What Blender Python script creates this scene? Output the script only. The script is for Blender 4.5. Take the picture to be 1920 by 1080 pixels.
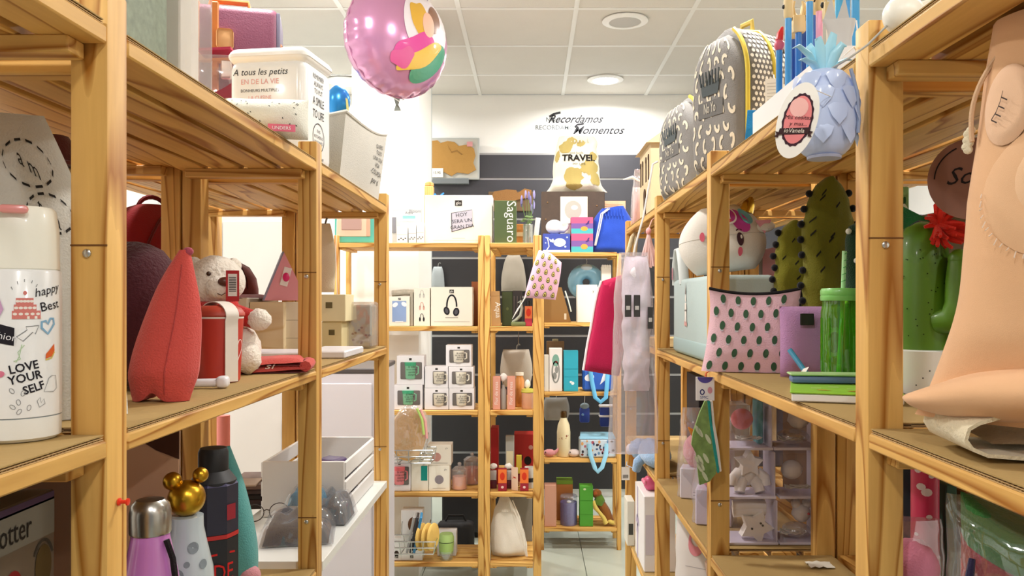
import bpy, bmesh, math, random
from mathutils import Vector, Matrix, noise
random.seed(7)
sc = bpy.context.scene
for _o in list(bpy.data.objects): bpy.data.objects.remove(_o)
C = sc.collection
PI = math.pi
# ---------------------------------------------------------------- camera, light, exposure
F, CX, CY, H = 1500., 995., 563., 1.42          # focal length in pixels, vanishing point, eye height
cd = bpy.data.cameras.new('camera'); cam = bpy.data.objects.new('camera', cd); C.objects.link(cam)
cd.sensor_width = 36.; cd.lens = 36.*F/1920.
cd.shift_x = (960.-CX)/1920.; cd.shift_y = (CY-540.)/1920.
cd.clip_start = .02; cd.clip_end = 60
cam.location = (0, 0, H); cam.rotation_euler = (PI/2, 0, 0)
sc.camera = cam
w = bpy.data.worlds.new('daylight'); sc.world = w; w.use_nodes = True
w.node_tree.nodes['Background'].inputs[0].default_value = (.93, .96, 1., 1)
w.node_tree.nodes['Background'].inputs[1].default_value = .22
sc.view_settings.view_transform = 'Standard'; sc.view_settings.look = 'None'
sc.view_settings.exposure = 0.3; sc.view_settings.gamma = 1.0; sc.view_settings.use_curve_mapping = False
LAMP_W = 19.0
def W(px, py, d): return Vector(((px-CX)*d/F, d, H-(py-CY)*d/F))
def WX(px, d): return (px-CX)*d/F
def WZ(py, d): return H-(py-CY)*d/F
# ---------------------------------------------------------------- materials
def lin(hx):
    r = []
    for i in (0, 2, 4):
        c = int(hx[i:i+2], 16)/255.
        r.append(c/12.92 if c <= .04045 else ((c+.055)/1.055)**2.4)
    return (r[0], r[1], r[2], 1.)
MC = {}
def M(hx, rough=.55, bump=0., bscale=60., metal=0., coat=0., var=.0, vscale=8., sheen=0., emit=0., spec=.5):
    k = (hx, rough, bump, bscale, metal, coat, var, vscale, sheen, emit, spec)
    if k in MC: return MC[k]
    m = bpy.data.materials.new('mat_'+hx); m.use_nodes = True
    nt = m.node_tree; b = nt.nodes['Principled BSDF']
    col = lin(hx)
    b.inputs['Base Color'].default_value = col
    b.inputs['Roughness'].default_value = rough; b.inputs['Metallic'].default_value = metal
    b.inputs['Coat Weight'].default_value = coat; b.inputs['Coat Roughness'].default_value = .1
    b.inputs['Specular IOR Level'].default_value = spec
    if sheen: b.inputs['Sheen Weight'].default_value = sheen
    if emit:
        b.inputs['Emission Color'].default_value = col; b.inputs['Emission Strength'].default_value = emit
    tc = nt.nodes.new('ShaderNodeTexCoord')
    if var:
        n = nt.nodes.new('ShaderNodeTexNoise'); n.inputs['Scale'].default_value = vscale; n.inputs['Detail'].default_value = 4
        nt.links.new(tc.outputs['Object'], n.inputs['Vector'])
        mx = nt.nodes.new('ShaderNodeMix'); mx.data_type = 'RGBA'
        mx.inputs[6].default_value = tuple(max(0, c*(1-var)) for c in col[:3])+(1,)
        mx.inputs[7].default_value = tuple(min(1, c*(1+var)) for c in col[:3])+(1,)
        nt.links.new(n.outputs[0], mx.inputs[0]); nt.links.new(mx.outputs[2], b.inputs['Base Color'])
    if bump:
        n2 = nt.nodes.new('ShaderNodeTexNoise'); n2.inputs['Scale'].default_value = bscale; n2.inputs['Detail'].default_value = 3
        nt.links.new(tc.outputs['Object'], n2.inputs['Vector'])
        bp = nt.nodes.new('ShaderNodeBump'); bp.inputs['Strength'].default_value = bump; bp.inputs['Distance'].default_value = .004
        nt.links.new(n2.outputs[0], bp.inputs['Height']); nt.links.new(bp.outputs[0], b.inputs['Normal'])
    MC[k] = m
    return m
def cloth(hx, bump=.35, bscale=420., var=.06): return M(hx, .9, bump, bscale, var=var, vscale=14., sheen=.2, spec=.15)
def paper(hx): return M(hx, .6, spec=.35)
def ink(hx): return M(hx, .7, spec=.2)
def plastic(hx, rough=.3): return M(hx, rough, coat=.2)
def clear(hx='ffffff', gloss=.14, rough=.08, name='clear_plastic', haze='ffffff', hz=.35):
    k = ('clear', hx, gloss, rough, haze, hz)
    if k in MC: return MC[k]
    m = bpy.data.materials.new(name); m.use_nodes = True; nt = m.node_tree
    nt.nodes.remove(nt.nodes['Principled BSDF'])
    out = nt.nodes['Material Output']
    t = nt.nodes.new('ShaderNodeBsdfTransparent'); t.inputs[0].default_value = lin(hx)
    g0 = nt.nodes.new('ShaderNodeBsdfDiffuse'); g0.inputs['Color'].default_value = lin(haze)
    g1 = nt.nodes.new('ShaderNodeBsdfGlossy'); g1.inputs['Roughness'].default_value = rough; g1.inputs['Color'].default_value = (.95, .95, .95, 1)
    g = nt.nodes.new('ShaderNodeMixShader'); g.inputs[0].default_value = hz; nt.links.new(g1.outputs[0], g.inputs[1]); nt.links.new(g0.outputs[0], g.inputs[2])
    mx = nt.nodes.new('ShaderNodeMixShader'); mx.inputs[0].default_value = gloss
    nt.links.new(t.outputs[0], mx.inputs[1]); nt.links.new(g.outputs[0], mx.inputs[2]); nt.links.new(mx.outputs[0], out.inputs[0])
    n2 = nt.nodes.new('ShaderNodeTexNoise'); n2.inputs['Scale'].default_value = 18; tc = nt.nodes.new('ShaderNodeTexCoord')
    nt.links.new(tc.outputs['Object'], n2.inputs['Vector'])
    bp = nt.nodes.new('ShaderNodeBump'); bp.inputs['Strength'].default_value = .5; bp.inputs['Distance'].default_value = .006
    nt.links.new(n2.outputs[0], bp.inputs['Height']); nt.links.new(bp.outputs[0], g1.inputs['Normal'])
    MC[k] = m; return m
def wood(axis, light='e7b868', dark='a3661c', bands=5., key=''):
    k = ('wood', axis, light, dark, bands, key)
    if k in MC: return MC[k]
    m = bpy.data.materials.new('pine_'+axis); m.use_nodes = True; nt = m.node_tree; b = nt.nodes['Principled BSDF']
    N = nt.nodes.new; L = nt.links.new
    tc = N('ShaderNodeTexCoord'); oi = N('ShaderNodeObjectInfo')
    mp = N('ShaderNodeMapping'); s = {'x': (.9, 13, 13), 'y': (13, .9, 13), 'z': (13, 13, .9)}[axis]
    mp.inputs['Scale'].default_value = s
    L(tc.outputs['Object'], mp.inputs['Vector'])
    ml = N('ShaderNodeMath'); ml.operation = 'MULTIPLY'; ml.inputs[1].default_value = 57.; L(oi.outputs['Random'], ml.inputs[0])
    cb = N('ShaderNodeCombineXYZ')
    for i in range(3): L(ml.outputs[0], cb.inputs[i])
    L(cb.outputs[0], mp.inputs['Location'])
    n = N('ShaderNodeTexNoise'); n.inputs['Scale'].default_value = 1.; n.inputs['Detail'].default_value = 1.2; n.inputs['Roughness'].default_value = .35
    L(mp.outputs[0], n.inputs['Vector'])
    mu = N('ShaderNodeMath'); mu.operation = 'MULTIPLY'; mu.inputs[1].default_value = bands*2; L(n.outputs[0], mu.inputs[0])
    fr = N('ShaderNodeMath'); fr.operation = 'FRACT'; L(mu.outputs[0], fr.inputs[0])
    cr = N('ShaderNodeValToRGB'); e = cr.color_ramp.elements
    e[0].position = 0.; e[0].color = (0, 0, 0, 1); e[1].position = 1.; e[1].color = (.15, .15, .15, 1)
    x = e.new(.72); x.color = (.25, .25, .25, 1); x = e.new(.9); x.color = (1, 1, 1, 1)
    L(fr.outputs[0], cr.inputs[0])
    n3 = N('ShaderNodeTexNoise'); n3.inputs['Scale'].default_value = 9.; n3.inputs['Detail'].default_value = 5; L(mp.outputs[0], n3.inputs['Vector'])
    ad = N('ShaderNodeMath'); ad.operation = 'MULTIPLY_ADD'; ad.inputs[1].default_value = .5; L(n3.outputs[0], ad.inputs[0])
    m3 = N('ShaderNodeMath'); m3.operation = 'MULTIPLY'; m3.inputs[1].default_value = .95; L(cr.outputs[0], m3.inputs[0]); L(m3.outputs[0], ad.inputs[2])
    sb = N('ShaderNodeMath'); sb.operation = 'SUBTRACT'; sb.inputs[1].default_value = .2; sb.use_clamp = True; L(ad.outputs[0], sb.inputs[0])
    mx = N('ShaderNodeMix'); mx.data_type = 'RGBA'; mx.inputs[6].default_value = lin(light); mx.inputs[7].default_value = lin(dark)
    L(sb.outputs[0], mx.inputs[0])
    hs = N('ShaderNodeHueSaturation'); L(mx.outputs[2], hs.inputs['Color'])
    mr = N('ShaderNodeMapRange'); mr.inputs[3].default_value = .88; mr.inputs[4].default_value = 1.06; L(oi.outputs['Random'], mr.inputs[0]); L(mr.outputs[0], hs.inputs['Value'])
    L(hs.outputs[0], b.inputs['Base Color'])
    b.inputs['Roughness'].default_value = .5; b.inputs['Specular IOR Level'].default_value = .35
    bp = N('ShaderNodeBump'); bp.inputs['Strength'].default_value = .12; bp.inputs['Distance'].default_value = .002
    L(sb.outputs[0], bp.inputs['Height']); L(bp.outputs[0], b.inputs['Normal'])
    MC[k] = m; return m
# ---------------------------------------------------------------- mesh helpers
class MB:
    def __init__(s): s.v = []; s.f = []
    def add(s, vs, fs, T=None):
        o = len(s.v)
        s.v += [tuple(T @ Vector(p)) for p in vs] if T else [tuple(p) for p in vs]
        s.f += [tuple(i+o for i in q) for q in fs]; return s
    def box(s, x0, x1, y0, y1, z0, z1, T=None):
        return s.add([(x, y, z) for x in (x0, x1) for y in (y0, y1) for z in (z0, z1)],
                     [(0, 1, 3, 2), (4, 6, 7, 5), (0, 4, 5, 1), (2, 3, 7, 6), (0, 2, 6, 4), (1, 5, 7, 3)], T)
    def rbox(s, x0, x1, y0, y1, z0, z1, r=.004, seg=2, T=None):
        bm = bmesh.new(); bmesh.ops.create_cube(bm, size=1.)
        for v in bm.verts:
            v.co = ((x0+x1)/2+v.co.x*(x1-x0), (y0+y1)/2+v.co.y*(y1-y0), (z0+z1)/2+v.co.z*(z1-z0))
        bmesh.ops.bevel(bm, geom=list(bm.edges), offset=r, segments=seg, affect='EDGES', profile=.5)
        bm.verts.index_update()
        s.add([v.co[:] for v in bm.verts], [[v.index for v in f.verts] for f in bm.faces], T); bm.free(); return s
    def grid(s, fn, nu, nv, cu=False, cv=False, T=None):
        a = nu if cu else nu+1; b = nv if cv else nv+1
        vs = [fn(i/nu, j/nv) for j in range(b) for i in range(a)]; fs = []
        for j in range(nv):
            for i in range(nu):
                fs.append((j*a+i, j*a+(i+1) % a, ((j+1) % b)*a+(i+1) % a, ((j+1) % b)*a+i))
        return s.add(vs, fs, T)
    def lathe(s, prof, n=24, T=None, ex=1., ey=1.):
        m = len(prof)
        vs = [(r*math.cos(2*PI*i/n)*ex, r*math.sin(2*PI*i/n)*ey, z) for (r, z) in prof for i in range(n)]
        fs = [(j*n+i, j*n+(i+1) % n, (j+1)*n+(i+1) % n, (j+1)*n+i) for j in range(m-1) for i in range(n)]
        if prof[0][0] > 1e-5: fs.append(tuple(range(n-1, -1, -1)))
        if prof[-1][0] > 1e-5: fs.append(tuple((m-1)*n+i for i in range(n)))
        return s.add(vs, fs, T)
    def ball(s, c, rx, ry=None, rz=None, nu=16, nv=10, T=None, p=0., seed=0):
        ry = ry or rx; rz = rz or rx
        def fn(u, v):
            a = 2*PI*u; b = PI*(v-.5); q = Vector((math.cos(a)*math.cos(b), math.sin(a)*math.cos(b), math.sin(b)))
            k = 1+(p*noise.noise(q*2.3+Vector((seed, 0, 0))) if p else 0)
            return (c[0]+rx*q.x*k, c[1]+ry*q.y*k, c[2]+rz*q.z*k)
        return s.grid(fn, nu, nv, cu=True, T=T)
    def tube(s, pts, r, n=8, close=False, T=None, flat=1.):
        P = [Vector(p) for p in pts]; m = len(P); vs = []; up = None
        for i in range(m):
            t = (P[(i+1) % m]-P[i-1]) if close else (P[min(i+1, m-1)]-P[max(i-1, 0)])
            if t.length < 1e-9: t = Vector((0, 0, 1))
            t.normalize()
            if up is None: up = Vector((0, 0, 1)) if abs(t.z) < .9 else Vector((0, 1, 0))
            sd = t.cross(up)
            if sd.length < 1e-6: sd = t.cross(Vector((1, 0, 0)))
            sd.normalize(); up = sd.cross(t).normalized()
            rr = r[i] if isinstance(r, (list, tuple)) else r
            for k in range(n):
                a = 2*PI*k/n; vs.append(P[i]+sd*(math.cos(a)*rr)+up*(math.sin(a)*rr*flat))
        fs = []
        for i in range(m if close else m-1):
            for k in range(n):
                j = (i+1) % m; fs.append((i*n+k, i*n+(k+1) % n, j*n+(k+1) % n, j*n+k))
        if not close: fs += [tuple(range(n-1, -1, -1)), tuple((m-1)*n+k for k in range(n))]
        return s.add(vs, fs, T)
    def prism(s, poly, y0, y1, T=None):
        n = len(poly)
        vs = [(x, y0, z) for x, z in poly]+[(x, y1, z) for x, z in poly]
        fs = [tuple(range(n)), tuple(range(2*n-1, n-1, -1))]+[(i, i+n, (i+1) % n+n, (i+1) % n) for i in range(n)]
        return s.add(vs, fs, T)
    def build(s, name, mat, parent=None, smooth=35, loc=(0, 0, 0), rot=(0, 0, 0)):
        me = bpy.data.meshes.new(name); me.from_pydata(s.v, [], s.f); me.update()
        bm = bmesh.new(); bm.from_mesh(me); bmesh.ops.recalc_face_normals(bm, faces=bm.faces[:]); bm.to_mesh(me); bm.free()
        if smooth:
            me.polygons.foreach_set('use_smooth', [True]*len(me.polygons)); me.set_sharp_from_angle(angle=math.radians(smooth))
        me.materials.append(mat)
        o = bpy.data.objects.new(name, me); C.objects.link(o); o.location = loc; o.rotation_euler = rot
        if parent: o.parent = parent
        return o
def tag(o, label, cat, group=None):
    o['label'] = label; o['category'] = cat
    if group: o['group'] = group
    return o
def thing(name, label, cat, loc=(0, 0, 0), rz=0., group=None, rot=None):
    o = bpy.data.objects.new(name, None); C.objects.link(o); o.empty_display_size = .05
    o.location = loc; o.rotation_euler = rot or (0, 0, rz)
    return tag(o, label, cat, group)
def structure(o): o['kind'] = 'structure'; return o
def clone(o, parent=None):
    c = o.copy(); C.objects.link(c)
    if parent: c.parent = parent
    for ch in list(o.children): clone(ch, c)
    return c
# flat print: 2D shapes laid on a surface through a map (a, b) -> point
_tc = {}
def text_geo(t, bold=0.):
    if (t, bold) not in _tc:
        cu = bpy.data.curves.new('t', 'FONT'); cu.body = t; cu.offset = bold; cu.size = 1.; cu.resolution_u = 2
        ob = bpy.data.objects.new('t', cu); me = ob.to_mesh()
        _tc[(t, bold)] = ([(v.co.x, v.co.y) for v in me.vertices], [tuple(p.vertices) for p in me.polygons])
        ob.to_mesh_clear(); bpy.data.objects.remove(ob); bpy.data.curves.remove(cu)
    return _tc[(t, bold)]
class Ink:
    def __init__(s): s.v = []; s.f = []
    def _a(s, vs, fs): o = len(s.v); s.v += vs; s.f += [tuple(i+o for i in q) for q in fs]; return s
    def poly(s, pts): return s._a(list(pts), [tuple(range(len(pts)))])
    def rect(s, x0, z0, x1, z1): return s.poly([(x0, z0), (x1, z0), (x1, z1), (x0, z1)])
    def ell(s, x, z, rx, rz=None, n=18, rot=0.):
        rz = rz or rx; c, q = math.cos(rot), math.sin(rot); p = []
        for i in range(n):
            a = 2*PI*i/n; u, v = rx*math.cos(a), rz*math.sin(a); p.append((x+u*c-v*q, z+u*q+v*c))
        return s.poly(p)
    def stroke(s, pts, wd, close=False):
        n = len(pts); vs = []
        for i in range(n):
            a = pts[i-1] if (close or i > 0) else pts[i]; b = pts[(i+1) % n] if (close or i < n-1) else pts[i]
            tx, tz = b[0]-a[0], b[1]-a[1]; l = math.hypot(tx, tz) or 1.
            vs += [(pts[i][0]-tz/l*wd/2, pts[i][1]+tx/l*wd/2), (pts[i][0]+tz/l*wd/2, pts[i][1]-tx/l*wd/2)]
        fs = [(2*i, 2*i+1, 2*((i+1) % n)+1, 2*((i+1) % n)) for i in range(n if close else n-1)]
        return s._a(vs, fs)
    def ring(s, x, z, rx, rz, wd, n=24, rot=0., a0=0., a1=2*PI):
        c, q = math.cos(rot), math.sin(rot); full = abs(a1-a0-2*PI) < 1e-6; p = []
        for i in range(n if full else n+1):
            a = a0+(a1-a0)*i/n; u, v = rx*math.cos(a), rz*math.sin(a); p.append((x+u*c-v*q, z+u*q+v*c))
        return s.stroke(p, wd, full)
    def text(s, t, x, z, size, align='c', shear=0., rot=0., sx=1., bold=0.):
        vs, fs = text_geo(t, bold)
        if not vs: return s
        x0 = min(v[0] for v in vs); x1 = max(v[0] for v in vs); off = {'l': x0, 'c': (x0+x1)/2, 'r': x1}[align]
        c, q = math.cos(rot), math.sin(rot); o = []
        for a, b in vs:
            u = ((a-off)*sx+b*shear)*size; v = b*size; o.append((x+u*c-v*q, z+u*q+v*c))
        return s._a(o, fs)
    def put(s, name, mat, parent, mp, sub=0):
        me = bpy.data.meshes.new(name); me.from_pydata([(a, b, 0) for a, b in s.v] if sub else [tuple(mp(a, b)) for a, b in s.v], [], s.f); me.update(); me.materials.append(mat)
        if sub:                                     # finer pieces so that the print hugs a curved surface
            bm = bmesh.new(); bm.from_mesh(me); bmesh.ops.triangulate(bm, faces=bm.faces[:])
            for _ in range(sub): bmesh.ops.subdivide_edges(bm, edges=bm.edges[:], cuts=1, use_grid_fill=True)
            for v in bm.verts: v.co = mp(v.co.x, v.co.y)
            bm.to_mesh(me); bm.free()
        o = bpy.data.objects.new(name, me); C.objects.link(o)
        if parent: o.parent = parent
        if name in MANY: o['kind'] = 'stuff'        # scattered print too small to pick apart
        return o
MANY = set('leaf_print red_print dot_print moon_print spine_print white_print cover_print spine_dots pot_dots scribble_print avocado_rind avocado_flesh avocado_stone floral_print cactus_print snow_print barcode print'.split())
def flat(y, ox=0., oz=0., e=.0008): return lambda a, b: (a+ox, y-e, b+oz)
def sideR(x, oy=0., oz=0., e=.0008): return lambda a, b: (x+e, a+oy, b+oz)      # face looking +x, a runs +y
def sideL(x, oy=0., oz=0., e=.0008): return lambda a, b: (x-e, -a+oy, b+oz)     # face looking -x
def cyl(r, a0, oz=0., e=.0008):                                                 # a0 = direction of the print's middle (angle), a is arc length to the right
    return lambda a, b: ((r+e)*math.cos(a0+a/r), (r+e)*math.sin(a0+a/r), b+oz)
class Soft:
    """a filled fabric shape: front and back sheets sewn along the edge; (u, v) in [-1,1]x[0,1]"""
    def __init__(s, w, h, t, wf=None, tf=None, bend=None, wr=.003, ws=9., seed=0., pu=2.6, nu=26, nv=26):
        s.w, s.h, s.t = w, h, t; s.wf = wf or (lambda v: 1.); s.tf = tf or (lambda v: (1-abs(2*v-1)**3)**.6)
        s.bend = bend; s.wr, s.ws, s.seed, s.pu, s.nu, s.nv = wr, ws, seed, pu, nu, nv
    def pt(s, u, v, sg=-1, e=0.):
        y = sg*(s.t/2*max(0., 1-abs(u)**s.pu)**.6*s.tf(v)+e)
        p = Vector((s.w/2*u*s.wf(v), y, s.h*v))
        if s.wr:
            q = Vector((p.x*s.ws, sg*3.+s.seed, p.z*s.ws*.7)); k = (1-abs(u)**4)
            p.y += s.wr*(noise.noise(q)+.5*noise.noise(q*2.3))*k
            p.x += s.wr*.6*noise.noise(Vector((s.seed, p.z*s.ws*1.7, u*.5)))
        if s.bend: p = Vector(s.bend(p, u, v))
        return p
    def mesh(s, mb=None, T=None):
        mb = mb or MB()
        for sg in (-1, 1):
            mb.grid(lambda a, b, sg=sg: s.pt(2*a-1, b, sg), s.nu, s.nv, T=T)
        # close bottom and top rims when they are open
        for v in (0., 1.):
            if s.tf(v) > .02:
                mb.grid(lambda a, b, v=v: s.pt(2*a-1, v, -1).lerp(s.pt(2*a-1, v, 1), b), s.nu, 4, T=T)
        return mb
    def front(s, e=.0012, sg=-1): return lambda a, b: s.pt(max(-1, min(1, a)), max(0, min(1, b)), sg, e)
def boxed(name, label, cat, px0, px1, pyt, zb, d, dep, mat, rz=0., group=None, r=.0015, body='body'):
    """a carton whose front spans px0..px1 at depth d, standing on zb, top at pixel row pyt"""
    wd = (px1-px0)*d/F; h = WZ(pyt, d)-zb; xc = (WX(px0, d)+WX(px1, d))/2
    t = thing(name, label, cat, (xc, d+dep/2, zb), rz, group)
    MB().rbox(-wd/2, wd/2, -dep/2, dep/2, 0, h, r, 1).build(body, mat, t)
    return t, wd, h
# ================================================================= the room
ZC = 2.91; DW = 5.8; XL, XR, YF = -2.7, 2.5, -2.6
floor = structure(MB().box(XL, XR, YF, DW, -.08, -.012).build('floor', M('8f958f', .5, var=.05), None, 0))
tile_me = None
for i in range(-6, 6):
    for j in range(0, 15):
        x0 = .29+i*.85; y0 = 4.95-j*.85+.0
        if x0 < XL-.5 or x0 > XR: continue
        if j > 4: continue
        if tile_me is None:
            t_ = MB().rbox(.0015, .8485, .0015, .8485, -.012, 0, .0012, 1).build('floor_tile', M('b9c0b4', .22, var=.07, vscale=3.), floor, 0, (x0, y0, 0)); tile_me = t_.data
        else:
            t_ = bpy.data.objects.new('floor_tile', tile_me); C.objects.link(t_); t_.parent = floor; t_.location = (x0, y0, 0)
WHITE = M('f1f0ec', .75, .15, 120.)
wb = structure(MB().box(XL, XR, DW, DW+.12, 0, ZC).build('wall_back', WHITE, None, 0))
structure(MB().box(XL-.12, XL, YF, DW, 0, ZC).build('wall_left', WHITE, None, 0))
structure(MB().box(XR, XR+.12, YF, DW, 0, ZC).build('wall_right', WHITE, None, 0))
# ceiling: grid of lay-in tiles between light T-bars
ceil = structure(MB().box(XL, XR, YF, DW, ZC+.02, ZC+.1).build('ceiling', M('cfcbc4', .9), None, 0))
TX0 = WX(900, DW); cme = None
bar = M('e9e9e6', .5); bx = []; by = []
for i in range(-4, 5):
    x = TX0+i*.6
    if XL < x < XR: bx.append(x)
y = DW-.6*.86
while y > YF: by.append(y); y -= .6
for k, x in enumerate(bx): MB().box(x-.012, x+.012, YF, DW, ZC-.004, ZC+.02).build('grid_bar', bar, ceil, 0)
for k, y in enumerate(by): MB().box(XL, XR, y-.012, y+.012, ZC-.003, ZC+.02).build('grid_bar', bar, ceil, 0)
CT = M('d8d4cd', .95, .25, 260., var=.03)
xs = [XL]+bx+[XR]; ys = [YF]+by[::-1]+[DW]
for a in range(len(xs)-1):
    for b in range(len(ys)-1):
        MB().box(xs[a]+.011, xs[a+1]-.011, ys[b]+.011, ys[b+1]-.011, ZC, ZC+.022).build('ceiling_tile', CT, ceil, 0)
# round downlights
def downlight(x, y, label, lit=True):
    t = thing('ceiling_light', label, 'ceiling light', (x, y, ZC-.004), 0, 'round ceiling lights')
    MB().lathe([(.085, 0), (.12, 0), (.122, -.006), (.1, -.014), (.085, -.012), (.085, 0)], 32).build('rim', M('f4f4f2', .4), t)
    MB().lathe([(.086, -.008), (.05, -.0115), (.001, -.0125)], 28).build('diffuser', M('ffffff', .5, emit=14.) if lit else M('c4c2be', .6, .6, 500.), t)
    if lit:
        ld = bpy.data.lights.new('lamp', 'AREA'); ld.shape = 'DISK'; ld.size = .17; ld.energy = LAMP_W; ld.color = (1., .97, .93); ld.spread = math.radians(165)
        lo = bpy.data.objects.new('lamp', ld); C.objects.link(lo); lo.parent = t; lo.location = (0, 0, -.02)
downlight(WX(1135, 5.38), 5.38, 'lit round downlight right of the foil balloon near the lettered wall')
downlight(WX(645, 5.42), 5.42, 'lit round downlight half hidden behind the white column and tin')
downlight(WX(1172, 4.25), 4.25, 'unlit round grille in the ceiling above the lettered wall', False)
k = 0
for y in (3.7, 2.0, -.9):
    for x in (-1.9, -.7, .5, 1.7):
        k += 1
        downlight(x, y, 'lit round downlight in the ceiling over the aisles, outside the picture')
# white column behind the back rack
col = structure(MB().box(WX(660, 4.1), WX(785, 4.1), 4.1, 4.62, 0, ZC).build('wall_column', M('f3f4f0', .6), None, 0))
structure(MB().box(WX(792, 4.6), WX(806, 4.6), 4.63, 4.7, 0, ZC).build('trim_1', M('b9c3c4', .5), None, 0))
# dark slat wall behind the far racks
swall = thing('slat_wall', 'dark charcoal slat wall with pale metal grooves under the lettering', 'wall panel', (0, DW-.03, 0))
zs = [0.05, .32, .6, .88, 1.16, 1.44, 1.72, 2.0, WZ(337, DW-.03), WZ(290, DW-.03)]
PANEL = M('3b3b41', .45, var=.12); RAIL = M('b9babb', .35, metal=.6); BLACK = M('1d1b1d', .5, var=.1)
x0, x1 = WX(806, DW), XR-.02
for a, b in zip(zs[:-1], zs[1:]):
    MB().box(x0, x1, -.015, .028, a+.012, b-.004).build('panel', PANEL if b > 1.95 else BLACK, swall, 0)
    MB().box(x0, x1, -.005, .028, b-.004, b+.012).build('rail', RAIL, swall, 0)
# wall lettering
lt = thing('wall_lettering', 'dark script wall lettering on the white wall above the slat wall', 'lettering', (0, DW, 0))
g1 = Ink(); g2 = Ink(); e_ = DW/F
g0 = Ink(); g3 = Ink()
g1.text('NO', WX(1033, DW), WZ(228, DW), .045, bold=.01); g0.text('RECORDAMOS', WX(1043, DW), WZ(243, DW), .045, bold=.01)
g2.text('Recordamos', WX(1078, DW), WZ(230, DW), .08, shear=.5, sx=.95, bold=.018); g3.text('Momentos', WX(1121, DW), WZ(251, DW), .08, shear=.5, sx=1.05, bold=.018)
g2.stroke([(WX(1030, DW), WZ(219, DW)), (WX(1038, DW), WZ(214, DW)), (WX(1051, DW), WZ(211, DW))], .016)
g3.stroke([(WX(1078, DW), WZ(239, DW)), (WX(1082, DW), WZ(234, DW)), (WX(1095, DW), WZ(232, DW))], .013)
g1.put('lettering', ink('7a8082'), lt, flat(0, e=.002)); g0.put('lettering', ink('7a8082'), lt, flat(0, e=.002)); g3.put('script_lettering', ink('2a2a2e'), lt, flat(0, e=.0025)); g2.put('script_lettering', ink('3a3a3e'), lt, flat(0, e=.002))
# ================================================================= pine racks
PX, PY, PZ = wood('x'), wood('y'), wood('z')
CARD = M('ad9059', .85, .2, 90., var=.08, vscale=5.); SHADE_BROWN = M('6b4f2c', .9); LINER = M('c9a671', .85)
SCREW = M('c8c8c4', .3, metal=1.)
TH = .018; BAT = .017
_cache = {}
def inst(key, make, name, parent, loc):
    if key not in _cache:
        o = make(); _cache[key] = o.data
    else:
        o = bpy.data.objects.new(name, _cache[key]); C.objects.link(o)
    o.parent = parent; o.location = loc; return o
def post(par, x0, x1, y0, y1, top, mat=None, seams=(), screw_face=None):
    wx, wy = x1-x0, y1-y0
    key = ('post', round(wx, 4), round(wy, 4), round(top, 3))
    p = inst(key, lambda: MB().rbox(0, wx, 0, wy, 0, top, .003, 2).build('post', PZ, None, 40), 'post', par, (x0, y0, 0))
    for z in seams:
        MB().box(wx*.02, wx*.98, -.0006, .001, z-.0008, z+.0008).build('notch_line', M('6d4319', .9), p, 0)
        MB().lathe([(.0042, 0), (.0042, .0016), (.003, .0026), (.0005, .003)], 12, Matrix.Translation((wx*.47, -.0004, z-.008)) @ Matrix.Rotation(PI/2, 4, 'X')).build('screw', SCREW, p)
    return p
def shelf(par, x0, x1, y0, y1, z, along='y', n=4, sw=.056, card=True, cardlab=None, side=1):
    """slatted shelf; z is the top of the card sheet (or of the slats when bare)"""
    zt = z-.006 if card else z
    s = bpy.data.objects.new('shelf', None); C.objects.link(s); s.parent = par; s.empty_display_size = .05
    if along == 'y':
        for yy in (y0+.002, y1-.032): inst(('by', round(x1-x0, 3)), lambda: MB().rbox(.02, x1-x0-.022, 0, .03, -BAT, 0, .0015, 1).build('batten', PX, None, 40), 'batten', s, (x0, yy, zt-TH))
    else:
        for xx in (x0+.002, x1-.032): inst(('bx', round(y1-y0, 3)), lambda: MB().rbox(0, .03, .012, y1-y0-.012, -.01, 0, .0015, 1).build('batten', PY, None, 40), 'batten', s, (xx, y0, zt-.022))
    if along == 'y':
        gap = (x1-x0-n*sw)/(n-1); L = y1-y0-.002
        for i in range(n):
            inst(('sy', round(sw, 4), round(L, 3)), lambda: MB().rbox(0, sw, 0, L, -TH, 0, .002, 1).build('slat', PY, None, 40), 'slat', s, (x0+i*(sw+gap), y0+.001, zt))
    else:
        gap = (y1-y0-n*sw)/(n-1); L = x1-x0-.002
        for i in range(n):
            inst(('sx', round(sw, 4), round(L, 3)), lambda: MB().rbox(0, L, 0, sw, -.022, 0, .002, 1).build('slat', PX, None, 40), 'slat', s, (x0+.001, y0+i*(sw+gap), zt))
    return s
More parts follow.
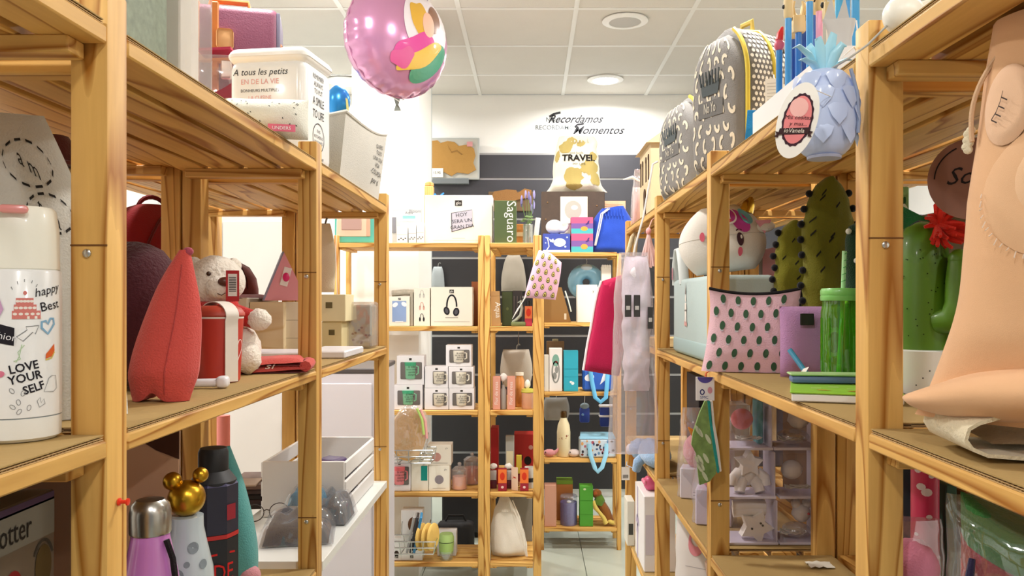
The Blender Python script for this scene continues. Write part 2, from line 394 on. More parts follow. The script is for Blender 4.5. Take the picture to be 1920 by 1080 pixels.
def cardboard(x0, x1, y0, y1, z, label, edge):
    """double-wall corrugated sheet; the flutes run across, so the aisle edge shows zigzags"""
    t = thing('cardboard_sheet', label, 'cardboard', ((x0+x1)/2, (y0+y1)/2, z-.006), 0, 'cardboard shelf liners')
    hx, hy = (x1-x0)/2, (y1-y0)/2
    MB().box(-hx, hx, -hy, hy, .0048, .006).build('top_liner', CARD, t, 0)
    MB().box(-hx, hx, -hy, hy, .0003, .0011).build('bottom_liner', LINER, t, 0)
    MB().box(-hx+.0004, hx-.0004, -hy, hy, .0026, .0032).build('middle_liner', LINER, t, 0)
    e0, e1 = (hx-.05, hx-.0006) if edge > 0 else (-hx+.0006, -hx+.05)
    for lo, hi, pt in ((.0011, .0026, .0052), (.0032, .0048, .0074)):
        n = int(2*hy/pt)*2; vs = []; fs = []
        for i in range(n+1):
            y = -hy+i*pt/2; zz = lo if i % 2 else hi
            vs += [(e0, y, zz), (e1, y, zz)]
            if i: fs.append((2*i-2, 2*i-1, 2*i+1, 2*i))
        MB().add(vs, fs).build('flute', LINER, t, 0)
    # dark brown block, colour standing in for shade in the hollows behind the flutes
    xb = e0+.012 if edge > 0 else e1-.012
    MB().box(min(xb, xb-.03*edge), max(xb, xb-.03*edge), -hy, hy, .0011, .0048).build('hollow_shade', SHADE_BROWN, t, 0)
    return t
ZLT, ZLM, ZLB, ZLG = 1.700, 1.286, .890, .48
ZRT, ZRM, ZRB, ZRG = 1.713, 1.272, .868, .467
PT = 1.735
LX0, LX1 = -.690, -.423           # left rack back / front
LP = [(.02, .06), (.80, .84), (1.582, 1.622), (2.352, 2.392)]
RX0, RX1 = .390, .662
RP = [(.10, .14), (.925, .963), (1.735, 1.773), (2.48, 2.52), (3.265, 3.305)]
lr = thing('pine_rack', 'pine slatted rack along the left side of the aisle', 'rack', (0, 0, 0))
for k, (a, b) in enumerate(LP):
    post(lr, LX1-.038, LX1, a, b, PT, seams=() if k == 0 else (1.475, .99))
    post(lr, LX0, LX0+.038, a, b, PT)
lrb = thing('pine_rack', 'pine slatted rack standing back to back behind the left aisle rack', 'rack', (0, 0, 0))
for k, (a, b) in enumerate(LP[1:]):
    post(lrb, LX0-.042, LX0-.004, a, b, PT); post(lrb, LX0-.27, LX0-.232, a, b, PT)
for k in range(3):
    y0, y1 = LP[k][1], LP[k+1][0]
    for z in (ZLT, ZLM, ZLB, ZLG):
        if k == 2 and z == ZLB: continue
        shelf(lr, LX0, LX1, y0, y1, z)
        if k: shelf(lrb, LX0-.27, LX0-.004, y0, y1, z, card=False)
nm = ['the nearest left bay', 'the middle left bay', 'the far left bay']
for k in range(3):
    y0, y1 = LP[k][1], LP[k+1][0]
    for z, s in ((ZLT, 'top shelf'), (ZLM, 'middle shelf'), (ZLB, 'lower shelf')):
        if k == 2 and z == ZLB: continue
        cardboard(LX0+.01, LX1-.002, y0+.004, y1-.004, z, 'brown corrugated cardboard sheet lining the %s of %s' % (s, nm[k]), 1)
wbd = MB().rbox(LX0+.005, LX1+.001, LP[2][1]+.002, LP[3][0]-.002, ZLB-.02, ZLB, .001, 1).build('white_board', M('eef1ee', .35), None, 0)
tag(wbd, 'white laminate board used as the lower shelf of the far left bay', 'shelf board')
rr = thing('pine_rack', 'pine slatted rack along the right side of the aisle', 'rack', (0, 0, 0))
rrb = thing('pine_rack', 'pine slatted rack standing back to back behind the right aisle rack', 'rack', (0, 0, 0))
for k, (a, b) in enumerate(RP):
    post(rr, RX0, RX0+.042, a, b, PT+.01, seams=() if k == 0 else (1.492, .985))
    post(rr, RX1-.042, RX1, a, b, PT+.01)
    if k: post(rrb, RX1+.004, RX1+.046, a, b, PT+.01); post(rrb, RX1+.232, RX1+.27, a, b, PT+.01)
nm = ['the nearest right bay', 'the second right bay', 'the third right bay', 'the farthest right bay']
for k in range(4):
    y0, y1 = RP[k][1], RP[k+1][0]
    for z, s in ((ZRT, 'top shelf'), (ZRM, 'middle shelf'), (ZRB, 'lower shelf'), (ZRG, 'bottom shelf')):
        shelf(rr, RX0, RX1, y0, y1, z)
        if k: shelf(rrb, RX1+.004, RX1+.27, y0, y1, z, card=False)
        cardboard(RX0+.002, RX1-.01, y0+.004, y1-.004, z, 'brown corrugated cardboard sheet lining the %s of %s' % (s, nm[k]), -1)
# back racks facing the aisle
D1 = 3.757; D2 = 4.545
def front_rack(label, x0, x1, y0, y1, wl, wr_, zs, top, deep=4):
    t = thing('pine_rack', label, 'rack', (0, 0, 0))
    for (a, b) in ((x0, x0+wl), (x1-wr_, x1)):
        post(t, a, b, y0, y0+.035, top); post(t, a, b, y1-.035, y1, top)
    for z in zs: shelf(t, x0+wl, x1-wr_, y0, y1, z, 'x', deep, (y1-y0)/deep-.012, card=False)
    return t
ZM = [1.690, 1.297, .902, .518, .190]; ZN = [1.693, 1.293, .899, .520, .128]
front_rack('pine rack facing the aisle in front of the white column', WX(626, D1), WX(907.5, D1), D1, D1+.275, .022, .028, ZM, WZ(441, D1))
front_rack('narrow pine rack at the end of the aisle with the white drawstring bag', WX(908, D1), WX(1015, D1), D1, D1+.62, .026, .038, ZM, WZ(441, D1), 7)
front_rack('low far pine rack beyond the aisle on the tiled floor', WX(1010, D2), WX(1165, D2), D2, D2+.26, .03, .024, ZN, WZ(476, D2))
# white cabinets beyond the left rack
t = thing('white_cabinet', 'tall white cabinet with narrow door seams behind the left racks', 'cabinet', (-1.28, 3.2, 0))
MB().rbox(-.36, .34, -.16, .2, 0, 1.74, .003, 1).build('body', M('d6d0ca', .5), t)
for x in (-.355, -.12, .115): MB().rbox(x, x+.225, -.178, -.16, .06, 1.72, .003, 1).build('door', M('dad4ce', .45), t)
t = thing('white_cabinet', 'white waist high cabinet with dark lid between left rack and back rack', 'cabinet', (-.66, 3.02, 0))
MB().rbox(-.12, .095, -.12, .3, 0, 1.155, .003, 1).build('body', M('c6c2c8', .45), t)
MB().rbox(-.123, .098, -.123, .303, 1.155, 1.172, .003, 1).build('lid', M('4a4444', .4), t)
MB().rbox(-.11, .085, -.132, -.12, .05, 1.12, .003, 1).build('door', M('cdc9cf', .45), t)

ZLT += .0008; ZLM += .0008; ZLB += .0008; ZLG += .0008      # goods rest a hair above the sheets
# ================================================================= left rack: middle shelf
# --- white thermos with doodles, nearest on the left
t = thing('thermos_flask', 'white thermos flask with coloured doodles and pink lid tab, nearest at far left', 'flask', (-.4955, .775, ZLM))
R = .036
MB().lathe([(.001, 0), (.032, 0), (.0355, .003), (R, .02), (R, .022)], 40).build('base', M('eef0ec', .35, coat=.3), t)
MB().lathe([(R-.0007, .022), (R-.0007, .0232)], 40).build('base_seam', M('8b9396', .5), t)
MB().lathe([(R, .0232), (R, .16), (.0345, .1622), (.001, .1625)], 40).build('body', M('eff1f1', .3, coat=.4), t)
MB().lathe([(.0335, .1622), (.0345, .1632), (.0338, .2), (.0315, .219), (.029, .2225), (.001, .223)], 40).build('lid', M('f4f3e6', .4, coat=.2), t)
MB().rbox(-.012, .012, -.004, .004, -.004, .004, .0035, 2).build('lid_tab', plastic('eb9a97'), t, loc=(.0155, -.0325, .218), rot=(0, 0, .42))
A0 = math.atan2(-.775, .4955)          # direction from the flask towards the eye
def dm(e=.0006): return cyl(R, A0, 0, e)
px = .775/F
def T(x, y): return ((x-36)*px, (832-y)*px)      # pixel on the flask -> arc length, height
g = Ink(); wv = Ink(); gr = Ink(); bl = Ink(); bk = Ink(); og = Ink(); yl = Ink(); pk = Ink()
for (x0, x1, y0, y1) in ((31, 58, 570, 582), (28, 63, 582, 593), (25, 70, 593, 608)):
    a, b = T(x0, y1), T(x1, y0); g.rect(a[0], a[1], b[0], b[1])
    for i in range(5):
        c = T(x0+(i+.5)*(x1-x0)/5, y0+6); wv.ell(c[0], c[1], .0018, .0013, 8)
a, b = T(24, 608), T(73, 603); wv.rect(a[0], a[1], b[0], b[1]); c = T(45, 561); g.ell(c[0], c[1], .0016, .002, 10)
for (x, y, r) in ((26, 555, .5), (34, 545, .2), (44, 541, 0), (55, 543, -.3), (62, 550, -.6)):
    c = T(x, y); gr.stroke([c, (c[0]+.0022*math.sin(-r), c[1]+.0026)], .0006)
ar = Ink(); lf = Ink(); be = Ink(); cn = Ink(); ar.stroke([T(32, 640), T(48, 628), T(46, 622), T(67, 620), T(61, 636), T(57, 632), T(42, 648)], .0007, True)
bl.stroke([T(84, 636), T(72, 625), T(72, 614), T(80, 612), T(84, 618), T(89, 608), T(96, 608), T(98, 618)], .0022, True)
hw = Ink().text('happy', *T(86, 562), .0115, rot=.25, shear=.3); bw = Ink().text('Best', *T(92, 591), .0125, rot=.2)
bk.text('LOVE', *T(45, 702), .0112, rot=.2, sx=.9, bold=.02).text('YOUR', *T(47, 721), .0112, rot=.2, sx=.9, bold=.02).text('SELF', *T(61, 740), .0108, rot=.28, sx=.9, bold=.02)
tp = Ink().poly([T(-22, 608), T(29, 624), T(28, 656), T(-22, 645)])
c = T(8, 643); tx = Ink().text('fashion', c[0], c[1], .009, rot=-.22)
og.poly([T(80, 673), T(98, 655), T(99, 668), T(92, 678), T(79, 682)]); yl.stroke([T(79, 684), T(92, 681), T(99, 670)], .0012)
pk.ell(*T(4, 707), .0052, .0032, rot=.2); c = T(4, 707)
for (x, y, r) in ((25, 737, .6), (42, 742, -.3), (35, 758, .2), (26, 766, .8), (36, 775, 2.6), (51, 769, -.2)): lf.ring(*T(x, y), .0016, .0027, .0005, 10, r)
be.stroke([T(76, 742), T(86, 718), T(92, 714), T(102, 714), T(105, 738), T(96, 744)], .0006, True)
cn.stroke([T(64, 758), T(68, 770), T(78, 764), T(76, 755), T(71, 762), T(69, 752)], .0006, True)
gn = Ink(); gn.stroke([T(28, 684), T(38, 680), T(34, 668), T(44, 655), T(40, 654), T(36, 676), T(31, 686)], .0008)
pu = Ink(); pu.poly([T(-20, 580), T(4, 566), T(12, 590), T(2, 612), T(-20, 612)])
for nm_, q, cc in (('cake_print', g, 'd9837c'), ('icing_print', wv, 'f5efe8'), ('candle_glow_print', gr, '8a8d90'), ('arrow_print', ar, '7a7d80'), ('leaf_print', lf, '8a8d90'), ('bell_print', be, '8a8d90'), ('crown_print', cn, '8a8d90'), ('heart_print', bl, '88b4d4'), ('lettering', bk, '24222a'), ('lettering', hw, '24222a'), ('lettering', bw, '24222a'), ('black_tag_print', tp, '24222a'),
                   ('orange_print', og, 'e06a35'), ('yellow_print', yl, 'd9c45a'), ('lips_print', pk, 'd97a95'), ('clef_print', gn, 'b9d3b0'), ('purple_print', pu, 'cda2c9')):
    q.put(nm_, ink(cc), t, dm(), 2)
tx.put('tag_lettering', ink('e8e8ee'), t, dm(.0012))
# --- white cloth bag behind the thermos
def bnd(p, u, v): return (p.x-.05*v*v, p.y+.02*v, p.z)
s = Soft(.16, .345, .075, wf=lambda v: 1-.45*v**1.5, tf=lambda v: (.75+.3*math.sin(PI*v))*(1-v**6), bend=bnd, wr=.006, seed=3)
t = thing('cloth_bag', 'white cloth bag with black dashed lettering behind the doodled thermos', 'bag', (-.545, .905, ZLM), .45)
s.mesh().build('body', cloth('cfcfc8'), t, 60)
q = Ink(); qa = Ink().text('a m', .3, .80, .085, rot=-.2, sx=2.4); qb = Ink().text('te a', .38, .64, .08, rot=-.2, sx=2.4); qc = Ink().text('s', .62, .52, .08, sx=2.2)
for i in range(12):
    a = 2*PI*i/12
    for (x, y, rx, rz) in ((.3, .83, .42, .08), (.4, .665, .36, .065)): q.stroke([(x+rx*math.cos(a), y+rz*math.sin(a)), (x+rx*math.cos(a+.3), y+rz*math.sin(a+.3))], .009)
for q_ in (qa, qb, qc): q_.put('lettering', ink('2a2826'), t, s.front())
q.put('dashed_rings', ink('2a2826'), t, s.front())['kind'] = 'stuff'
# --- wooden figure end and dark cap peeking behind the post
t = thing('felt_hat', 'dark brown felt hat lying behind the dashed lettered cloth bag', 'hat', (-.60, 1.0, 1.585))
# (kept on a stack of card below)
MB().lathe([(.001, 0), (.05, .0), (.052, .004), (.03, .008), (.027, .03), (.02, .04), (.001, .042)], 24).build('crown', cloth('5a2a22'), t)
MB().lathe([(.0275, .008), (.0282, .009), (.0278, .016), (.027, .0165)], 24).build('hat_band', cloth('1f1c22'), t)
t = MB().rbox(-.04, .04, -.05, .05, 0, .297, .002, 1).build('card_carton', paper('b79a72'), None, loc=(-.61, 1.0, ZLM))
tag(t, 'plain kraft carton under the dark brown felt hat', 'box')
# --- coral cushion pouch
def bnd(p, u, v):
    n = .012*math.exp(-((u+.1)/.28)**2)*max(0, 1-v*5)
    return (p.x+.03*v**1.2-.004, p.y, p.z+n)
s = Soft(.092, .2, .078, wf=lambda v: (1-.9*max(0, v-.02)**2.3)*(.84+.16*min(1, v*6)), tf=lambda v: (.55+.5*min(1, v*5))*(1-v**1.6*.88), bend=bnd, wr=.0035, seed=8, pu=2.2)
t = thing('plush_cushion', 'coral red stuffed pointed cushion standing at the shelf edge', 'cushion', (-.487, 1.065, ZLM))
s.mesh().build('body', cloth('d4564f', .5), t, 70)
MB().tube([s.pt(.35, v/20, -1, .0006) for v in range(1, 19)], .0009, 5).build('seam', cloth('b3403d'), t)
MB().ball((.031, 0, .198), .007, .006, .006).build('loop', cloth('a84a5c'), t)
# --- dark plum plush dome behind it
t = MB().ball((0, 0, .0), .07, .07, .11, 20, 12, p=.05).build('plush_dome', cloth('4a2128', .7, 200), None, 60, (-.585, 1.19, ZLM+.11))
tag(t, 'dark plum rounded plush behind the coral cushion', 'plush')
# --- red backpacks in the rack behind
def red_pack(x, y, label, wd, h, tagged):
    s = Soft(wd, h, .15, wf=lambda v: .96 if v < .72 else math.sqrt(max(.02, 1-((v-.72)/.29)**2))*.96, tf=lambda v: (min(1, v*12)**.5)*(1-v**5*.6), wr=.008, seed=x*9+y)
    t = thing('red_backpack', label, 'backpack', (x, y, ZLM), 1.05)
    s.mesh().build('body', cloth('8a1c22', .4), t, 70)
    MB().tube([s.pt(-.97+1.94*i/24, .2+.72*math.sin(PI*i/24), -1, .002) for i in range(25)], .003, 6).build('zip', cloth('5e1016'), t)
    MB().tube([(.0+.035*math.cos(PI*i/10), 0, h-.012+.03*math.sin(PI*i/10)) for i in range(11)], .005, 6).build('handle', cloth('6d1218'), t)
    if tagged:
        q = thing('paper_tag', 'round white barcode tag hanging on the dark red backpack', 'tag', (-.655, 1.37, 1.475))
        q.rotation_euler = (0, 0, .7)
        MB().lathe([(.001, 0), (.027, 0), (.027, .0012), (.001, .0012)], 28, Matrix.Rotation(PI/2, 4, 'X')).build('disc', paper('e9e7e2'), q)
        b = Ink()
        for i in range(14): b.rect(-.014+i*.002, -.014, -.0132+i*.002+(i % 3)*.0003, .001)
        b.text('0', .002, .008, .012); b.put('barcode', ink('333333'), q, flat(-.0012))
red_pack(-.825, 1.33, 'dark red backpack with white round tag behind the left rack', .25, .335, True)
red_pack(-.825, 1.745, 'dark red round topped backpack behind the white teddy bear', .26, .34, False)
# --- teddy bear
t = thing('teddy_bear', 'white plush teddy bear in a red sweater behind the red mug', 'plush', (-.575, 1.46, ZLM), .55)
FUR = M('efe7d9', .95, 1., 160., sheen=.5, spec=.1); REDK = cloth('c4231f', .8, 300)
MB().ball((0, 0, .075), .05, .042, .062, 20, 12).build('sweater', REDK, t, 60)
hd = MB().ball((0, 0, .0), .05, .045, .046, 24, 14, p=.06).build('head', FUR, t, 70, (.0, -.008, .168))
MB().ball((.0, -.04, -.012), .026, .02, .021, 18, 10).build('muzzle', FUR, hd, 70)
MB().ball((.004, -.06, -.002), .0125, .008, .0085, 14, 8).build('nose', M('5b3325', .35), hd)
for x in (-.02, .022): MB().ball((x, -.041, .012), .0042, .003, .0042, 10, 6).build('eye', M('3b2314', .2), hd)
MB().tube([(-.008, -.0565, -.023), (-.002, -.0595, -.026), (.004, -.0605, -.022), (.010, -.0595, -.026), (.016, -.0565, -.022)], .0008, 5).build('mouth', M('4a2d25', .6), hd)
for x in (-.038, .038): MB().ball((x*.9, .02, .03), .014, .009, .014, 14, 8, p=.1).build('ear', FUR, hd, 70)
MB().tube([(.03, -.005, .11), (.048, -.03, .102), (.06, -.045, .098)], [.018, .017, .016], 10).build('sleeve', REDK, t, 60)
MB().tube([(-.03, -.005, .11), (-.05, -.02, .09), (-.05, -.04, .07)], [.018, .017, .016], 10).build('sleeve', REDK, t, 60)
MB().ball((.066, -.052, .098), .021, .021, .02, 16, 10, p=.15).build('paw', FUR, t, 70)
MB().ball((-.05, -.045, .06), .018, .018, .018, 14, 10, p=.15).build('paw', FUR, t, 70)
for x in (-.035, .045): MB().ball((x, -.045, .03), .026, .035, .029, 16, 10, p=.12, seed=x*50).build('foot', FUR, t, 70)
MB().ball((.05, -.02, .045), .026, .028, .038, 16, 10, p=.12).build('hip', FUR, t, 70)
MB().tube([(-.03+.06*i/10, -.045*math.sin(PI*i/10)-.002, .125-.008*math.sin(PI*i/10)) for i in range(11)], .011, 8).build('collar', REDK, t, 60)
q = thing('paper_tag', 'red and white barcode label tied to the teddy bear', 'tag', W(436, 536, 1.40), .25)
MB().box(-.011, .011, 0, .0008, -.027, .027).build('card', paper('b3262a'), q, 0)
b = Ink().rect(-.0075, -.018, .0075, .021); b.put('paper', ink('e9e4dd'), q, flat(0, e=.0003))
b = Ink()
for i in range(9): b.rect(-.006, -.01+i*.003, .006, -.0085+i*.003)
b.put('barcode', ink('444444'), q, flat(0, e=.0007))
# --- red travel mug with white band
t = thing('travel_mug', 'red travel mug with white silicone strap and white heart outline', 'mug', (WX(408, 1.31), 1.315, ZLM), .25)
RD = M('c23a2c', .45, coat=.15)
MB().lathe([(.001, 0), (.031, 0), (.0335, .003), (.0385, .1), (.0388, .104)], 36).build('cup', RD, t)
MB().lathe([(.0392, .1035), (.0392, .1065)], 36).build('rim_ring', M('eadfd2', .5), t)
MB().lathe([(.0395, .1065), (.0412, .1085), (.0405, .113), (.034, .121), (.024, .1245), (.001, .125)], 36).build('lid', M('b5412f', .5), t)
arc = [(-.0345, 0, .004)]+[(-.036-.003*i/8, 0, .004+.098*i/8) for i in range(9)]+[(-.042*math.cos(PI*i/12), 0, .106+.024*math.sin(PI*i/12)) for i in range(13)]+[(.039, 0, .1-.098*i/8) for i in range(9)]
mb = MB()
for sgn in (-1, 1):
    pass
vs = []; fs = []
for i, p in enumerate(arc):
    for (dy, k) in ((-.011, 1.), (.011, 1.), (.011, 1.045), (-.011, 1.045)): vs.append((p[0]*k, p[1]+dy, p[2] if k == 1 else p[2]+(.0015 if p[2] > .1 else 0)))
    if i:
        for j in range(4): fs.append((4*(i-1)+j, 4*(i-1)+(j+1) % 4, 4*i+(j+1) % 4, 4*i+j))
MB().add(vs, fs).build('strap', M('ece5da', .6), t, 50, rot=(0, 0, -.95))
MB().tube([(-.033, 0, .088), (-.05, 0, .085), (-.062, 0, .068), (-.062, 0, .04), (-.052, 0, .018), (-.033, 0, .014)], [.009, .009, .01, .01, .009, .009], 10, flat=.7).build('handle', M('ebe8e0', .4), t, 60, rot=(0, 0, .15))
h = Ink().stroke([(.0+.0028*16*math.sin(a)**3*.28, .055+.0028*(13*math.cos(a)-5*math.cos(2*a)-2*math.cos(3*a)-math.cos(4*a))*.42) for a in [2*PI*i/30 for i in range(30)]], .0012, True)
h.put('heart_print', ink('f3eee8'), t, cyl(.0365, -.55))
# --- white plastic piece lying on the edge
t = thing('plastic_mallet', 'small white plastic mallet lying at the shelf edge under the mug', 'toy', (WX(388, 1.22), 1.215, ZLM), .15)
MB().rbox(-.032, .02, -.008, .008, .002, .014, .005, 3).build('handle', plastic('e8e8ec'), t)
MB().rbox(.016, .034, -.012, .012, 0, .018, .006, 3).build('head', plastic('e8e8ec'), t)
# --- folded coral cloth
t = thing('folded_pouch', 'folded coral red fabric pouch with white lettering on the shelf edge', 'pouch', (WX(508, 1.49), 1.5, ZLM), .25)
mb = MB()
def lay(z0, sx, sh, seed):
    def fn(a, b, top):
        x = (a-.5)*.128*sx+sh; y = (b-.5)*.1
        e = (1-abs(2*a-1)**4)*(1-abs(2*b-1)**4)
        return (x, y, z0+(.011*e**.4+.006*a*top if top else 0)+.002*noise.noise(Vector((x*30, y*30, seed)))*top)
    mb.grid(lambda a, b: fn(a, b, 1), 20, 14); mb.grid(lambda a, b: fn(a, b, 0), 20, 14)
lay(.001, 1, 0, 1); mb.build('lower_fold', cloth('cd564e', .5), t, 70)
mb = MB(); lay(.014, .93, -.004, 5); mb.build('upper_fold', cloth('cd564e', .5), t, 70)
MB().tube([(.06, -.048+.0, .012), (.066, -.02, .014), (.067, .02, .014), (.06, .048, .012)], .011, 8, flat=.9).build('fold_edge', cloth('cd564e', .5), t, 60)
Ink().text('Oh! si', -.03, .0, .028, shear=.3).put('lettering', ink('f3ece6'), t, lambda a, b: (a, -.046-b*.02, .0085+b*.55))
# --- far left bay, middle shelf
ZF = ZLM
t, wd, h = boxed('wooden_box', 'pale wooden box with a dowel handle under the pink paper house', 'box', 468, 532, 566, ZF, 2.1, .16, wood('x', 'ecd9b4', 'dcbf8c', 3.), 0)
MB().tube([(-.02, -.08, .085), (-.006, -.12, .09)], .006, 8).build('dowel_handle', wood('x', 'a97b45', '8a5d2c'), t)
t, wd, h = boxed('white_carton', 'cream carton beside the pale wooden box behind the second post', 'box', 532, 566, 566, ZF, 2.12, .14, paper('ece4d0'))
Ink().rect(-wd/2, h*.62, wd/2, h*.63).rect(-wd/2, h*.25, wd/2, h*.26).put('edge_line', ink('b5ab95'), t, flat(-.07))
t = MB().rbox(-.09, .11, -.07, .07, 0, .012, .003, 1).build('white_tray', M('ece8ee', .35), None, loc=(WX(520, 1.93), 1.93, ZF))
tag(t, 'thin white tray lying in front of the pale wooden box', 'tray')
# pink paper house bag on the wooden box
zb = WZ(565, 2.14)
t = thing('paper_house', 'pink triangular house shaped box with a magenta button label', 'box', (WX(528, 2.14), 2.17, zb+.002), .35)
MB().prism([(-.055, 0), (.055, 0), (-.005, .128)], -.05, .05).build('body', paper('e39aa4'), t, 0)
MB().prism([(-.058, 0), (-.055, 0), (-.005, .128), (-.008, .131)], -.052, .052).build('side_flap', paper('8c8aa0'), t, 0)
MB().rbox(-.012, .008, -.052, -.0505, .04, .09, .0005, 1).build('label_card', paper('efe6e4'), t, rot=(0, .25, 0), loc=(-.015, 0, 0))
MB().ball((.0, -.053, .062), .009, .003, .012, 12, 8).build('button', plastic('d8186c'), t)
# maroon caps
def cap(x, y, z, label, hx, r=.085, rz=0.):
    t = thing('maroon_cap', label, 'cap', (x, y, z), rz)
    MB().lathe([(r, 0), (r*1.0, .02), (r*.93, .05), (r*.72, .08), (r*.4, .096), (.001, .1)], 28).build('crown', cloth(hx), t)
    MB().grid(lambda a, b: ((r-.01+b*.06)*math.sin((a-.5)*2.0), -(r-.01+b*.06)*math.cos((a-.5)*2.0), .006-.014*b*b+.0), 14, 6).build('brim', cloth(hx), t)
    MB().ball((0, 0, .101), .006).build('top_button', cloth(hx), t)
    for k in range(6):
        a = k*PI/3
        MB().tube([(r*c_*math.cos(a)*1.01, r*c_*math.sin(a)*1.01, z_) for c_, z_ in ((1, .02), (.94, .05), (.73, .081), (.41, .0965), (.05, .101))], .0012, 5).build('seam', cloth('3a1614'), t)
t = MB().rbox(-.11, .11, -.13, .13, 0, .14, .003, 1).build('hat_carton', paper('d8cdb8'), None, loc=(-.85, 2.22, ZLM)); tag(t, 'plain beige carton carrying the maroon caps behind the left rack', 'box')
cap(-.86, 2.25, ZLM+.145, 'larger maroon cap above the cartons behind the pink paper house', '6e2a24', .09, 1.6)
cap(-.86, 2.07, ZLM+.145, 'dark brown cap left of the larger maroon cap', '54221f', .07, .5)
# small boxes at the far end of the middle shelf
def logo(q, x, z, s): q.rect(x-s, z-s*.9, x+s, z+s*.9)
t, wd, h = boxed('small_box', 'small cream box with a dark label, lower of two behind the second post', 'box', 603, 641, 603, ZF, 2.14, .09, paper('ddcfa0'))
q = Ink(); logo(q, 0, h*.62, .008); q.put('label_print', ink('6b6040'), t, flat(-.045))
t, wd, h2 = boxed('small_box', 'small cream box with a dark label, upper of two behind the second post', 'box', 600, 648, 552, ZF+h+.0005, 2.13, .1, paper('e3d6ac'))
q = Ink(); logo(q, -.01, h2*.6, .009); q.put('label_print', ink('6b6040'), t, flat(-.05))
t, wd, h = boxed('clear_case', 'clear plastic case with grey floral inlay near the far left post', 'box', 640, 697, 566, ZF, 2.2, .1, clear('eeeae6', .3), r=.006)
MB().rbox(-wd/2+.004, wd/2-.004, -.03, .045, .003, h*.93, .004, 1).build('inlay', paper('b9aea0'), t)
q = Ink(); random.seed(3)
for i in range(10): q.ell(random.uniform(-.35, .38)*wd, random.uniform(.08, .5)*h, .004, .003, 8)
q.put('floral_print', ink('7a4a3a'), t, flat(-.03))
t = MB().rbox(-.05, .05, -.1, .1, 0, .017, .003, 1).build('white_flat_box', M('f0eef2', .35), None, loc=(-.474, 1.93, ZF), rot=(0, 0, 0)); tag(t, 'flat white box lying at the edge of the far left middle shelf', 'box')
# cream cloth hanging behind
s = Soft(.066, .2, .022, wf=lambda v: .5+.5*math.sin(PI*min(1, .25+.75*v))**.7, wr=.004, seed=4)
t = thing('cream_apron', 'cream cloth bag hanging behind the second left post', 'bag', (WX(610, 2.335), 2.325, WZ(548, 2.335)), 0)
s.mesh().build('body', cloth('e9dec2'), t, 70)
MB().tube([(0, 0, .19), (.004, 0, .205), (.008, 0, .218)], .003, 6).build('hook', M('888888', .4, metal=1.), t)
# ================================================================= left rack: top shelf
ZT = ZLT
t = MB().rbox(-.033, .033, -.06, .06, 0, .34, .003, 1).build('speckled_box', M('7f8a74', .6, var=.45, vscale=90.), None, loc=(-.4935, .955, ZT)); tag(t, 'tall grey green speckled box behind the nearest left post', 'box')
t = thing('white_tube_box', 'tall white carton standing in clear wrap on the left top shelf', 'box', (-.486, 1.07, ZT))
MB().rbox(-.03, .03, -.03, .03, 0, .36, .002, 1).build('body', paper('f4efe0'), t)
MB().rbox(-.031, .049, -.031, .032, 0, .37, .004, 1).build('wrap', clear('f4f2f4', .2), t)
# burgundy gift box and small suitcase on it
t = thing('burgundy_box', 'burgundy gift box with a scooped front flap on the left top shelf', 'box', (WX(393, 1.82), 1.87, ZT+.001), .1)
hb = WZ(80, 1.82)-ZT
MB().rbox(-.056, .056, -.05, .05, 0, hb*.6, .002, 1).build('body', M('7d1228', .45), t)
MB().prism([(-.053+.0106*i, hb*.62+.03*abs(i-5)**1.4/9.5) for i in range(11)]+[(.053, .02), (-.053, .02)], -.0545, -.051).build('front_flap', M('86142b', .45), t, 30)
for sx in (-1, 1): MB().rbox(sx*.051-.0015, sx*.051+.0015, -.05, .05, .01, hb*.78, .001, 1).build('side_panel', M('7d1228', .45), t)
Ink().poly([(.028, .06), (.042, .06), (.035, .073)]).put('recycling_mark', ink('b89a6a'), t, flat(-.0545))
MB().rbox(-.05, .05, -.048, .048, hb*.6, hb*.92, .01, 2).build('window_film', clear('f3ece8', .16), t)
MB().box(-.015, .06, -.03, .03, hb-.012, hb-.006).build('lid_flap', M('b01440', .45), t, 0, rot=(0, -.08, 0))
t = MB().rbox(-.1, .1, -.11, .11, 0, .215, .004, 1).build('plain_carton', paper('8a3040'), None, loc=(-.82, 2.04, ZLT+.001)); tag(t, 'plain dull red carton carrying the purple toy suitcase', 'box')
t = thing('toy_suitcase', 'purple toy suitcase with orange straps high on the left rack', 'suitcase', (WX(425, 2.04), 2.06, ZLT+.2165), .25)
PUR = M('84465f', .5, .2, 300); ORG = M('c9772c', .45)
MB().rbox(-.125, .125, -.075, .075, 0, .24, .02, 3).build('body', PUR, t)
MB().rbox(.118, .128, -.07, .07, .012, .23, .004, 2).build('side_panel', M('6f6a80', .5), t)
for x in (-.08, -.035): MB().rbox(x, x+.018, -.0785, .0785, -.001, .243, .003, 1).build('strap', ORG, t)
MB().rbox(-.127, .127, -.079, .079, .09, .115, .004, 1).build('belt', ORG, t)
MB().rbox(-.012, .014, -.082, -.076, .05, .098, .003, 1).build('buckle', M('f0e6dc', .2, metal=.7), t)
MB().rbox(-.022, .018, -.084, -.078, .125, .175, .008, 2).build('luggage_tag', M('d8a870', .6), t)
MB().tube([(-.05, 0, .24), (-.045, 0, .27), (.045, 0, .27), (.05, 0, .24)], .008, 8).build('handle', ORG, t)
for z in (.0, .09): MB().tube([(.127, -.06, .06+z), (.13, -.02, .03+z), (.13, .03, .03+z), (.127, .065, .06+z)], .006, 6).build('side_strap', ORG, t)
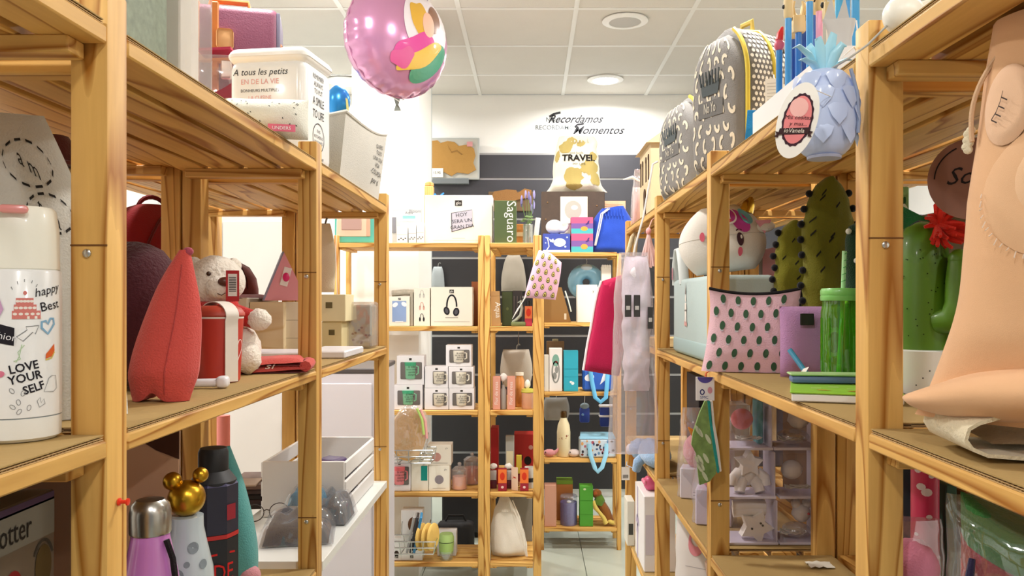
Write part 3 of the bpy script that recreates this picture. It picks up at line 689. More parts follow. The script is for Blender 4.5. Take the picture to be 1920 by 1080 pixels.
# printed tin
t = thing('storage_tin', 'large white storage tin printed with French and English phrases', 'tin', (WX(527, 1.72), 1.725, ZT+.0005), -.14)
TW = .17; TD = .145; TH2 = .232
TIN = M('f4f3f0', .25, coat=.4)
MB().rbox(-TW/2, TW/2, -TD/2, TD/2, 0, TH2-.012, .022, 4).build('body', TIN, t)
MB().rbox(-TW/2-.004, TW/2+.004, -TD/2-.004, TD/2+.004, TH2-.022, TH2+.012, .02, 4).build('lid', M('f8f7f4', .3, coat=.3), t)
fm = (lambda a, b: (a*1.1, -TD/2-.0008, b*1.17)); q = Ink(); p_ = Ink()
q.text('A tous les petits', -.012, .158, .0165, shear=.25).text('BONHEURS MULTIPLES', -.012, .128, .0075)
p_.text('EN DE LA VIE', -.012, .142, .013).text('LA CUISINE', -.012, .115, .009)
p_.poly([(-.056, .088), (.03, .094), (.03, .107), (-.056, .101)]).poly([(-.062, .085), (-.05, .086), (-.05, .097), (-.062, .096), (-.058, .09)]).poly([(.036, .09), (.024, .091), (.024, .103), (.036, .103), (.032, .097)])
q.text('Les', .012, .03, .018, shear=.3).text('MEILLEURS', .01, .016, .012)
q.put('lettering', ink('3a3a3e'), t, fm); p_.put('pink_print', ink('e9a9a4'), t, fm)
Ink().text('INSTAGRAM', -.013, .0925, .009).put('ribbon_lettering', ink('fbeeee'), t, lambda a, b: (a*1.1, -TD/2-.0014, b*1.17))
sm = (lambda a, b: (TW/2+.0008, a*1.12, b*1.17)); q = Ink()
q.text('REMEMBER', -.005, .16, .0125, sx=.85).text('ALWAYS', -.005, .147, .0125, sx=.85).text('TO PUT', -.005, .134, .0125, sx=.85).text('A SMILE', -.005, .113, .021, sx=.72).text('TO LIFE', -.005, .09, .021, sx=.72)
q.ring(-.005, .055, .026, .026, .0016).text('THIS', -.005, .064, .008).text('KITCHEN IS', -.005, .054, .008).text('SEASONED', -.005, .044, .008).text('with love', -.005, .015, .012, shear=.3)
q.put('side_lettering', ink('2e2e32'), t, sm)
# patterned pouch before the tin
s = Soft(.14, .07, .09, tf=lambda v: (1-abs(2*v-1)**2.2)**.7, wr=.006, seed=11, ws=16)
t = thing('patterned_pouch', 'white crumpled pouch with small black motifs in front of the tin', 'pouch', (WX(497, 1.385), 1.395, ZT), .1)
s.mesh().build('body', cloth('eae9dc'), t, 70)
q = Ink(); random.seed(5)
for i in range(26): q.ell(random.uniform(-.85, .85), random.uniform(.12, .9), .025, .012, 7, random.uniform(0, 3))
q.put('motif_print', ink('3b3d36'), t, s.front(.002))['kind'] = 'stuff'
q = thing('price_label', 'small pink label lying on the shelf under the motif pouch', 'label', (WX(528, 1.33), 1.33, ZT), .2)
MB().box(-.022, .022, 0, .001, 0, .012).build('card', paper('e8718c'), q, 0); Ink().text('UNDERS', 0, .003, .008).put('lettering', ink('ffffff'), q, flat(0))
# grey canvas bin
t = thing('canvas_bin', 'grey canvas storage bin with black Spanish lettering, far left top shelf', 'bin', (-.53, 2.02, ZT))
def binpt(side, a, b):
    # side 0 aisle face, 1 far, 2 wall, 3 near ; a along, b height
    L0, L1 = -.18, .285; x0, x1 = -.085, .09; fl = b*.04
    hgt = .15+.055*((a if side == 0 else 1-a) if side in (0, 2) else (1 if side == 1 else 0))
    sag = -.018*math.sin(PI*a)*b
    z = b*(hgt+sag)
    bul = .012*math.sin(PI*a)*math.sin(PI*b*.8)
    if side == 0: return (x1+fl*.5+bul, L0-fl*.5+(L1-L0+fl*1.4)*a, z)
    if side == 1: return (x1+fl*.5-(x1-x0+fl)*a, L1+fl*.9, z)
    if side == 2: return (x0-fl*.5-bul, L1+fl*.9-(L1-L0+fl*1.4)*a, z)
    return (x0-fl*.5+(x1-x0+fl)*a, L0-fl*.5-bul, z)
mb = MB()
for sd in range(4): mb.grid(lambda a, b, sd=sd: binpt(sd, a, b), 18, 12)
mb.box(-.085, .09, -.18, .285, 0.0005, .003)
mb.build('body', cloth('c9c5bb', .4), t, 60)
mb = MB(); mb.tube([binpt(s_, i/8, 1.) for s_ in range(4) for i in range(8)], .004, 6, close=True); mb.build('rim', cloth('d6d2c8', .3), t)
q = Ink()
for i, (s_, z_) in enumerate((('QUIERO', .142), ('TODO', .123), ('UNA SOLA', .104), ('VIDA', .086))): q.text(s_, .17, z_, .017, sx=1.9)
q.text('-COLADA', .175, .064, .02, sx=1.9).text('por ti', .18, .04, .024, sx=1.9, shear=.3)
q.put('lettering', ink('2b2b2d'), t, lambda a, b: Vector(binpt(0, (a+.18)/.465, min(1, b/.19)))+Vector((.0015, 0, 0)))
# small blue foil balloon behind
t = thing('foil_balloon', 'small blue foil balloon behind the grey canvas bin', 'balloon', W(634, 190, 3.3))
MB().ball((0, 0, 0), .05, .035, .065, 18, 12, p=.05).build('body', M('2f8fd6', .25, metal=.4), t)
MB().tube([(.02, -.01, .03), (.04, -.02, 0), (.045, -.02, -.05)], .005, 6).build('yellow_rim', M('c9c46a', .4), t)
MB().tube([(0, 0, -.064), (.003, 0, -.3), (-.01, 0, -.62), (0, 0, -.9)], .001, 4).build('ribbon', M('dddddd', .5), t)
# ================================================================= left rack: lower shelves
# --- lettered carton, bottom left corner
t = thing('toy_carton', 'dark printed carton with gothic lettering at the bottom left corner', 'box', (-.545, .63, ZLB))
MB().rbox(-.075, .072, -.165, .165, 0, .342, .0015, 1).build('body', M('5a4c3c', .6, var=.2), t)
sm = sideR(.072)
Ink().rect(-.163, .300, .163, .335).put('grey_band', ink('6f6a5e'), t, sm)
q = Ink().text('Potter', .098, .307, .031, sx=.72); q.put('lettering', ink('1d1813'), t, sideR(.072, e=.0016))
Ink().ell(.1455, .272, .013, .021).put('brown_oval', ink('4a3a1c'), t, sideR(.072)); Ink().ell(.1, .262, .014, .02).put('red_oval', ink('6e1513'), t, sideR(.072))
Ink().ring(.1455, .272, .016, .025, .003, 20, a0=.4, a1=2.6).put('oval_caption', ink('3a352c'), t, sideR(.072)); Ink().rect(-.163, .333, .163, .341).put('violet_edge', ink('4c3a52'), t, sideR(.072))
# --- bottles
def bottle(name, label, x, y, z, prof, mat, n=36):
    t = thing(name, label, 'bottle', (x, y, z), 0); MB().lathe(prof, n).build('body', mat, t); return t
x, y = WX(282, .985), .985
t = bottle('steel_bottle', 'glossy pink bottle with a brushed steel dome cap', x, y, ZLB, [(.001, 0), (.031, 0), (.034, .004), (.034, .17), (.0325, .19), (.026, .22), (.0225, .238), (.0215, .25), (.001, .251)], M('c87cc4', .22, coat=.6))
MB().lathe([(.0235, .243), (.0242, .245), (.0242, .268), (.022, .278), (.016, .284), (.001, .2855)], 36).build('cap', M('b4b2ac', .28, metal=1.), t)
a0 = math.atan2(-y, -x)
q = Ink().stroke([(-.012, .155), (.0, .165), (.012, .163), (.016, .172), (.024, .17)], .0007).ring(.018, .15, .007, .01, .0007, 14)
q.put('line_print', ink('ecd0ea'), t, cyl(.0338, a0+.1))
mb = MB(); mb.tube([(.025, -.012, .238), (.033, -.012, .215), (.041, -.014, .16), (.045, -.014, .11)], .004, 6); mb.build('carry_strap', cloth('1b1418'), t)
x, y = WX(350, 1.09), 1.09
t = bottle('grey_bottle', 'pale grey bottle with dark dots and a golden ball stopper', x, y, ZLB, [(.001, 0), (.034, 0), (.0365, .004), (.0365, .13), (.034, .165), (.026, .2), (.022, .22), (.0215, .236), (.001, .237)], M('b4bfc2', .25, coat=.5))
GOLD = M('c79a2e', .3, metal=1.)
MB().ball((0, 0, .26), .0245, nu=28, nv=18).build('stopper', GOLD, t)
for dx, dz, dy in ((-.0165, .284, -.006), (.0165, .29, .006)): MB().ball((dx, dy, dz), .0125 if dx < 0 else .0105, nu=20, nv=12).build('stopper_ball', GOLD, t)
q = Ink(); random.seed(9)
for (a, b, r) in ((-.022, .195, .006), (.008, .198, .0075), (.022, .175, .006), (-.012, .165, .0085), (.01, .148, .008), (-.028, .15, .006), (.026, .135, .007), (-.008, .125, .008), (.0, .178, .004), (-.026, .178, .004)): q.ell(a, b, r, r, 16)
q.put('dot_print', ink('7d868a'), t, lambda a, b: ((lambda r: ((r+.0008)*math.cos(math.atan2(-y, -x)+a/r), (r+.0008)*math.sin(math.atan2(-y, -x)+a/r), b))(.0365 if b < .13 else (.0365-(b-.13)/.035*.0025 if b < .165 else .034-(b-.165)/.035*.008))))
x, y = WX(400, 1.2), 1.2
t = thing('black_bottle', 'matt black bottle in a navy and red card sleeve', 'bottle', (x, y, ZLB), 0)
MB().lathe([(.001, 0), (.031, 0), (.033, .004), (.033, .26), (.022, .275), (.001, .276)], 32).build('body', M('16161a', .5), t)
cp = MB(); cp.lathe([(.0205, .272), (.0215, .274), (.0215, .302), (.019, .308), (.001, .309)], 32); cp.build('cap', M('1c1b1d', .55), t)
oc = [(.036*math.cos(a), .036*math.sin(a)) for a in [PI/8+i*PI/4-.25 for i in range(8)]]
def octo(z0, z1, k0=1., k1=1.): return MB().add([(u*k0, v*k0, z0) for u, v in oc]+[(u*k1, v*k1, z1) for u, v in oc], [(i, (i+1) % 8, (i+1) % 8+8, i+8) for i in range(8)]+[tuple(range(7, -1, -1)), tuple(range(8, 16))])
octo(.185, .255).build('sleeve', M('232131', .5), t, 0)
octo(.255, .27, 1., .66).build('sleeve_shoulder', M('3a3658', .5), t, 0)
octo(.178, .184, 1.01, 1.01).build('red_band', M('b3231f', .5), t, 0)
octo(0., .177).build('sleeve_base', M('17161a', .5), t, 0)
a0 = math.atan2(-y, -x)
Ink().text('DE', .012, .118, .036, sx=.7).rect(-.008, .105, .03, .109).rect(-.008, .155, .03, .158).put('red_lettering', ink('c22420'), t, cyl(.0365, a0+.1))
Ink().rect(-.014, .163, .0, .166).rect(-.014, .169, -.003, .172).put('white_print', ink('b9b5b0'), t, cyl(.0365, a0-.2))
Ink().rect(.012, .205, .028, .228).put('red_patch', ink('8f2b33'), t, cyl(.0365, a0+.2))
# --- carton with brown printed top behind the bottles
t = thing('beige_carton', 'beige carton with a brown printed top behind the bottles', 'box', (-.574, 1.16, ZLB), .38)
MB().rbox(-.06, .06, -.03, .03, 0, .355, .0015, 1).build('body', paper('c99f80'), t)
Ink().rect(-.06, .001, -.035, .354).put('grey_stripe', ink('9b978f'), t, flat(-.03))
Ink().poly([(-.035, .354), (.06, .354), (.06, .3), (.03, .315), (-.004, .34), (-.022, .27), (-.035, .24)]).put('brown_print', ink('4a2a1c'), t, flat(-.03, e=.0016))
# --- teal plush fin
s = Soft(.075, .27, .05, wf=lambda v: math.sin(PI*min(1, .12+.8*v)) ** .8*(1-.4*v), wr=.003, seed=2)
t = thing('plush_fish', 'teal and grey tapered plush beside the black bottle', 'plush', (WX(452, 1.42), 1.44, ZLB), .3, rot=(0, -.12, .3))
s.mesh().build('body', cloth('5fa3a0', .5), t, 70)
MB().ball((.012, -.012, .035), .02, .016, .02, 14, 10).build('belly', cloth('d6949b', .5), t, 60)
# --- red push pin in the post
t = thing('push_pin', 'red push pin stuck in the nearest left post', 'push pin', W(236, 941, .8195), 0, rot=(0, PI/2, 0))
MB().lathe([(.0005, -.004), (.0006, 0), (.004, .0005), (.004, .002), (.0022, .003), (.002, .008), (.0038, .009), (.0036, .0105), (.001, .011)], 16).build('head', plastic('e8361f'), t)
t.location.x = LX1+.0006
# --- white board: folders, crate, packs
t = thing('magazine_stack', 'stack of dark magazines on the white shelf board', 'magazines', (WX(476, 2.08), 2.1, ZLB+.0005), .12)
z = 0
for k in range(5):
    MB().rbox(-.058+.004*math.sin(k*2), .055+.004*math.sin(k*2), -.08, .08, z, z+.012, .002, 1).build('magazine', paper(['2c2422', '3a2a2a', '241c1c', '40302e', '7a6258'][k]), t, rot=(0, 0, .05*math.sin(k*3))); z += .0125
MB().rbox(-.1, .02, -.1, -.02, z, z+.004, .001, 1).build('loose_leaf', paper('b7a08a'), t)
t = thing('white_crate', 'white slatted wooden crate on the white shelf board', 'crate', (-.555, 2.13, ZLB+.0005), 0.)
CW = M('eceae8', .5, .1, 60.)
hx, hy, hh = .1, .175, .135
MB().rbox(-hx, hx, -hy, hy, 0, .01, .001, 1).build('floor_panel', CW, t)
for sy in (-1, 1): MB().rbox(-hx, hx, sy*hy-.005, sy*hy+.005, 0, hh, .001, 1).build('end_panel', CW, t)
for sx in (-1, 1):
    for k in range(3): MB().rbox(sx*hx-.004, sx*hx+.004, -hy, hy, .002+k*.047, .038+k*.047, .001, 1).build('slat', CW, t)
q = thing('glasses_case', 'dark purple glasses case lying in the white crate', 'case', (-.53, 2.08, ZLB+.095), -.35)
MB().rbox(-.02, .045, -.035, .035, .0, .026, .012, 3).build('shell', M('42285c', .5), q)
MB().rbox(-.019, .044, -.0355, .0355, .0125, .0135, .0004, 1).build('seam', M('22142e', .5), q)
q2 = MB().rbox(-.06, .075, -.1, .1, 0, .083, .004, 1).build('filler_box', paper('8d8a92'), None, loc=(-.55, 2.1, ZLB+.0112)); tag(q2, 'grey box at the bottom of the white crate under the purple case', 'box')
# packed garments
def pack(name, label, x, y, z, sx, sy, sz, hx, rz, seed, extra=None):
    t = thing(name, label, 'pack', (x, y, z), rz)
    def pil(k, e):
        def fn(a, b, sg):
            u, v = 2*a-1, 2*b-1; q = (max(0, 1-abs(u)**3.2)*max(0, 1-abs(v)**3.2))**.45
            n = 1+.35*noise.noise(Vector((u*2.2+seed, v*2.2, sg*2)))
            return (sx*k*u, sy*k*v, (sz*q*n if sg > 0 else 0)+e)
        m = MB(); m.grid(lambda a, b: fn(a, b, 1), 22, 18); m.grid(lambda a, b: fn(a, b, 0), 22, 18); return m
    pil(.86, .002).build('garment', cloth(hx, .5), t, 70); pil(1., .004).build('bag', clear('f2f2f4', .2, .05), t, 70)
    return t
pack('garment_pack', 'clear bag with a folded grey garment at the white board edge', WX(560, 1.8), 1.8, ZLB+.0005, .08, .095, .05, '4b4a50', .2, 1)
pack('garment_pack', 'clear bag with a slate grey garment right of the second left post', -.475, 1.93, ZLB+.0005, .045, .06, .06, '6c737a', .0, 5)
t = pack('blue_pack', 'crumpled bright blue plastic pack before the white crate', -.47, 2.005, ZLB+.06, .045, .035, .04, '2f8fb5', -.1, 8)
t.location = (-.53, 1.905, ZLB+.045)
t = thing('eyeglasses', 'thin framed eyeglasses lying behind the grey garment pack', 'eyeglasses', (WX(500, 1.9), 1.9, ZLB+.004), .3)
for x in (-.028, .028): MB().tube([(x+.022*math.cos(a), 0, .022+.02*math.sin(a)) for a in [2*PI*i/20 for i in range(20)]], .0012, 5, close=True).build('rim', M('3a2c26', .3), t)
MB().tube([(-.006, 0, .026), (0, -.002, .029), (.006, 0, .026)], .0012, 5).build('bridge', M('3a2c26', .3), t)
for x in (-.05, .05): MB().tube([(x, 0, .028), (x, .06, .024), (x*.95, .09, .004)], .0014, 5).build('temple', M('3a2c26', .3), t)
# pink roll behind and red-white sack below
t = thing('pink_roll', 'pink paper roll with a white band standing behind the left racks', 'paper roll', (WX(419, 2.28), 2.28, ZLB+.001))
MB().lathe([(.001, 0), (.018, 0), (.018, .2), (.001, .2)], 20).build('roll', paper('ee8e84'), t); MB().lathe([(.0184, .075), (.0184, .08)], 20).build('band', paper('f3eeee'), t)
s = Soft(.16, .13, .1, tf=lambda v: (1-abs(2*v-1)**4)**.5, wr=.006, seed=6)
t = thing('printed_sack', 'white and red printed sack on the shelf below the white board', 'bag', (-.5, 2.1, ZLG), .8)
s = Soft(.2, .19, .12, tf=lambda v: (1-abs(2*v-1)**4)**.5, wr=.006, seed=6)
s.mesh().build('body', cloth('ded7cc'), t, 70)
Ink().rect(-.9, .5, .9, .66).put('red_band', ink('a82424'), t, s.front(.002)); Ink().text('90 UDS', 0, .74, .12, sx=1.4).put('lettering', ink('4a4a46'), t, s.front(.002))
# ================================================================= back rack: lettered cartons
def glo(q, x, z, s): q.rect(x-s, z-s*.8, x+s, z+s*.8)
DK = ink('3a3733')
def logo_box(t, x, z, s, y):
    Ink().rect(x-s, z-s*.8, x+s, z+s*.8).put('logo_plate', DK, t, flat(y)); Ink().text('glo', x, z-s*.35, s*1.25).put('logo_lettering', ink('f2efe8'), t, flat(y, e=.0016))
d = D1+.02
z1, z2, z3, z4, z5 = [z_+.0012 for z_ in ZM]
PW = paper('efe9da')
t, wd, h = boxed('picture_frame', 'turquoise edged picture frame on the back rack behind the far left post', 'picture frame', 627, 704, 404, z1, d, .04, paper('5fb8a6'), r=.004)
MB().rbox(-wd/2+.012, wd/2-.03, -.024, -.0205, .03, h-.006, .002, 1).build('mount', paper('eac9ac'), t)
MB().rbox(-wd/2+.035, wd/2-.065, -.027, -.0235, .06, h-.008, .002, 1).build('picture', paper('b8958a'), t)
MB().rbox(wd/2-.042, wd/2-.024, -.026, -.0205, .03, h-.008, .002, 1).build('side_strip', paper('d9a58a'), t)
t, wd, h = boxed('blister_card', 'grey blister card leaning at the left end of the back rack top', 'card', 735, 790, 391, z1, d+.07, .012, paper('cfd0ce'))
Ink().text('Bloom', .04, h-.02, .022).rect(-wd/2, h*.3, -wd/2+.02, h*.75).put('print', ink('8a8a90'), t, flat(-.006))
t, wd, h = boxed('white_pack', 'white pack with a pale teal window on the back rack top', 'box', 750, 784, 400, z1+.09, d+.04, .02, paper('f1f1ee')); t.location.z = z1; t.children[0].data.transform(Matrix.Scale(1.0, 4))
MB().rbox(-wd/2, wd/2, -.01, .01, 0, .1, .001, 1).build('lower_part', paper('f1f1ee'), t)
Ink().rect(-.03, .118, .03, .132).put('teal_window', ink('8fc4c4'), t, flat(-.0105)); Ink().text('Aqua', 0, .14, .018).put('lettering', ink('6a6a6a'), t, flat(-.0105))
for k, (a, b, y_, lb) in enumerate(((744, 764, 425, 'small white carton with black scribble, leftmost under the blister card'), (766, 780, 420, 'small white carton, middle of three under the blister card'), (781, 795, 417, 'small white carton, right of three under the blister card'))):
    t, wd, h = boxed('small_carton', lb, 'box', a, b, y_, z1, d, .035, paper('f4f3ef'), group='small white cartons')
    q = Ink().rect(-wd/2, h*.5, wd/2, h*.51)
    for i in range(4): q.ell(-wd*.3+wd*.2*i, h*(.2+.08*(i % 2)), .004, .003, 8)
    q.put('scribble_print', ink('7a7a78' if k else '333333'), t, flat(-.0175))
t, wd, h = boxed('lightbox_carton', 'large white carton showing a cinema light box sign', 'box', 797, 923, 366, z1, d+.022, .12, paper('f3efe6'))
logo_box(t, -.001, h*.835, .0165, -.06)
Ink().poly([(-.036, h*.63), (.064, h*.7), (.067, h*.35), (-.034, h*.23)]).put('sign_print', ink('5a5660'), t, flat(-.06)); Ink().poly([(-.032, h*.62), (.064, h*.69), (.066, h*.365), (-.03, h*.25)]).put('sign_face', ink('cfccd8'), t, flat(-.06, e=.0014))
Ink().text('HOY', .015, h*.555, .026, rot=.1).text('SERA UN', .016, h*.43, .024, rot=.1).text('GRAN DIA', .018, h*.31, .024, rot=.1).put('sign_lettering', ink('2b2b30'), t, flat(-.06, e=.002))
Ink().rect(-.03, .022, .03, .024).rect(-.12, .012, .12, .0135).put('caption_line', ink('b8b2a8'), t, flat(-.06))
t, wd, h = boxed('green_carton', 'dark green carton lettered Saguaro in white', 'box', 927, 968, 376, z1, d, .11, paper('55663f'))
Ink().text('Saguaro', .008, h*.5, .062, rot=-PI/2, sx=1.0).put('lettering', ink('f2f2ea'), t, flat(-.055))
# wooden letter and blue brush peeking behind
t, wd, h = boxed('wooden_jar', 'small tan wooden jar behind the large light box carton', 'jar', 796, 812, 349, z1, d+.16, .045, wood('z', 'd9ab6a', 'b98845')); 
MB().lathe([(.019, 0), (.023, .004), (.021, .018), (.008, .024), (.001, .025)], 16).build('lid', wood('z', 'c99a5a', 'a97835'), t, loc=(0, 0, h))
t = thing('blue_tassel', 'bright blue tassel showing above the light box carton', 'tassel', (WX(822, d+.16), d+.16, WZ(372, d+.16)))
random.seed(4)
for i in range(7): MB().tube([(0, 0, 0), (random.uniform(-.03, .03), random.uniform(-.01, .01), random.uniform(.02, .035))], .004, 5).build('strand', cloth('2f7fd0'), t)
MB().tube([(0, 0, 0), (.002, .0, -.235+.012)], .003, 5).build('stick', wood('z'), t)
t.location.z = z1+.226
# lavender in glass
t = thing('lavender_vase', 'lavender sprigs in a small glass vase beside the green carton', 'plant', (WX(990, d+.05), d+.05, z1))
MB().lathe([(.02, .002), (.024, .004), (.022, .09), (.023, .092), (.0245, .09), (.026, 0), (.001, 0)], 20).build('vase', clear('eef2ee', .25), t)
random.seed(12)
for i in range(9):
    a = random.uniform(0, 6.28); r = random.uniform(.008, .042); hh = random.uniform(.16, .235)
    st = MB().tube([(0, 0, .01), (r*.3*math.cos(a), r*.2*math.sin(a), .1), (r*math.cos(a), r*.5*math.sin(a), hh)], .0013, 5).build('stem', M('6f8a55', .7), t)
    MB().ball((r*math.cos(a), r*.5*math.sin(a), hh), .0055, .0055, .022, 8, 6, p=.3, seed=i).build('flower', M(random.choice(['8a83b8', '9a94c6', '77709f']), .8), st)
    MB().ball((r*.6*math.cos(a+.7), r*.4*math.sin(a+.7), hh*.55), .012, .002, .005, 8, 4).build('leaf', M('7d9a62', .7), st)
t, wd, h = boxed('orange_block', 'small orange carton behind the lavender vase', 'box', 968, 982, 420, z1, d+.12, .04, paper('d28a45'))
Ink().rect(-wd/2, h*.4, wd/2, h*.6).put('pale_band', ink('e9c79a'), t, flat(-.02))
t = MB().rbox(-.012, .012, -.035, .035, 0, .13, .002, 1).build('white_card', paper('eeeae4'), None, loc=(WX(1003, d+.1), d+.14, z1), rot=(0, .12, 0)); tag(t, 'narrow white carton leaning right of the lavender vase', 'box')
# --- second shelf
t, wd, h = boxed('tablet_carton', 'white carton with a blue tablet picture on the back rack', 'box', 730, 768, 556, z2, d, .05, PW)
logo_box(t, 0, h*.92, .006, -.025)
Ink().rect(-.034, .02, .032, h*.85).put('blue_picture', ink('8fa6cf'), t, flat(-.025)); Ink().ell(-.02, h*.72, .014, .01, rot=.6).ell(.022, h*.74, .014, .01, rot=-.6).rect(-.02, .018, .018, .023).put('white_print', ink('eef0f4'), t, flat(-.025, e=.0015))
t, wd, h = boxed('grey_carton', 'thin grey carton between the tablet and earphone cartons', 'box', 769, 774.5, 548, z2, d+.01, .05, paper('b0a898'))
t, wd, h = boxed('earphone_carton', 'tall white carton with three small earphone pictures', 'box', 776, 806, 540, z2, d, .06, PW)
for k, (cc, f) in enumerate((('c9c6bd', .82), ('d9a595', .5), ('2b2b2e', .2))):
    Ink().ring(0, h*f, .008, .022, .0028, 14, a0=0, a1=PI).ell(-.009, h*f-.004, .0045, .011, 10).ell(.009, h*f-.004, .0045, .011, 10).put('earphone_picture', ink(cc), t, flat(-.03))
t, wd, h = boxed('headphone_carton', 'large white carton with black headphones picture', 'box', 808, 886, 538, z2, d, .09, PW)
logo_box(t, 0, h*.885, .0105, -.045)
Ink().ring(0, h*.52, .023, .05, .0075, 20, a0=-.1, a1=PI+.1).ell(-.024, h*.39, .014, .02, rot=.3).ell(.021, h*.36, .015, .02, rot=-.2).put('headphone_picture', ink('26252a'), t, flat(-.045))
Ink().ell(-.024, h*.39, .007, .012, rot=.3).ell(.021, h*.36, .008, .012, rot=-.2).put('cushion_picture', ink('57555c'), t, flat(-.045, e=.0015))
Ink().rect(-.03, .038, .03, .041).rect(-.085, .02, .085, .0212).put('caption_line', ink('8f8a80'), t, flat(-.045))
t, wd, h = boxed('brown_carton', 'small brown carton behind the headphone carton', 'box', 884, 896, 528, z2, d+.1, .06, paper('9a5a34'))
t = thing('speckled_fabric', 'rolled speckled beige cloth lying behind the tablet carton', 'cloth', (WX(757, d+.1), d+.12, z2))
t.location.z = z2+.0; MB().rbox(-.055, .055, -.03, .03, 0, .14, .01, 2).build('base_roll', cloth('a9a294'), t); MB().tube([(-.06, 0, .155), (0, 0, .16), (.06, 0, .158)], .016, 10).build('top_roll', M('b7b0a0', .9, var=.4, vscale=60.), t)
t, wd, h = boxed('aqua_carton', 'narrow beige carton lettered Aqua leaning on the narrow rack', 'box', 922, 939, 546, z2, d, .05, paper('b9905c'), r=.001)
Ink().text('Aqua', .0, h*.46, .036, rot=-PI/2).put('lettering', ink('f2ece0'), t, flat(-.025)); t.rotation_euler = (0, -.04, 0)
Ink().rect(-wd/2, h*.86, wd/2, h*.865).put('lid_line', ink('7d5c34'), t, flat(-.025))
t, wd, h = boxed('green_carton', 'dark olive carton behind the narrow Aqua carton', 'box', 941, 962, 547, z2, d+.05, .09, paper('46502f'))
Ink().ell(0, h*.5, .006, .008).put('emblem', ink('6a7448'), t, flat(-.045))
t, wd, h = boxed('dark_lantern', 'black lantern frame on the narrow rack beside the olive carton', 'lantern', 961, 979, 545, z2, d+.04, .04, M('2e2926', .5))
for x in (-.015, 0, .015): MB().box(x-.002, x+.002, -.024, -.02, h*.3, h*.85).build('bar', M('5a5048', .5), t, 0)
t = thing('horn_figurine', 'pale twisted figurine on the narrow rack before the orange label bottle', 'figurine', (WX(974, d), d+.01, z2))
MB().tube([(-.035, 0, .02), (-.015, 0, .03), (.005, 0, .05), (.012, .005, .085), (.004, 0, .12), (-.008, 0, .11)], [.004, .007, .008, .007, .006, .003], 8).build('body', M('b9bfae', .6), t)
MB().rbox(-.04, .03, -.02, .02, 0, .02, .006, 2).build('base', M('75804f', .6), t)
t, wd, h = boxed('diffuser_carton', 'orange and crimson fragrance carton by the post with the avocado pouch', 'box', 984, 998, 574, z2, d, .03, paper('c23a4e'), group='fragrance cartons')
Ink().rect(-wd/2, h*.38, wd/2, h).put('orange_panel', ink('e9804f'), t, flat(-.015)); Ink().ell(0, h*.68, wd*.32, h*.2).put('red_disc', ink('d8402e'), t, flat(-.015, e=.0015)); MB().lathe([(.01, 0), (.01, .025), (.001, .026)], 12).build('cap', M('222222', .4), t, loc=(0, 0, h))
# hanging grey shirts seen through the racks
def hang(name, label, px0, px1, y0, y1, d_, hx, seed=0, wf=None):
    wd = (px1-px0)*d_/F; h = (y1-y0)*d_/F
    s = Soft(wd, h, .05, wf=wf or (lambda v: .82+.18*math.sin(PI*v)), wr=.006, seed=seed)
    t = thing(name, label, 'fabric', (WX((px0+px1)/2, d_), d_, WZ(y1, d_)), 0)
    s.mesh().build('body', cloth(hx), t, 70)
    MB().tube([(0, 0, h-.01), (.004, .0, h+.02), (.014, .0, h+.03), (.02, 0, h+.022)], .0025, 6).build('hook', M('b5b5b0', .3, metal=1.), t)
    return t, s
hang('hanging_bag', 'grey cloth bag hanging on the slat wall behind the narrow rack', 940, 986, 478, 546, DW-.09, 'a59c8e', 2, lambda v: 1-.5*v**3)
hang('hanging_bag', 'pale grey cloth hanging on the slat wall behind the headphone carton', 808, 834, 500, 545, DW-.09, '9fa6a8', 4, lambda v: 1-.4*v**2)
# --- third shelf: mug cartons
def mugbox(label, a, b, yt, zb, dd, hx, grp, lid=None, zoff=None, winr=False):
    t, wd, h = boxed('mug_carton', label, 'box', a, b, yt, zb, dd, .085, paper('efedf0'), group=grp)
    # window recess with the mug inside shown by a real mug bulging through the cut front
    x0 = -wd*.36 if not winr else -wd*.16; x1 = wd*.42
    MB().rbox(x0, x1, -.0445, -.0415, h*.2, h*.78, .004, 2).build('window', M('6f6a66', .7), t)
    mg = MB().lathe([(.001, h*.21), (.026, h*.21), (.029, h*.25), (.031, h*.75), (.001, h*.76)], 24, Matrix.Translation(((x0+x1)/2-.004, -.027, 0))).build('mug', M(hx, .4), t)
    MB().tube([((x0+x1)/2+.024, -.044, h*.65), ((x0+x1)/2+.034, -.045, h*.62), ((x0+x1)/2+.034, -.045, h*.4), ((x0+x1)/2+.024, -.044, h*.35)], .0035, 6).build('mug_handle', M(hx, .4), t)
    if lid: MB().lathe([(.032, h*.66), (.0325, h*.78), (.001, h*.785)], 24, Matrix.Translation(((x0+x1)/2-.004, -.027, 0))).build('mug_lid', M(lid, .45), t)
    q = Ink()
    for i, (s_, w_) in enumerate((('la vida', .016), ('no se mide', .014), ('sonrie', .015), ('siempre', .014))): q.text(s_, (x0+x1)/2+.004, h*(.6-.09*i), w_*.8, shear=.2)
    q.put('lettering', ink('33322f'), t, lambda a_, b_: (a_, -.0596+((a_-(x0+x1)/2+.004)**2)*16, b_))
    Ink().rect(-.006, h*.84, .006, h*.92).put('logo_plate', DK, t, flat(-.0425))
    return t, h
gm = 'mug gift cartons'
t, h = mugbox('white carton with a mint green lidded mug, lower of two', 738, 792, 722, z3, d, '7fc09a', gm, '3fa377')
mugbox('white carton with a mint green lidded mug, upper of two', 744, 795, 667, z3+h+.0006, d+.004, '7fc09a', gm, '3fa377')
t, h = mugbox('white carton with a cream mug, lower of the shorter stack', 796, 841, 728, z3, d, 'e3dccb', gm, winr=True)
mugbox('white carton with a cream mug, upper of the shorter stack', 797, 840, 687, z3+h+.0006, d, 'e3dccb', gm, winr=True)
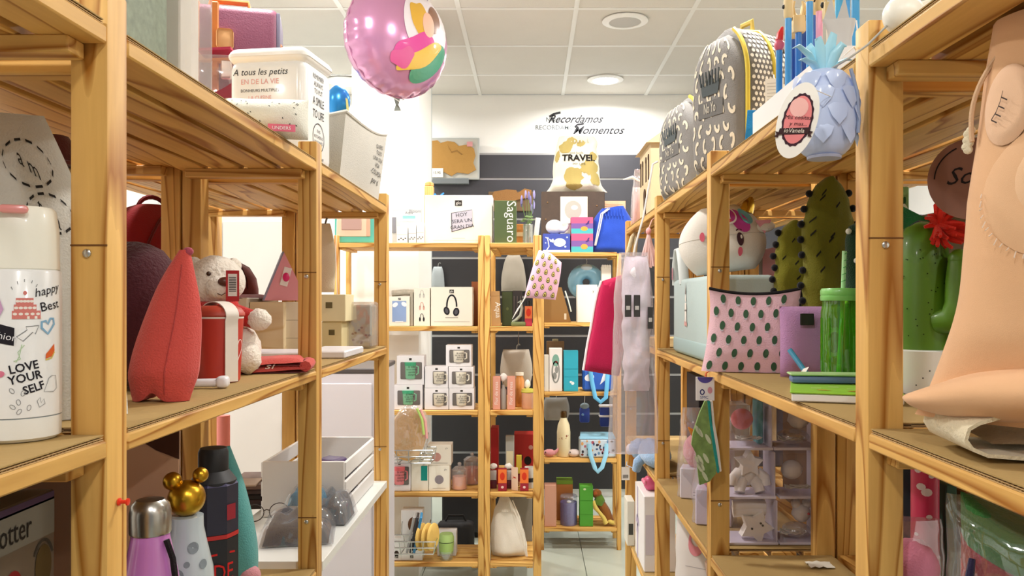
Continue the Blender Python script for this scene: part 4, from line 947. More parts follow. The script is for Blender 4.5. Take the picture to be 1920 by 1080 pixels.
t, h1_ = mugbox('white carton with a lettered cream mug, bottom of the tall stack', 842, 889, 728, z3, d, 'e9e3d4', gm)
t, h2_ = mugbox('white carton with a lettered cream mug, middle of the tall stack', 841, 888, 688, z3+h1_+.0006, d, 'e9e3d4', gm)
mugbox('white carton with a lettered cream mug, top of the tall stack', 836, 884, 647, z3+h1_+h2_+.0012, d, 'e9e3d4', gm)
# third shelf, narrow rack
for k, (a, b, lb) in enumerate(((924, 938, 'left pink perfume carton on the narrow rack'), (951, 966, 'right pink perfume carton on the narrow rack'))):
    t, wd, h = boxed('pink_carton', lb, 'box', a, b, 706, z3, d, .035, paper('dfa08c'), group='pink perfume cartons')
    Ink().text('Flor de rosa', .006, h*.5, .022, rot=PI/2).put('lettering', ink('f6e9e2'), t, flat(-.0175))
t = thing('reed_diffuser', 'grey reed diffuser with a white flower between the pink cartons', 'diffuser', (WX(944, d+.02), d+.03, z3))
MB().lathe([(.001, 0), (.014, 0), (.015, .01), (.015, .09), (.008, .1), (.008, .115), (.001, .115)], 16).build('bottle', M('a8a298', .4), t)
MB().ball((0, 0, .15), .018, .014, .02, 10, 8, p=.35).build('flower', paper('f2efe9'), t); MB().tube([(0, 0, .1), (0, 0, .14)], .002, 5).build('reed', M('8a7a5a', .7), t)
t = thing('candle_jar', 'peach jar candle with yellow and green trim on the narrow rack', 'candle', (WX(989, d+.02), d+.05, z3))
MB().lathe([(.001, 0), (.026, 0), (.028, .004), (.028, .075), (.001, .076)], 20).build('jar', M('dba684', .35), t)
MB().lathe([(.029, .076), (.031, .08), (.026, .094), (.001, .096)], 20).build('ribbon', M('c9c04a', .5), t); MB().ball((0, 0, .115), .014, .012, .022, 10, 8, p=.2).build('flower_top', paper('f0e9d8'), t)
t = thing('orange_jar', 'amber glass jar behind the right pink carton', 'jar', (WX(974, d+.1), d+.12, z3))
MB().lathe([(.001, 0), (.022, 0), (.024, .004), (.024, .13), (.018, .14), (.018, .15), (.001, .151)], 20).build('glass', M('c9843f', .25, coat=.3), t); MB().lathe([(.02, .151), (.02, .165), (.001, .166)], 20).build('cap', M('e6dcc8', .5), t)
t, s = hang('hanging_bag', 'grey apron with straps hanging behind the pink perfume cartons', 938, 998, 655, 725, D1+.5, 'b3aa9c', 9); MB().tube([(.01, 0, .215), (.012, 0, .26), (.012, 0, .325)], .002, 5).build('cord', cloth('8a8478'), t)
# --- fourth shelf
t, h = mugbox('white carton with a pink mug at the left end of the back rack', 728, 770, 862, z4, d, 'e8838a', gm, 'e6676f')
t, wd, h = boxed('teal_window_carton', 'white carton with a teal window between pink mug and round print cartons', 'box', 771, 803, 855, z4, d, .06, PW)
Ink().rect(.006, h*.3, .036, h*.72).put('teal_window', ink('1f8f84'), t, flat(-.03)); Ink().rect(-wd/2, h*.8, wd/2, h*.81).text('glo', .02, h*.74, .01).put('print_line', ink('9c968a'), t, flat(-.03))
t, wd, h = boxed('round_print_carton', 'white carton with a grey round picture, lower of two', 'box', 804, 843, 873, z4, d, .08, PW)
Ink().ell(0, h*.45, .021, .021).put('round_picture', ink('8f868c'), t, flat(-.04)); Ink().text('glo', .03, h*.82, .011).rect(-.03, .013, .03, .0145).put('print_line', ink('8a8478'), t, flat(-.04))
t, wd, h2 = boxed('round_print_carton', 'white carton with a rosy round picture, upper of two', 'box', 801, 846, 834, z4+h+.0006, d+.005, .09, paper('e4dccd'))
Ink().ell(-.012, h2*.4, .021, .021).put('round_picture', ink('c39086'), t, flat(-.045)); Ink().text('glo', .035, h2*.8, .011).rect(-.03, .01, .04, .0115).put('print_line', ink('8a8478'), t, flat(-.045))
def cjar(x, y, z, label, hx, r=.037, hh=.085):
    t = thing('glass_candle_jar', label, 'candle', (x, y, z), 0, 'lidded glass candle jars')
    MB().lathe([(.001, .003), (r-.004, .003), (r-.004, hh*.72), (.001, hh*.73)], 20).build('wax', M(hx, .5), t)
    MB().lathe([(.001, 0), (r-.003, 0), (r, .005), (r, hh), (r-.004, hh+.004)], 24).build('glass', clear('f6f0ee', .22), t)
    MB().lathe([(r-.002, hh+.004), (r, hh+.008), (r*.6, hh+.022), (.006, hh+.026), (.01, hh+.034), (.007, hh+.042), (.001, hh+.043)], 24).build('lid', clear('f4eeec', .3), t)
    return t
cjar(WX(861, d+.03), d+.045, z4, 'lidded glass jar candle with pale peach wax in front', 'edb3a0')
cjar(WX(884, d+.12), d+.16, z4, 'lidded glass jar candle with rose wax behind the peach one', 'c58578', .042, .11)
for k, (a, b, lb) in enumerate(((934, 950, 'orange and crimson fragrance carton, left of two'), (975, 991, 'orange and crimson fragrance carton, right of two'))):
    t, wd, h = boxed('diffuser_carton', lb, 'box', a, b, 880, z4, d, .035, paper('9c2436'), group='fragrance cartons')
    Ink().rect(-wd/2, h*.36, wd/2, h).put('orange_panel', ink('e8793a'), t, flat(-.0175)); Ink().ell(0, h*.68, wd*.28, h*.18).put('red_disc', ink('d03a22'), t, flat(-.0175, e=.0015)); Ink().ell(0, h*.18, wd*.16).put('white_mark', ink('e9c9c4'), t, flat(-.0175))
t, wd, h = boxed('folded_card', 'cream folded card with a red bow print between fragrance cartons', 'card', 958, 972, 876, z4, d+.01, .004, paper('e3c3a8')); t.rotation_euler = (0, 0, -.5)
Ink().poly([(-.014, h*.5), (.0, h*.56), (.014, h*.48), (.0, h*.6)]).poly([(-.012, h*.66), (0, h*.56), (.012, h*.6), (0, h*.52)]).put('bow_print', ink('c9301f'), t, flat(-.002))
for k, (x, lb) in enumerate(((925, 'small wine red bottle with white flower cap at the left post'), (953, 'small wine red bottle with white flower cap, second from the left post'))):
    t = thing('perfume_bottle', lb, 'bottle', (WX(x, d+.05), d+.06, z4), 0, 'flower capped perfume bottles')
    MB().rbox(-.016, .016, -.012, .012, 0, .04, .003, 2).build('base', M('5a1526', .3), t); MB().rbox(-.015, .015, -.011, .011, .04, .085, .003, 2).build('glass', M('b9b2ac', .2, coat=.4), t); MB().ball((0, 0, .105), .018, .014, .014, 10, 8, p=.35, seed=k).build('flower_cap', paper('f0ece6'), t)
t, wd, h = boxed('red_carton', 'plain bright red carton at the left of the narrow rack', 'box', 920, 934, 803, z4, d+.14, .1, paper('a8201f'))
t, wd, h = boxed('red_carton', 'wide red carton with black pictures at the back of the narrow rack', 'box', 964, 1000, 814, z4, d+.2, .1, paper('9e201c'))
Ink().ell(-.02, h*.5, .016, .02).ell(.02, h*.44, .018, .022).put('black_pictures', ink('1d1512'), t, flat(-.05)); Ink().ell(.035, h*.72, .011).put('pale_badge', ink('b98a80'), t, flat(-.05))
t, wd, h = boxed('wine_carton', 'silver and cream pack on a wine red stand behind the bow card', 'box', 948, 964, 818, z4, d+.11, .04, paper('a9a8a0'))
Ink().rect(-wd*.4, h*.38, wd*.4, h*.7).put('cream_label', ink('e2d8b4'), t, flat(-.02)); Ink().rect(-wd/2, 0, wd/2, h*.36).put('wine_panel', ink('6a1a24'), t, flat(-.02))
t, wd, h = boxed('yellow_pack', 'yellow hexagonal pack in front of the wide red carton', 'box', 968, 978, 854, z4+.06, d+.1, .02, paper('c9ae3a')); t.location.z = z4; MB().box(-.003, .003, -.003, .003, -.0, .062).build('stem', paper('7a2a28'), t, 0); t.children[0].location.z = .06
t = thing('patterned_mug', 'black and white patterned mug beside the right narrow post', 'mug', (WX(993, d+.06), d+.07, z4))
MB().lathe([(.001, 0), (.02, 0), (.024, .01), (.024, .1), (.021, .1), (.021, .02), (.001, .018)], 20).build('cup', M('d9d6cc', .4), t); MB().lathe([(.0245, .03), (.0245, .05)], 20).build('black_band', M('222222', .5), t); MB().tube([(-.023, 0, .08), (-.04, 0, .07), (-.04, 0, .04), (-.023, 0, .03)], .004, 6).build('handle', M('d9d6cc', .4), t)
# --- bottom shelf
for k, (a, b, yt, lb) in enumerate(((735, 752, 1010, 'short white carton with arched cut, left of the wafer basket'), (752, 792, 957, 'tall white carton with arched cut windows under the wafer basket'))):
    t, wd, h = boxed('arched_carton', lb, 'box', a, b, yt, z5, d, .07, paper('e9e6e4'))
    Ink().ell(.01*k, h*.32, wd*.26, h*.13).put('arched_window', ink('3a2c22'), t, flat(-.035)); logo_box(t, 0, .018, .008, -.035)
    if k: Ink().ell(.008, h*.72, wd*.26, h*.15).put('upper_window', ink('6a4830'), t, flat(-.035))
t = thing('glass_tumbler', 'glass cup with lime green lid and sleeve in front of its carton', 'cup', (WX(836, d), d+.02, z5))
MB().lathe([(.001, 0), (.028, 0), (.031, .006), (.034, .04), (.034, .045)], 24).build('glass', clear('e9efe6', .25), t)
MB().lathe([(.0335, .034), (.036, .075), (.0362, .083), (.0335, .083)], 24).build('sleeve', M('9fbf6a', .6), t); MB().lathe([(.0355, .0832), (.0355, .0865)], 24).build('band', M('3c4a26', .6), t); MB().lathe([(.0368, .087), (.0372, .105), (.03, .122), (.001, .123)], 24).build('lid', M('a9c878', .5), t)
t, wd, h = boxed('cup_carton', 'white carton with a dark notch behind the lime cup', 'box', 820, 855, 997, z5, d+.07, .07, paper('e2dfdb'))
Ink().rect(-.012, h*.62, .016, h).put('notch', ink('7a7672'), t, flat(-.035))
t = thing('dark_handbag', 'black handbag at the back of the bottom shelf behind the wafer basket', 'bag', (WX(853, 4.3), 4.35, z5))
t.location.z = .0; MB().rbox(-.1, .1, -.05, .05, 0.0, .22, .03, 3).build('body', M('2a2b30', .6), t); MB().tube([(-.06, 0, .21), (-.04, 0, .25), (.04, 0, .25), (.06, 0, .21)], .006, 6).build('handle', M('1f1f22', .5), t)
t.location.z = .0
# white drawstring bag
wf = lambda v: (.72+.55*math.sin(PI*min(1, v*.85+.12)) if v < .9 else (.72+.55*math.sin(PI*(.9*.85+.12)))*(1-(v-.9)*6))
s = Soft(.155, .284, .13, wf=lambda v: max(.12, 1.12-.15*abs(v-.25)-.75*v**2.6), tf=lambda v: min(1, (v*9+.1))**.5*(1-.8*v**2), wr=.009, seed=21, ws=14, bend=lambda p, u, v: (p.x-.03*v, p.y, p.z))
t = thing('drawstring_bag', 'plain white drawstring backpack at the bottom of the narrow rack', 'bag', (WX(956, d+.03), d+.085, z5), 0)
s.mesh().build('body', cloth('e6ded0', .4), t, 70)
for o_ in (0, .012): MB().tube([(.0+o_, -.03, .27), (.035+o_, -.068, .2), (.06+o_, -.07, .1), (.078+o_*.4, -.06, .012)], .003, 6).build('cord', cloth('f0e8da'), t)
for i in range(9): MB().tube([(-.045+.005*i, -.02-.012*math.sin(PI*i/8), .262), (-.044+.006*i, -.042-.016*math.sin(PI*i/8), .222)], .0022, 5).build('pleat', cloth('e6ded0'), t)
t, wd, h = boxed('grey_tote', 'grey tote at the back of the narrow rack bottom shelf', 'bag', 955, 998, 935, z5, d+.3, .08, cloth('8f897c'))
MB().tube([(-.03, -.03, h), (-.02, -.03, h+.05), (.02, -.03, h+.05), (.03, -.03, h)], .004, 6).build('handle', cloth('8f897c'), t)
# wire baskets on the back rack
WIRE = M('b9b9b5', .25, metal=1.)
def wire_basket(label, px, pz, yy):
    t = thing('wire_basket', label, 'basket', (px, yy, pz))
    w_, dp, hh = .11, .14, .06
    for z, k in ((hh, 1.), (0, .9), (hh*.5, .95)):
        MB().tube([(-w_*k, 0, z), (w_*k, 0, z), (w_*k, -dp*k, z+.01), (-w_*k, -dp*k, z+.01)], .003, 6, close=True).build('ring_wire', WIRE, t)
    for i in range(5):
        x = -w_+.055*i; MB().tube([(x, 0, hh), (x*.9, 0, 0), (x*.9, -dp*.9, .01), (x, -dp, hh+.01)], .0022, 5).build('rib_wire', WIRE, t)
    for x in (-w_*.6, w_*.6): MB().tube([(x, 0, hh), (x, .012, hh+.05), (x, .04, hh+.06)], .0028, 5).build('hook_wire', WIRE, t)
    return t
bx_, bz_ = WX(770, 3.68), WZ(868, 3.68)
wire_basket('upper wire basket with a kraft disc in cellophane on the back rack', bx_, bz_, D1-.006)
t = thing('kraft_disc', 'large kraft card disc packed in cellophane in the upper wire basket', 'gift pack', (WX(765, 3.68), 3.685, bz_+.012), .5)
MB().lathe([(.001, 0), (.12, 0), (.12, .006), (.001, .006)], 40, Matrix.Translation((0, 0, .118)) @ Matrix.Rotation(PI/2, 4, 'X') @ Matrix.Scale(.72, 4, (1, 0, 0))).build('disc', M('bf904c', .6), t)
Soft(.2, .25, .06, wf=lambda v: math.sqrt(max(.05, 1-(2*v-1.02)**2)), wr=.008, seed=3, ws=20).mesh(T=Matrix.Translation((.012, .0, 0))).build('cellophane', clear('f6f6f6', .22, .05), t, 50)
MB().tube([(.03, -.035, .24), (.05, -.045, .19), (.058, -.05, .12)], .006, 6).build('ribbon', M('a9c86a', .5), t); MB().tube([(.045, -.035, .235), (.068, -.04, .18), (.075, -.04, .1)], .007, 6).build('pink_ribbon', M('e0a2a0', .5), t)
bx2, bz2 = WX(775, 3.68), WZ(1036, 3.68)
wire_basket('lower wire basket with yellow wafers on the back rack', bx2, bz2, D1-.006)
for k in range(3):
    t = MB().lathe([(.001, -.007), (.045, -.007), (.05, -.003), (.05, .003), (.045, .007), (.001, .007)], 24, Matrix.Rotation(PI/2, 4, 'X') @ Matrix.Scale(1.25, 4, (0, 1, 0))).build('round_wafer', M('d9b45f', .7, .3, 200), None, loc=(WX(790, 3.65)+.026*k, 3.66, bz2+.078), rot=(0, .12, 1.15))
    tag(t, ['pale yellow round wafer, leftmost in the lower wire basket', 'pale yellow round wafer, middle in the lower wire basket', 'pale yellow round wafer, rightmost in the lower wire basket'][k], 'wafer', 'wafers in the wire basket')
for k, hx in enumerate(('2f7fae', '2a2a30', '9a9a98')):
    t = MB().rbox(-.006, .006, -.045, .045, 0, .165, .002, 1).build('flat_pack', plastic(hx), None, loc=(WX(776, 3.66)-.016*k, 3.675, bz2+.012), rot=(0, .2, .1)); tag(t, ['blue flat pack leaning left of the yellow wafers', 'black flat pack left of the blue flat pack', 'grey flat pack left of the black flat pack'][k], 'pack')
# ================================================================= far rack
d = D2+.02
n1, n2, n3, n4, n5 = [z_+.0012 for z_ in ZN]
t, wd, h = boxed('whale_carton', 'royal blue carton with a white whale picture', 'box', 1018, 1069, 438, n1, d, .1, paper('3f4fa3'))
Ink().ell(.018, h*.52, .035, .024).poly([(-.012, h*.5), (-.036, h*.56), (-.042, h*.72), (-.028, h*.66), (-.02, h*.74), (-.014, h*.62)]).put('whale_picture', ink('e9edf2'), t, flat(-.05)); Ink().rect(-wd/2, 0, wd/2, h*.12).ell(-.05, h*.75, .006).ell(.06, h*.8, .005).ell(-.062, h*.5, .004).ell(.05, h*.3, .006).put('snow_print', ink('b9c9e6'), t, flat(-.05))
t = thing('whale_lamp', 'white whale shaped lamp standing on the royal blue carton', 'lamp', (WX(1046, d+.05), d+.05, n1+h+.0006))
MB().ball((-.02, 0, .042), .05, .038, .042, 24, 14).build('body', M('e6e6e6', .35), t)
MB().tube([(.01, 0, .035), (.035, 0, .025), (.055, 0, .04), (.062, 0, .055)], [.03, .018, .011, .008], 12).build('tail', M('e6e6e6', .35), t)
for sy in (-1, 1): MB().ball((.066, sy*.014, .062), .01, .018, .006, 10, 6).build('fluke', M('e6e6e6', .35), t)
zz = n1
for k, (yt, lb) in enumerate(((438, 'sunset printed carton in pink and teal, lower of two'), (407, 'sunset printed carton in pink and teal, upper of two'))):
    t, wd, h = boxed('sunset_carton', lb, 'box', 1071, 1112, yt, zz, d+.004*k, .1, paper('c8577e'), group='sunset printed cartons'); zz += h+.0006
    Ink().rect(-wd/2, h*.3, wd/2, h*.62).put('violet_band', ink('7a5a9c'), t, flat(-.05)); Ink().rect(-wd/2, 0, wd/2, h*.3).put('teal_band', ink('4fb0b4'), t, flat(-.05)); Ink().ell(.012, h*.3, .02, h*.14).put('sun_print', ink('e8a04a'), t, flat(-.05, e=.0014)); Ink().ell(.03, h*.6, .012, .005, rot=.5).ell(.036, h*.72, .009, .004, rot=.9).put('palm_print', ink('4a3a78'), t, flat(-.05, e=.0014))
s = Soft(.215, .262, .12, wf=lambda v: (.9+.12*math.sin(PI*v))*(1-.5*max(0, v-.72)**1.2*3), tf=lambda v: min(1, v*8+.25)**.5*(1-.5*v**4), wr=.008, seed=31, ws=12, bend=lambda p, u, v: (p.x-.02*(1-v)*max(0, -u), p.y, p.z+.01*u*v))
t = thing('blue_drawstring_bag', 'royal blue felt drawstring bag with white cords on the far rack', 'bag', (WX(1150, d), d+.062, n1), 0)
s.mesh().build('body', cloth('2d4fb8', .5), t, 70)
for o_ in (0, .01): MB().tube([(-.03+o_, -.045, .25), (-.07+o_, -.062, .22), (-.088+o_, -.066, .13), (-.105+o_*.6, -.045, .04)], .0035, 6).build('cord', cloth('e3e0d8'), t)
for i in range(8): MB().tube([(-.06+.016*i, -.035, .252), (-.062+.017*i, -.06, .205)], .003, 5).build('pleat', cloth('2d4fb8'), t)
t, wd, h = boxed('picture_frame', 'dark brown wooden box frame holding a pale globe picture', 'picture frame', 1015, 1134, 359, n1, d+.13, .1, M('4a3a2e', .55, var=.3, vscale=30.), r=.003)
MB().rbox(-.075, .085, -.054, -.0505, .06, h-.03, .002, 1).build('mount', paper('e6e0d0'), t); Ink().ell(0, h*.7, .05, .055).put('globe_picture', ink('b4b2a8'), t, flat(-.054)); Ink().ell(.008, h*.74, .02, .014).put('globe_highlight', ink('dedcd4'), t, flat(-.054, e=.0014))
for i, (a, b) in enumerate(((-.15, .3), (-.16, .2), (-.14, .12), (.14, .28), (.15, .16))): MB().ball((a, -.051, b), .005).build('stud', M('8a6a45', .5), t)
hb = n1+h
s = Soft(.33, .33, .14, wf=lambda v: .86+.28*max(0, 1-v*4)**1.5-.14*v-.12*math.sin(PI*v)*v*0-.25*max(0, v-.9)*3, tf=lambda v: min(1, v*6+.3)*(1-.55*v**3), wr=.024, pu=4., seed=41, ws=9)
t = thing('travel_bag', 'white canvas bag with golden map print and TRAVEL lettering', 'bag', (WX(1081, d+.13), d+.18, hb+.001), 0)
s.mesh().build('body', cloth('e9e4d2', .4), t, 70)
q = Ink(); random.seed(17)
for (a, b, r1, r2) in ((-.5, .78, .32, .12), (-.3, .9, .25, .07), (.15, .86, .2, .06), (.72, .62, .18, .08), (-.15, .28, .42, .15), (-.1, .12, .3, .09), (.55, .42, .38, .13), (.75, .22, .2, .12), (-.85, .62, .1, .1)):
    q.poly([(a+r1*(1+.3*noise.noise(Vector((i*1.3, a*7, b))))*math.cos(2*PI*i/22), b+r2*(1+.3*noise.noise(Vector((i*1.1, b*5, a))))*math.sin(2*PI*i/22)) for i in range(22)])
q.put('map_print', ink('b5a262'), t, s.front(.0025), 3)
Ink().text('TRAVEL', .08, .535, .16, sx=2.6, bold=.03).put('lettering', ink('1f1b18'), t, s.front(.005)); Ink().text('and look', .0, .66, .06, sx=3).text('MY LIFE', .1, .46, .055, sx=3).put('small_lettering', ink('77705c'), t, s.front(.005))
for i in range(8): MB().tube([(-.07+.02*i, -.02, .32), (-.07+.02*i, -.045, .29)], .005, 5).build('pleat', cloth('e9e4d2'), t)
t = thing('peach_cushion', 'flat peach coloured cushion standing behind the blue bag', 'cushion', (WX(1150, d+.2), d+.262, n1), 0)
Soft(.16, .325, .05, wr=.004, seed=3).mesh().build('body', cloth('f0bf9c'), t, 70); MB().tube([(-.06+.015*i, -.026, .3) for i in range(9)], .002, 5).build('stitch', cloth('d99d78'), t)
# second shelf
t = thing('cardboard_wedge', 'brown cardboard wedge display under the avocado pouch', 'display', (WX(1043, d+.04), d+.06, n2))
MB().prism([(-.085, 0), (.085, 0), (.03, .2), (-.06, .2)], -.03, .03).build('body', M('8a6534', .8), t, 0); Ink().rect(.045, .015, .058, .05).put('sticker', ink('cbbfa8'), t, flat(-.03)); MB().tube([(.05, -.032, .18), (.07, -.034, .12), (.085, -.034, .06)], .004, 6).build('ribbon', cloth('dfe6da'), t)
t, wd, h = boxed('white_carton', 'plain white carton in front of the blue neck pillow', 'box', 1082, 1120, 534, n2, d, .09, paper('e4e2d8')); Ink().text('y', .035, h*.8, .02).put('mark', ink('55534c'), t, flat(-.045))
MB().box(-wd/2+.002, wd/2-.002, -.043, .043, h-.003, h+.0006).build('lid_flap', paper('d8d5ca'), t, 0)
t = thing('neck_pillow', 'shiny light blue ring shaped neck pillow behind the white carton', 'pillow', (WX(1099, d+.15), d+.15, n2+.118))
MB().tube([(.065*math.cos(a), 0, .113+.065*math.sin(a)) for a in [2*PI*i/28 for i in range(28)]], .045, 14, close=True).build('ring', M('7fb4cf', .25, coat=.4), t, 70); MB().ball((0, -.04, .2), .034, .012, .018, 12, 8).build('tag_label', paper('b9c9d2'), t); MB().tube([(0, 0, .21), (.005, 0, .235), (.004, 0, .2545)], .002, 5).build('hang_loop', cloth('cfd6da'), t)
t, wd, h = boxed('twisted_rope_pack', 'white rope pack standing at the right end of the far rack', 'pack', 1128, 1146, 500, n2, d+.05, .05, cloth('e6e3da'));
for i in range(4): MB().ball((-.02+.013*i, -.02, h), .009, .012, .012, 10, 6).build('knot', cloth('e6e3da'), t)
# third shelf
t, wd, h = boxed('white_carton', 'plain white carton right of the narrow rack on the far rack', 'box', 1020.5, 1029, 666, n3, d, .06, paper('d5d2c8')); MB().box(-wd/2+.001, wd/2-.001, -.028, .028, h, h+.0008).build('lid_flap', paper('c9c5ba'), t, 0)
t, wd, h = boxed('bottle_carton', 'white carton with a grey green drawing beside the teal carton', 'box', 1030, 1054, 653, n3, d, .06, paper('e4e1de'))
Ink().ell(0, h*.72, .02, .035).put('teal_drawing', ink('7aa596'), t, flat(-.03)); Ink().ring(0, h*.45, .02, .06, .008).ell(.005, h*.5, .01, .02).ell(-.006, h*.36, .012, .02).put('grey_drawing', ink('8d8f8c'), t, flat(-.03)); Ink().ell(.004, h*.68, .007, .006).put('red_drawing', ink('6a2d2a'), t, flat(-.03, e=.0014))
t, wd, h = boxed('teal_carton', 'turquoise carton with a small white emblem', 'box', 1057, 1084, 658, n3, d, .07, paper('2fa3ba'))
Ink().ell(.0, h*.23, .007).ell(.01, h*.2, .009).put('emblem', ink('e6f0f2'), t, flat(-.035)); Ink().rect(-wd/2, h*.55, wd/2, h*.56).rect(-wd/2, h*.36, wd/2, h*.365).put('fold_line', ink('238ba0'), t, flat(-.035)); MB().box(-wd/2, wd/2, -.035, .035, h, h+.0008).build('lid_flap', paper('3fb3ca'), t, 0)
t, wd, h = boxed('brown_holder', 'brown paper holder behind the drawn bottle carton', 'box', 1025, 1058, 640, n3, d+.12, .06, paper('6e5334')); MB().lathe([(.018, h), (.018, h+.012), (.001, h+.013)], 12).build('stub', paper('b5ab84'), t)
t, wd, h = boxed('cooler_bag', 'bright blue cooler bag with white bird print and hanging handles', 'bag', 1093, 1150, 692, n3, d, .11, M('2f63c4', .45), r=.012)
Ink().ell(-.05, h*.62, .028, .02, rot=.3).poly([(.01, h*.3), (.03, h*.8), (.075, h*.98), (.06, h*.6), (.04, h*.5)]).put('bird_print', ink('e6eaf0'), t, flat(-.055)); 
for o_ in (0,): MB().tube([(-.045, -.06, h*.95), (-.035, -.07, h*.4), (-.02, -.1, -.03), (.01, -.1, -.055), (.04, -.1, -.03), (.05, -.07, h*.4), (.055, -.06, h*.9)], .012, 8, flat=.3).build('handle', M('5fb0dc', .5), t)
# hanging grey shirt, keyring and toys under the third shelf
t, s = hang('hanging_shirt', 'grey shirt hanging behind the cream bottle', 1017, 1068, 745, 788, D2+.3, 'a7aaab', 14)
t = thing('blue_toy_pack', 'blue toy pack hanging right of the cream bottle', 'toy', (WX(1096, D2+.3), D2+.3, WZ(792, D2+.3)))
MB().rbox(-.03, .03, -.02, .02, 0, .09, .01, 2).build('body', M('2748b0', .4), t); MB().ball((.0, -.01, .1), .028, .015, .02, 12, 8).build('top', M('8fa6b5', .5), t); MB().ball((-.012, -.022, .05), .008).build('badge', M('6f9fd8', .4), t); MB().tube([(0, 0, .11), (0, -.03, .17), (0, -.06, .25)], .002, 5).build('cord', M('dddddd', .5), t)
t = thing('blue_toy_pack', 'deep blue strapped case hanging behind the plastic garment bag', 'case', (WX(1140, D2+.3), D2+.3, WZ(800, D2+.3)))
MB().rbox(-.05, .06, -.02, .02, 0, .13, .012, 2).build('body', M('1f3a92', .4), t); 
for z_ in (.06, .12): MB().rbox(-.055, .065, -.024, .024, z_, z_+.012, .003, 1).build('strap', M('e6e6ea', .5), t)
# fourth shelf
t = thing('cream_bottle', 'cream steel bottle with branch print and dark bronze cap', 'bottle', (WX(1057, d+.04), d+.05, n4))
MB().lathe([(.001, 0), (.036, 0), (.039, .005), (.039, .14), (.034, .18), (.02, .215), (.017, .225), (.001, .226)], 28).build('body', M('e0d3ac', .4), t); MB().lathe([(.018, .222), (.0195, .225), (.0195, .252), (.016, .26), (.001, .261)], 24).build('cap', M('5a4222', .3, metal=.7), t)
Ink().stroke([(-.03, .105), (-.01, .1), (.012, .108), (.03, .125)], .002).ell(.016, .122, .004, .006).ell(-.012, .11, .004, .003).put('branch_print', ink('8a3a28'), t, cyl(.039, -PI/2))
Ink().rect(-.055, .085, .055, .0865).put('band_print', ink('b59f68'), t, cyl(.039, -PI/2))
t, wd, h = boxed('lunch_bag', 'pale blue lunch bag with small figures and a hanging light blue handle', 'bag', 1087, 1155, 823, n4, d, .12, M('c6d6e4', .45), r=.008)
cols = ['7a4030', '3a3a44', 'd9a066', '6a8fb5', 'b35a6a', '3f5a8a']; random.seed(23)
for k, hx in enumerate(cols):
    q = Ink()
    for i in range(6): q.ell(random.uniform(-.45, .45)*wd, random.uniform(.1, .9)*h, random.uniform(.004, .009), random.uniform(.005, .01), 10)
    q.put('figure_print', ink(hx), t, flat(-.06))['kind'] = 'stuff'
MB().add([(-wd/2, -.06, h), (wd/2, -.06, h), (wd/2-.01, .04, h+.024), (-wd/2+.01, .04, h+.024)], [(0, 1, 2, 3)]).build('top_flap', M('8fc3dc', .45), t, 0)
MB().tube([(-.05, -.064, h*.75), (-.045, -.078, h*.2), (-.02, -.106, -.05), (-.005, -.106, -.07), (.02, -.106, -.045), (.045, -.078, h*.2), (.05, -.064, h*.75)], .012, 8, flat=.25).build('handle', M('8fc9e4', .5), t)
for k, (px_, hx, lb) in enumerate(((1030, 'c98a8e', 'small rosy plush fish left of the cream bottle'), (1076, 'd9c9c4', 'small pale plush right of the cream bottle'))):
    t = thing('small_plush', lb, 'plush', (WX(px_, d+.02), d+.03, n4)); MB().ball((0, 0, .022), .035, .025, .022, 16, 10, p=.1).build('body', cloth(hx), t, 70); MB().tube([(.025, 0, .02), (.045, 0, .035), (.055, 0, .05)], [.012, .009, .005], 8).build('tail', cloth(hx), t, 70); MB().ball((-.022, -.02, .03), .004).build('eye', M('222222', .3), t)
# bottom shelf
t, wd, h = boxed('salmon_carton', 'salmon pink carton at the left of the far bottom shelf', 'box', 1021, 1043, 910, n5, d, .07, paper('cf9b84')); MB().box(-wd/2+.001, wd/2-.001, -.033, .033, h, h+.001).build('lid_flap', paper('b98670'), t, 0)
t = thing('purple_candle', 'purple glitter candle in a lidded glass on the far bottom shelf', 'candle', (WX(1067, d), d+.05, n5))
MB().lathe([(.001, 0), (.046, 0), (.048, .004), (.048, .13), (.001, .131)], 28).build('wax', M('6f66a3', .6, .8, 300, var=.3, vscale=120.), t); MB().lathe([(.049, .0), (.0495, .16)], 28).build('glass', clear('efeef6', .15), t); MB().lathe([(.0495, .16), (.046, .168), (.001, .17)], 28).build('lid', clear('e9e9f2', .3), t); MB().ball((0, -.045, .14), .014, .006, .008, 10, 6).build('bow', M('d0cfd8', .4), t)
t, wd, h = boxed('green_carton', 'bright green carton on the far bottom shelf', 'box', 1087, 1112, 912, n5, d, .075, paper('4f9c33')); Ink().ell(-.01, h*.93, .008, .006).put('emblem', ink('c9d6a8'), t, flat(-.0375)); Ink().rect(-wd/2, h*.64, wd/2, h*.65).rect(-wd/2, h*.3, wd/2, h*.306).put('fold_line', ink('3d8026'), t, flat(-.0375)); MB().box(-wd/2+.001, wd/2-.001, -.036, .036, h, h+.001).build('lid_flap', paper('5fb03f'), t, 0)
t, wd, h = boxed('orange_book', 'orange book lying on a green book above the far bottom shelf', 'book', 1044, 1074, 908, n5, d+.13, .1, paper('b8743a')); MB().box(-wd/2, wd/2, -.052, .05, h+.0006, h+.02).build('green_cover', paper('6f8f2a'), t, 0)
t = thing('plush_monkey', 'long yellow and brown plush toy in a green jacket leaning on the far rack', 'plush', (WX(1128, d), d+.03, n5))
t.scale = (.84, .9, .95)
YE, BR, GN = cloth('d9bf62', .7, 220), cloth('8a5524', .7, 220), cloth('5a7a2a', .7, 220)
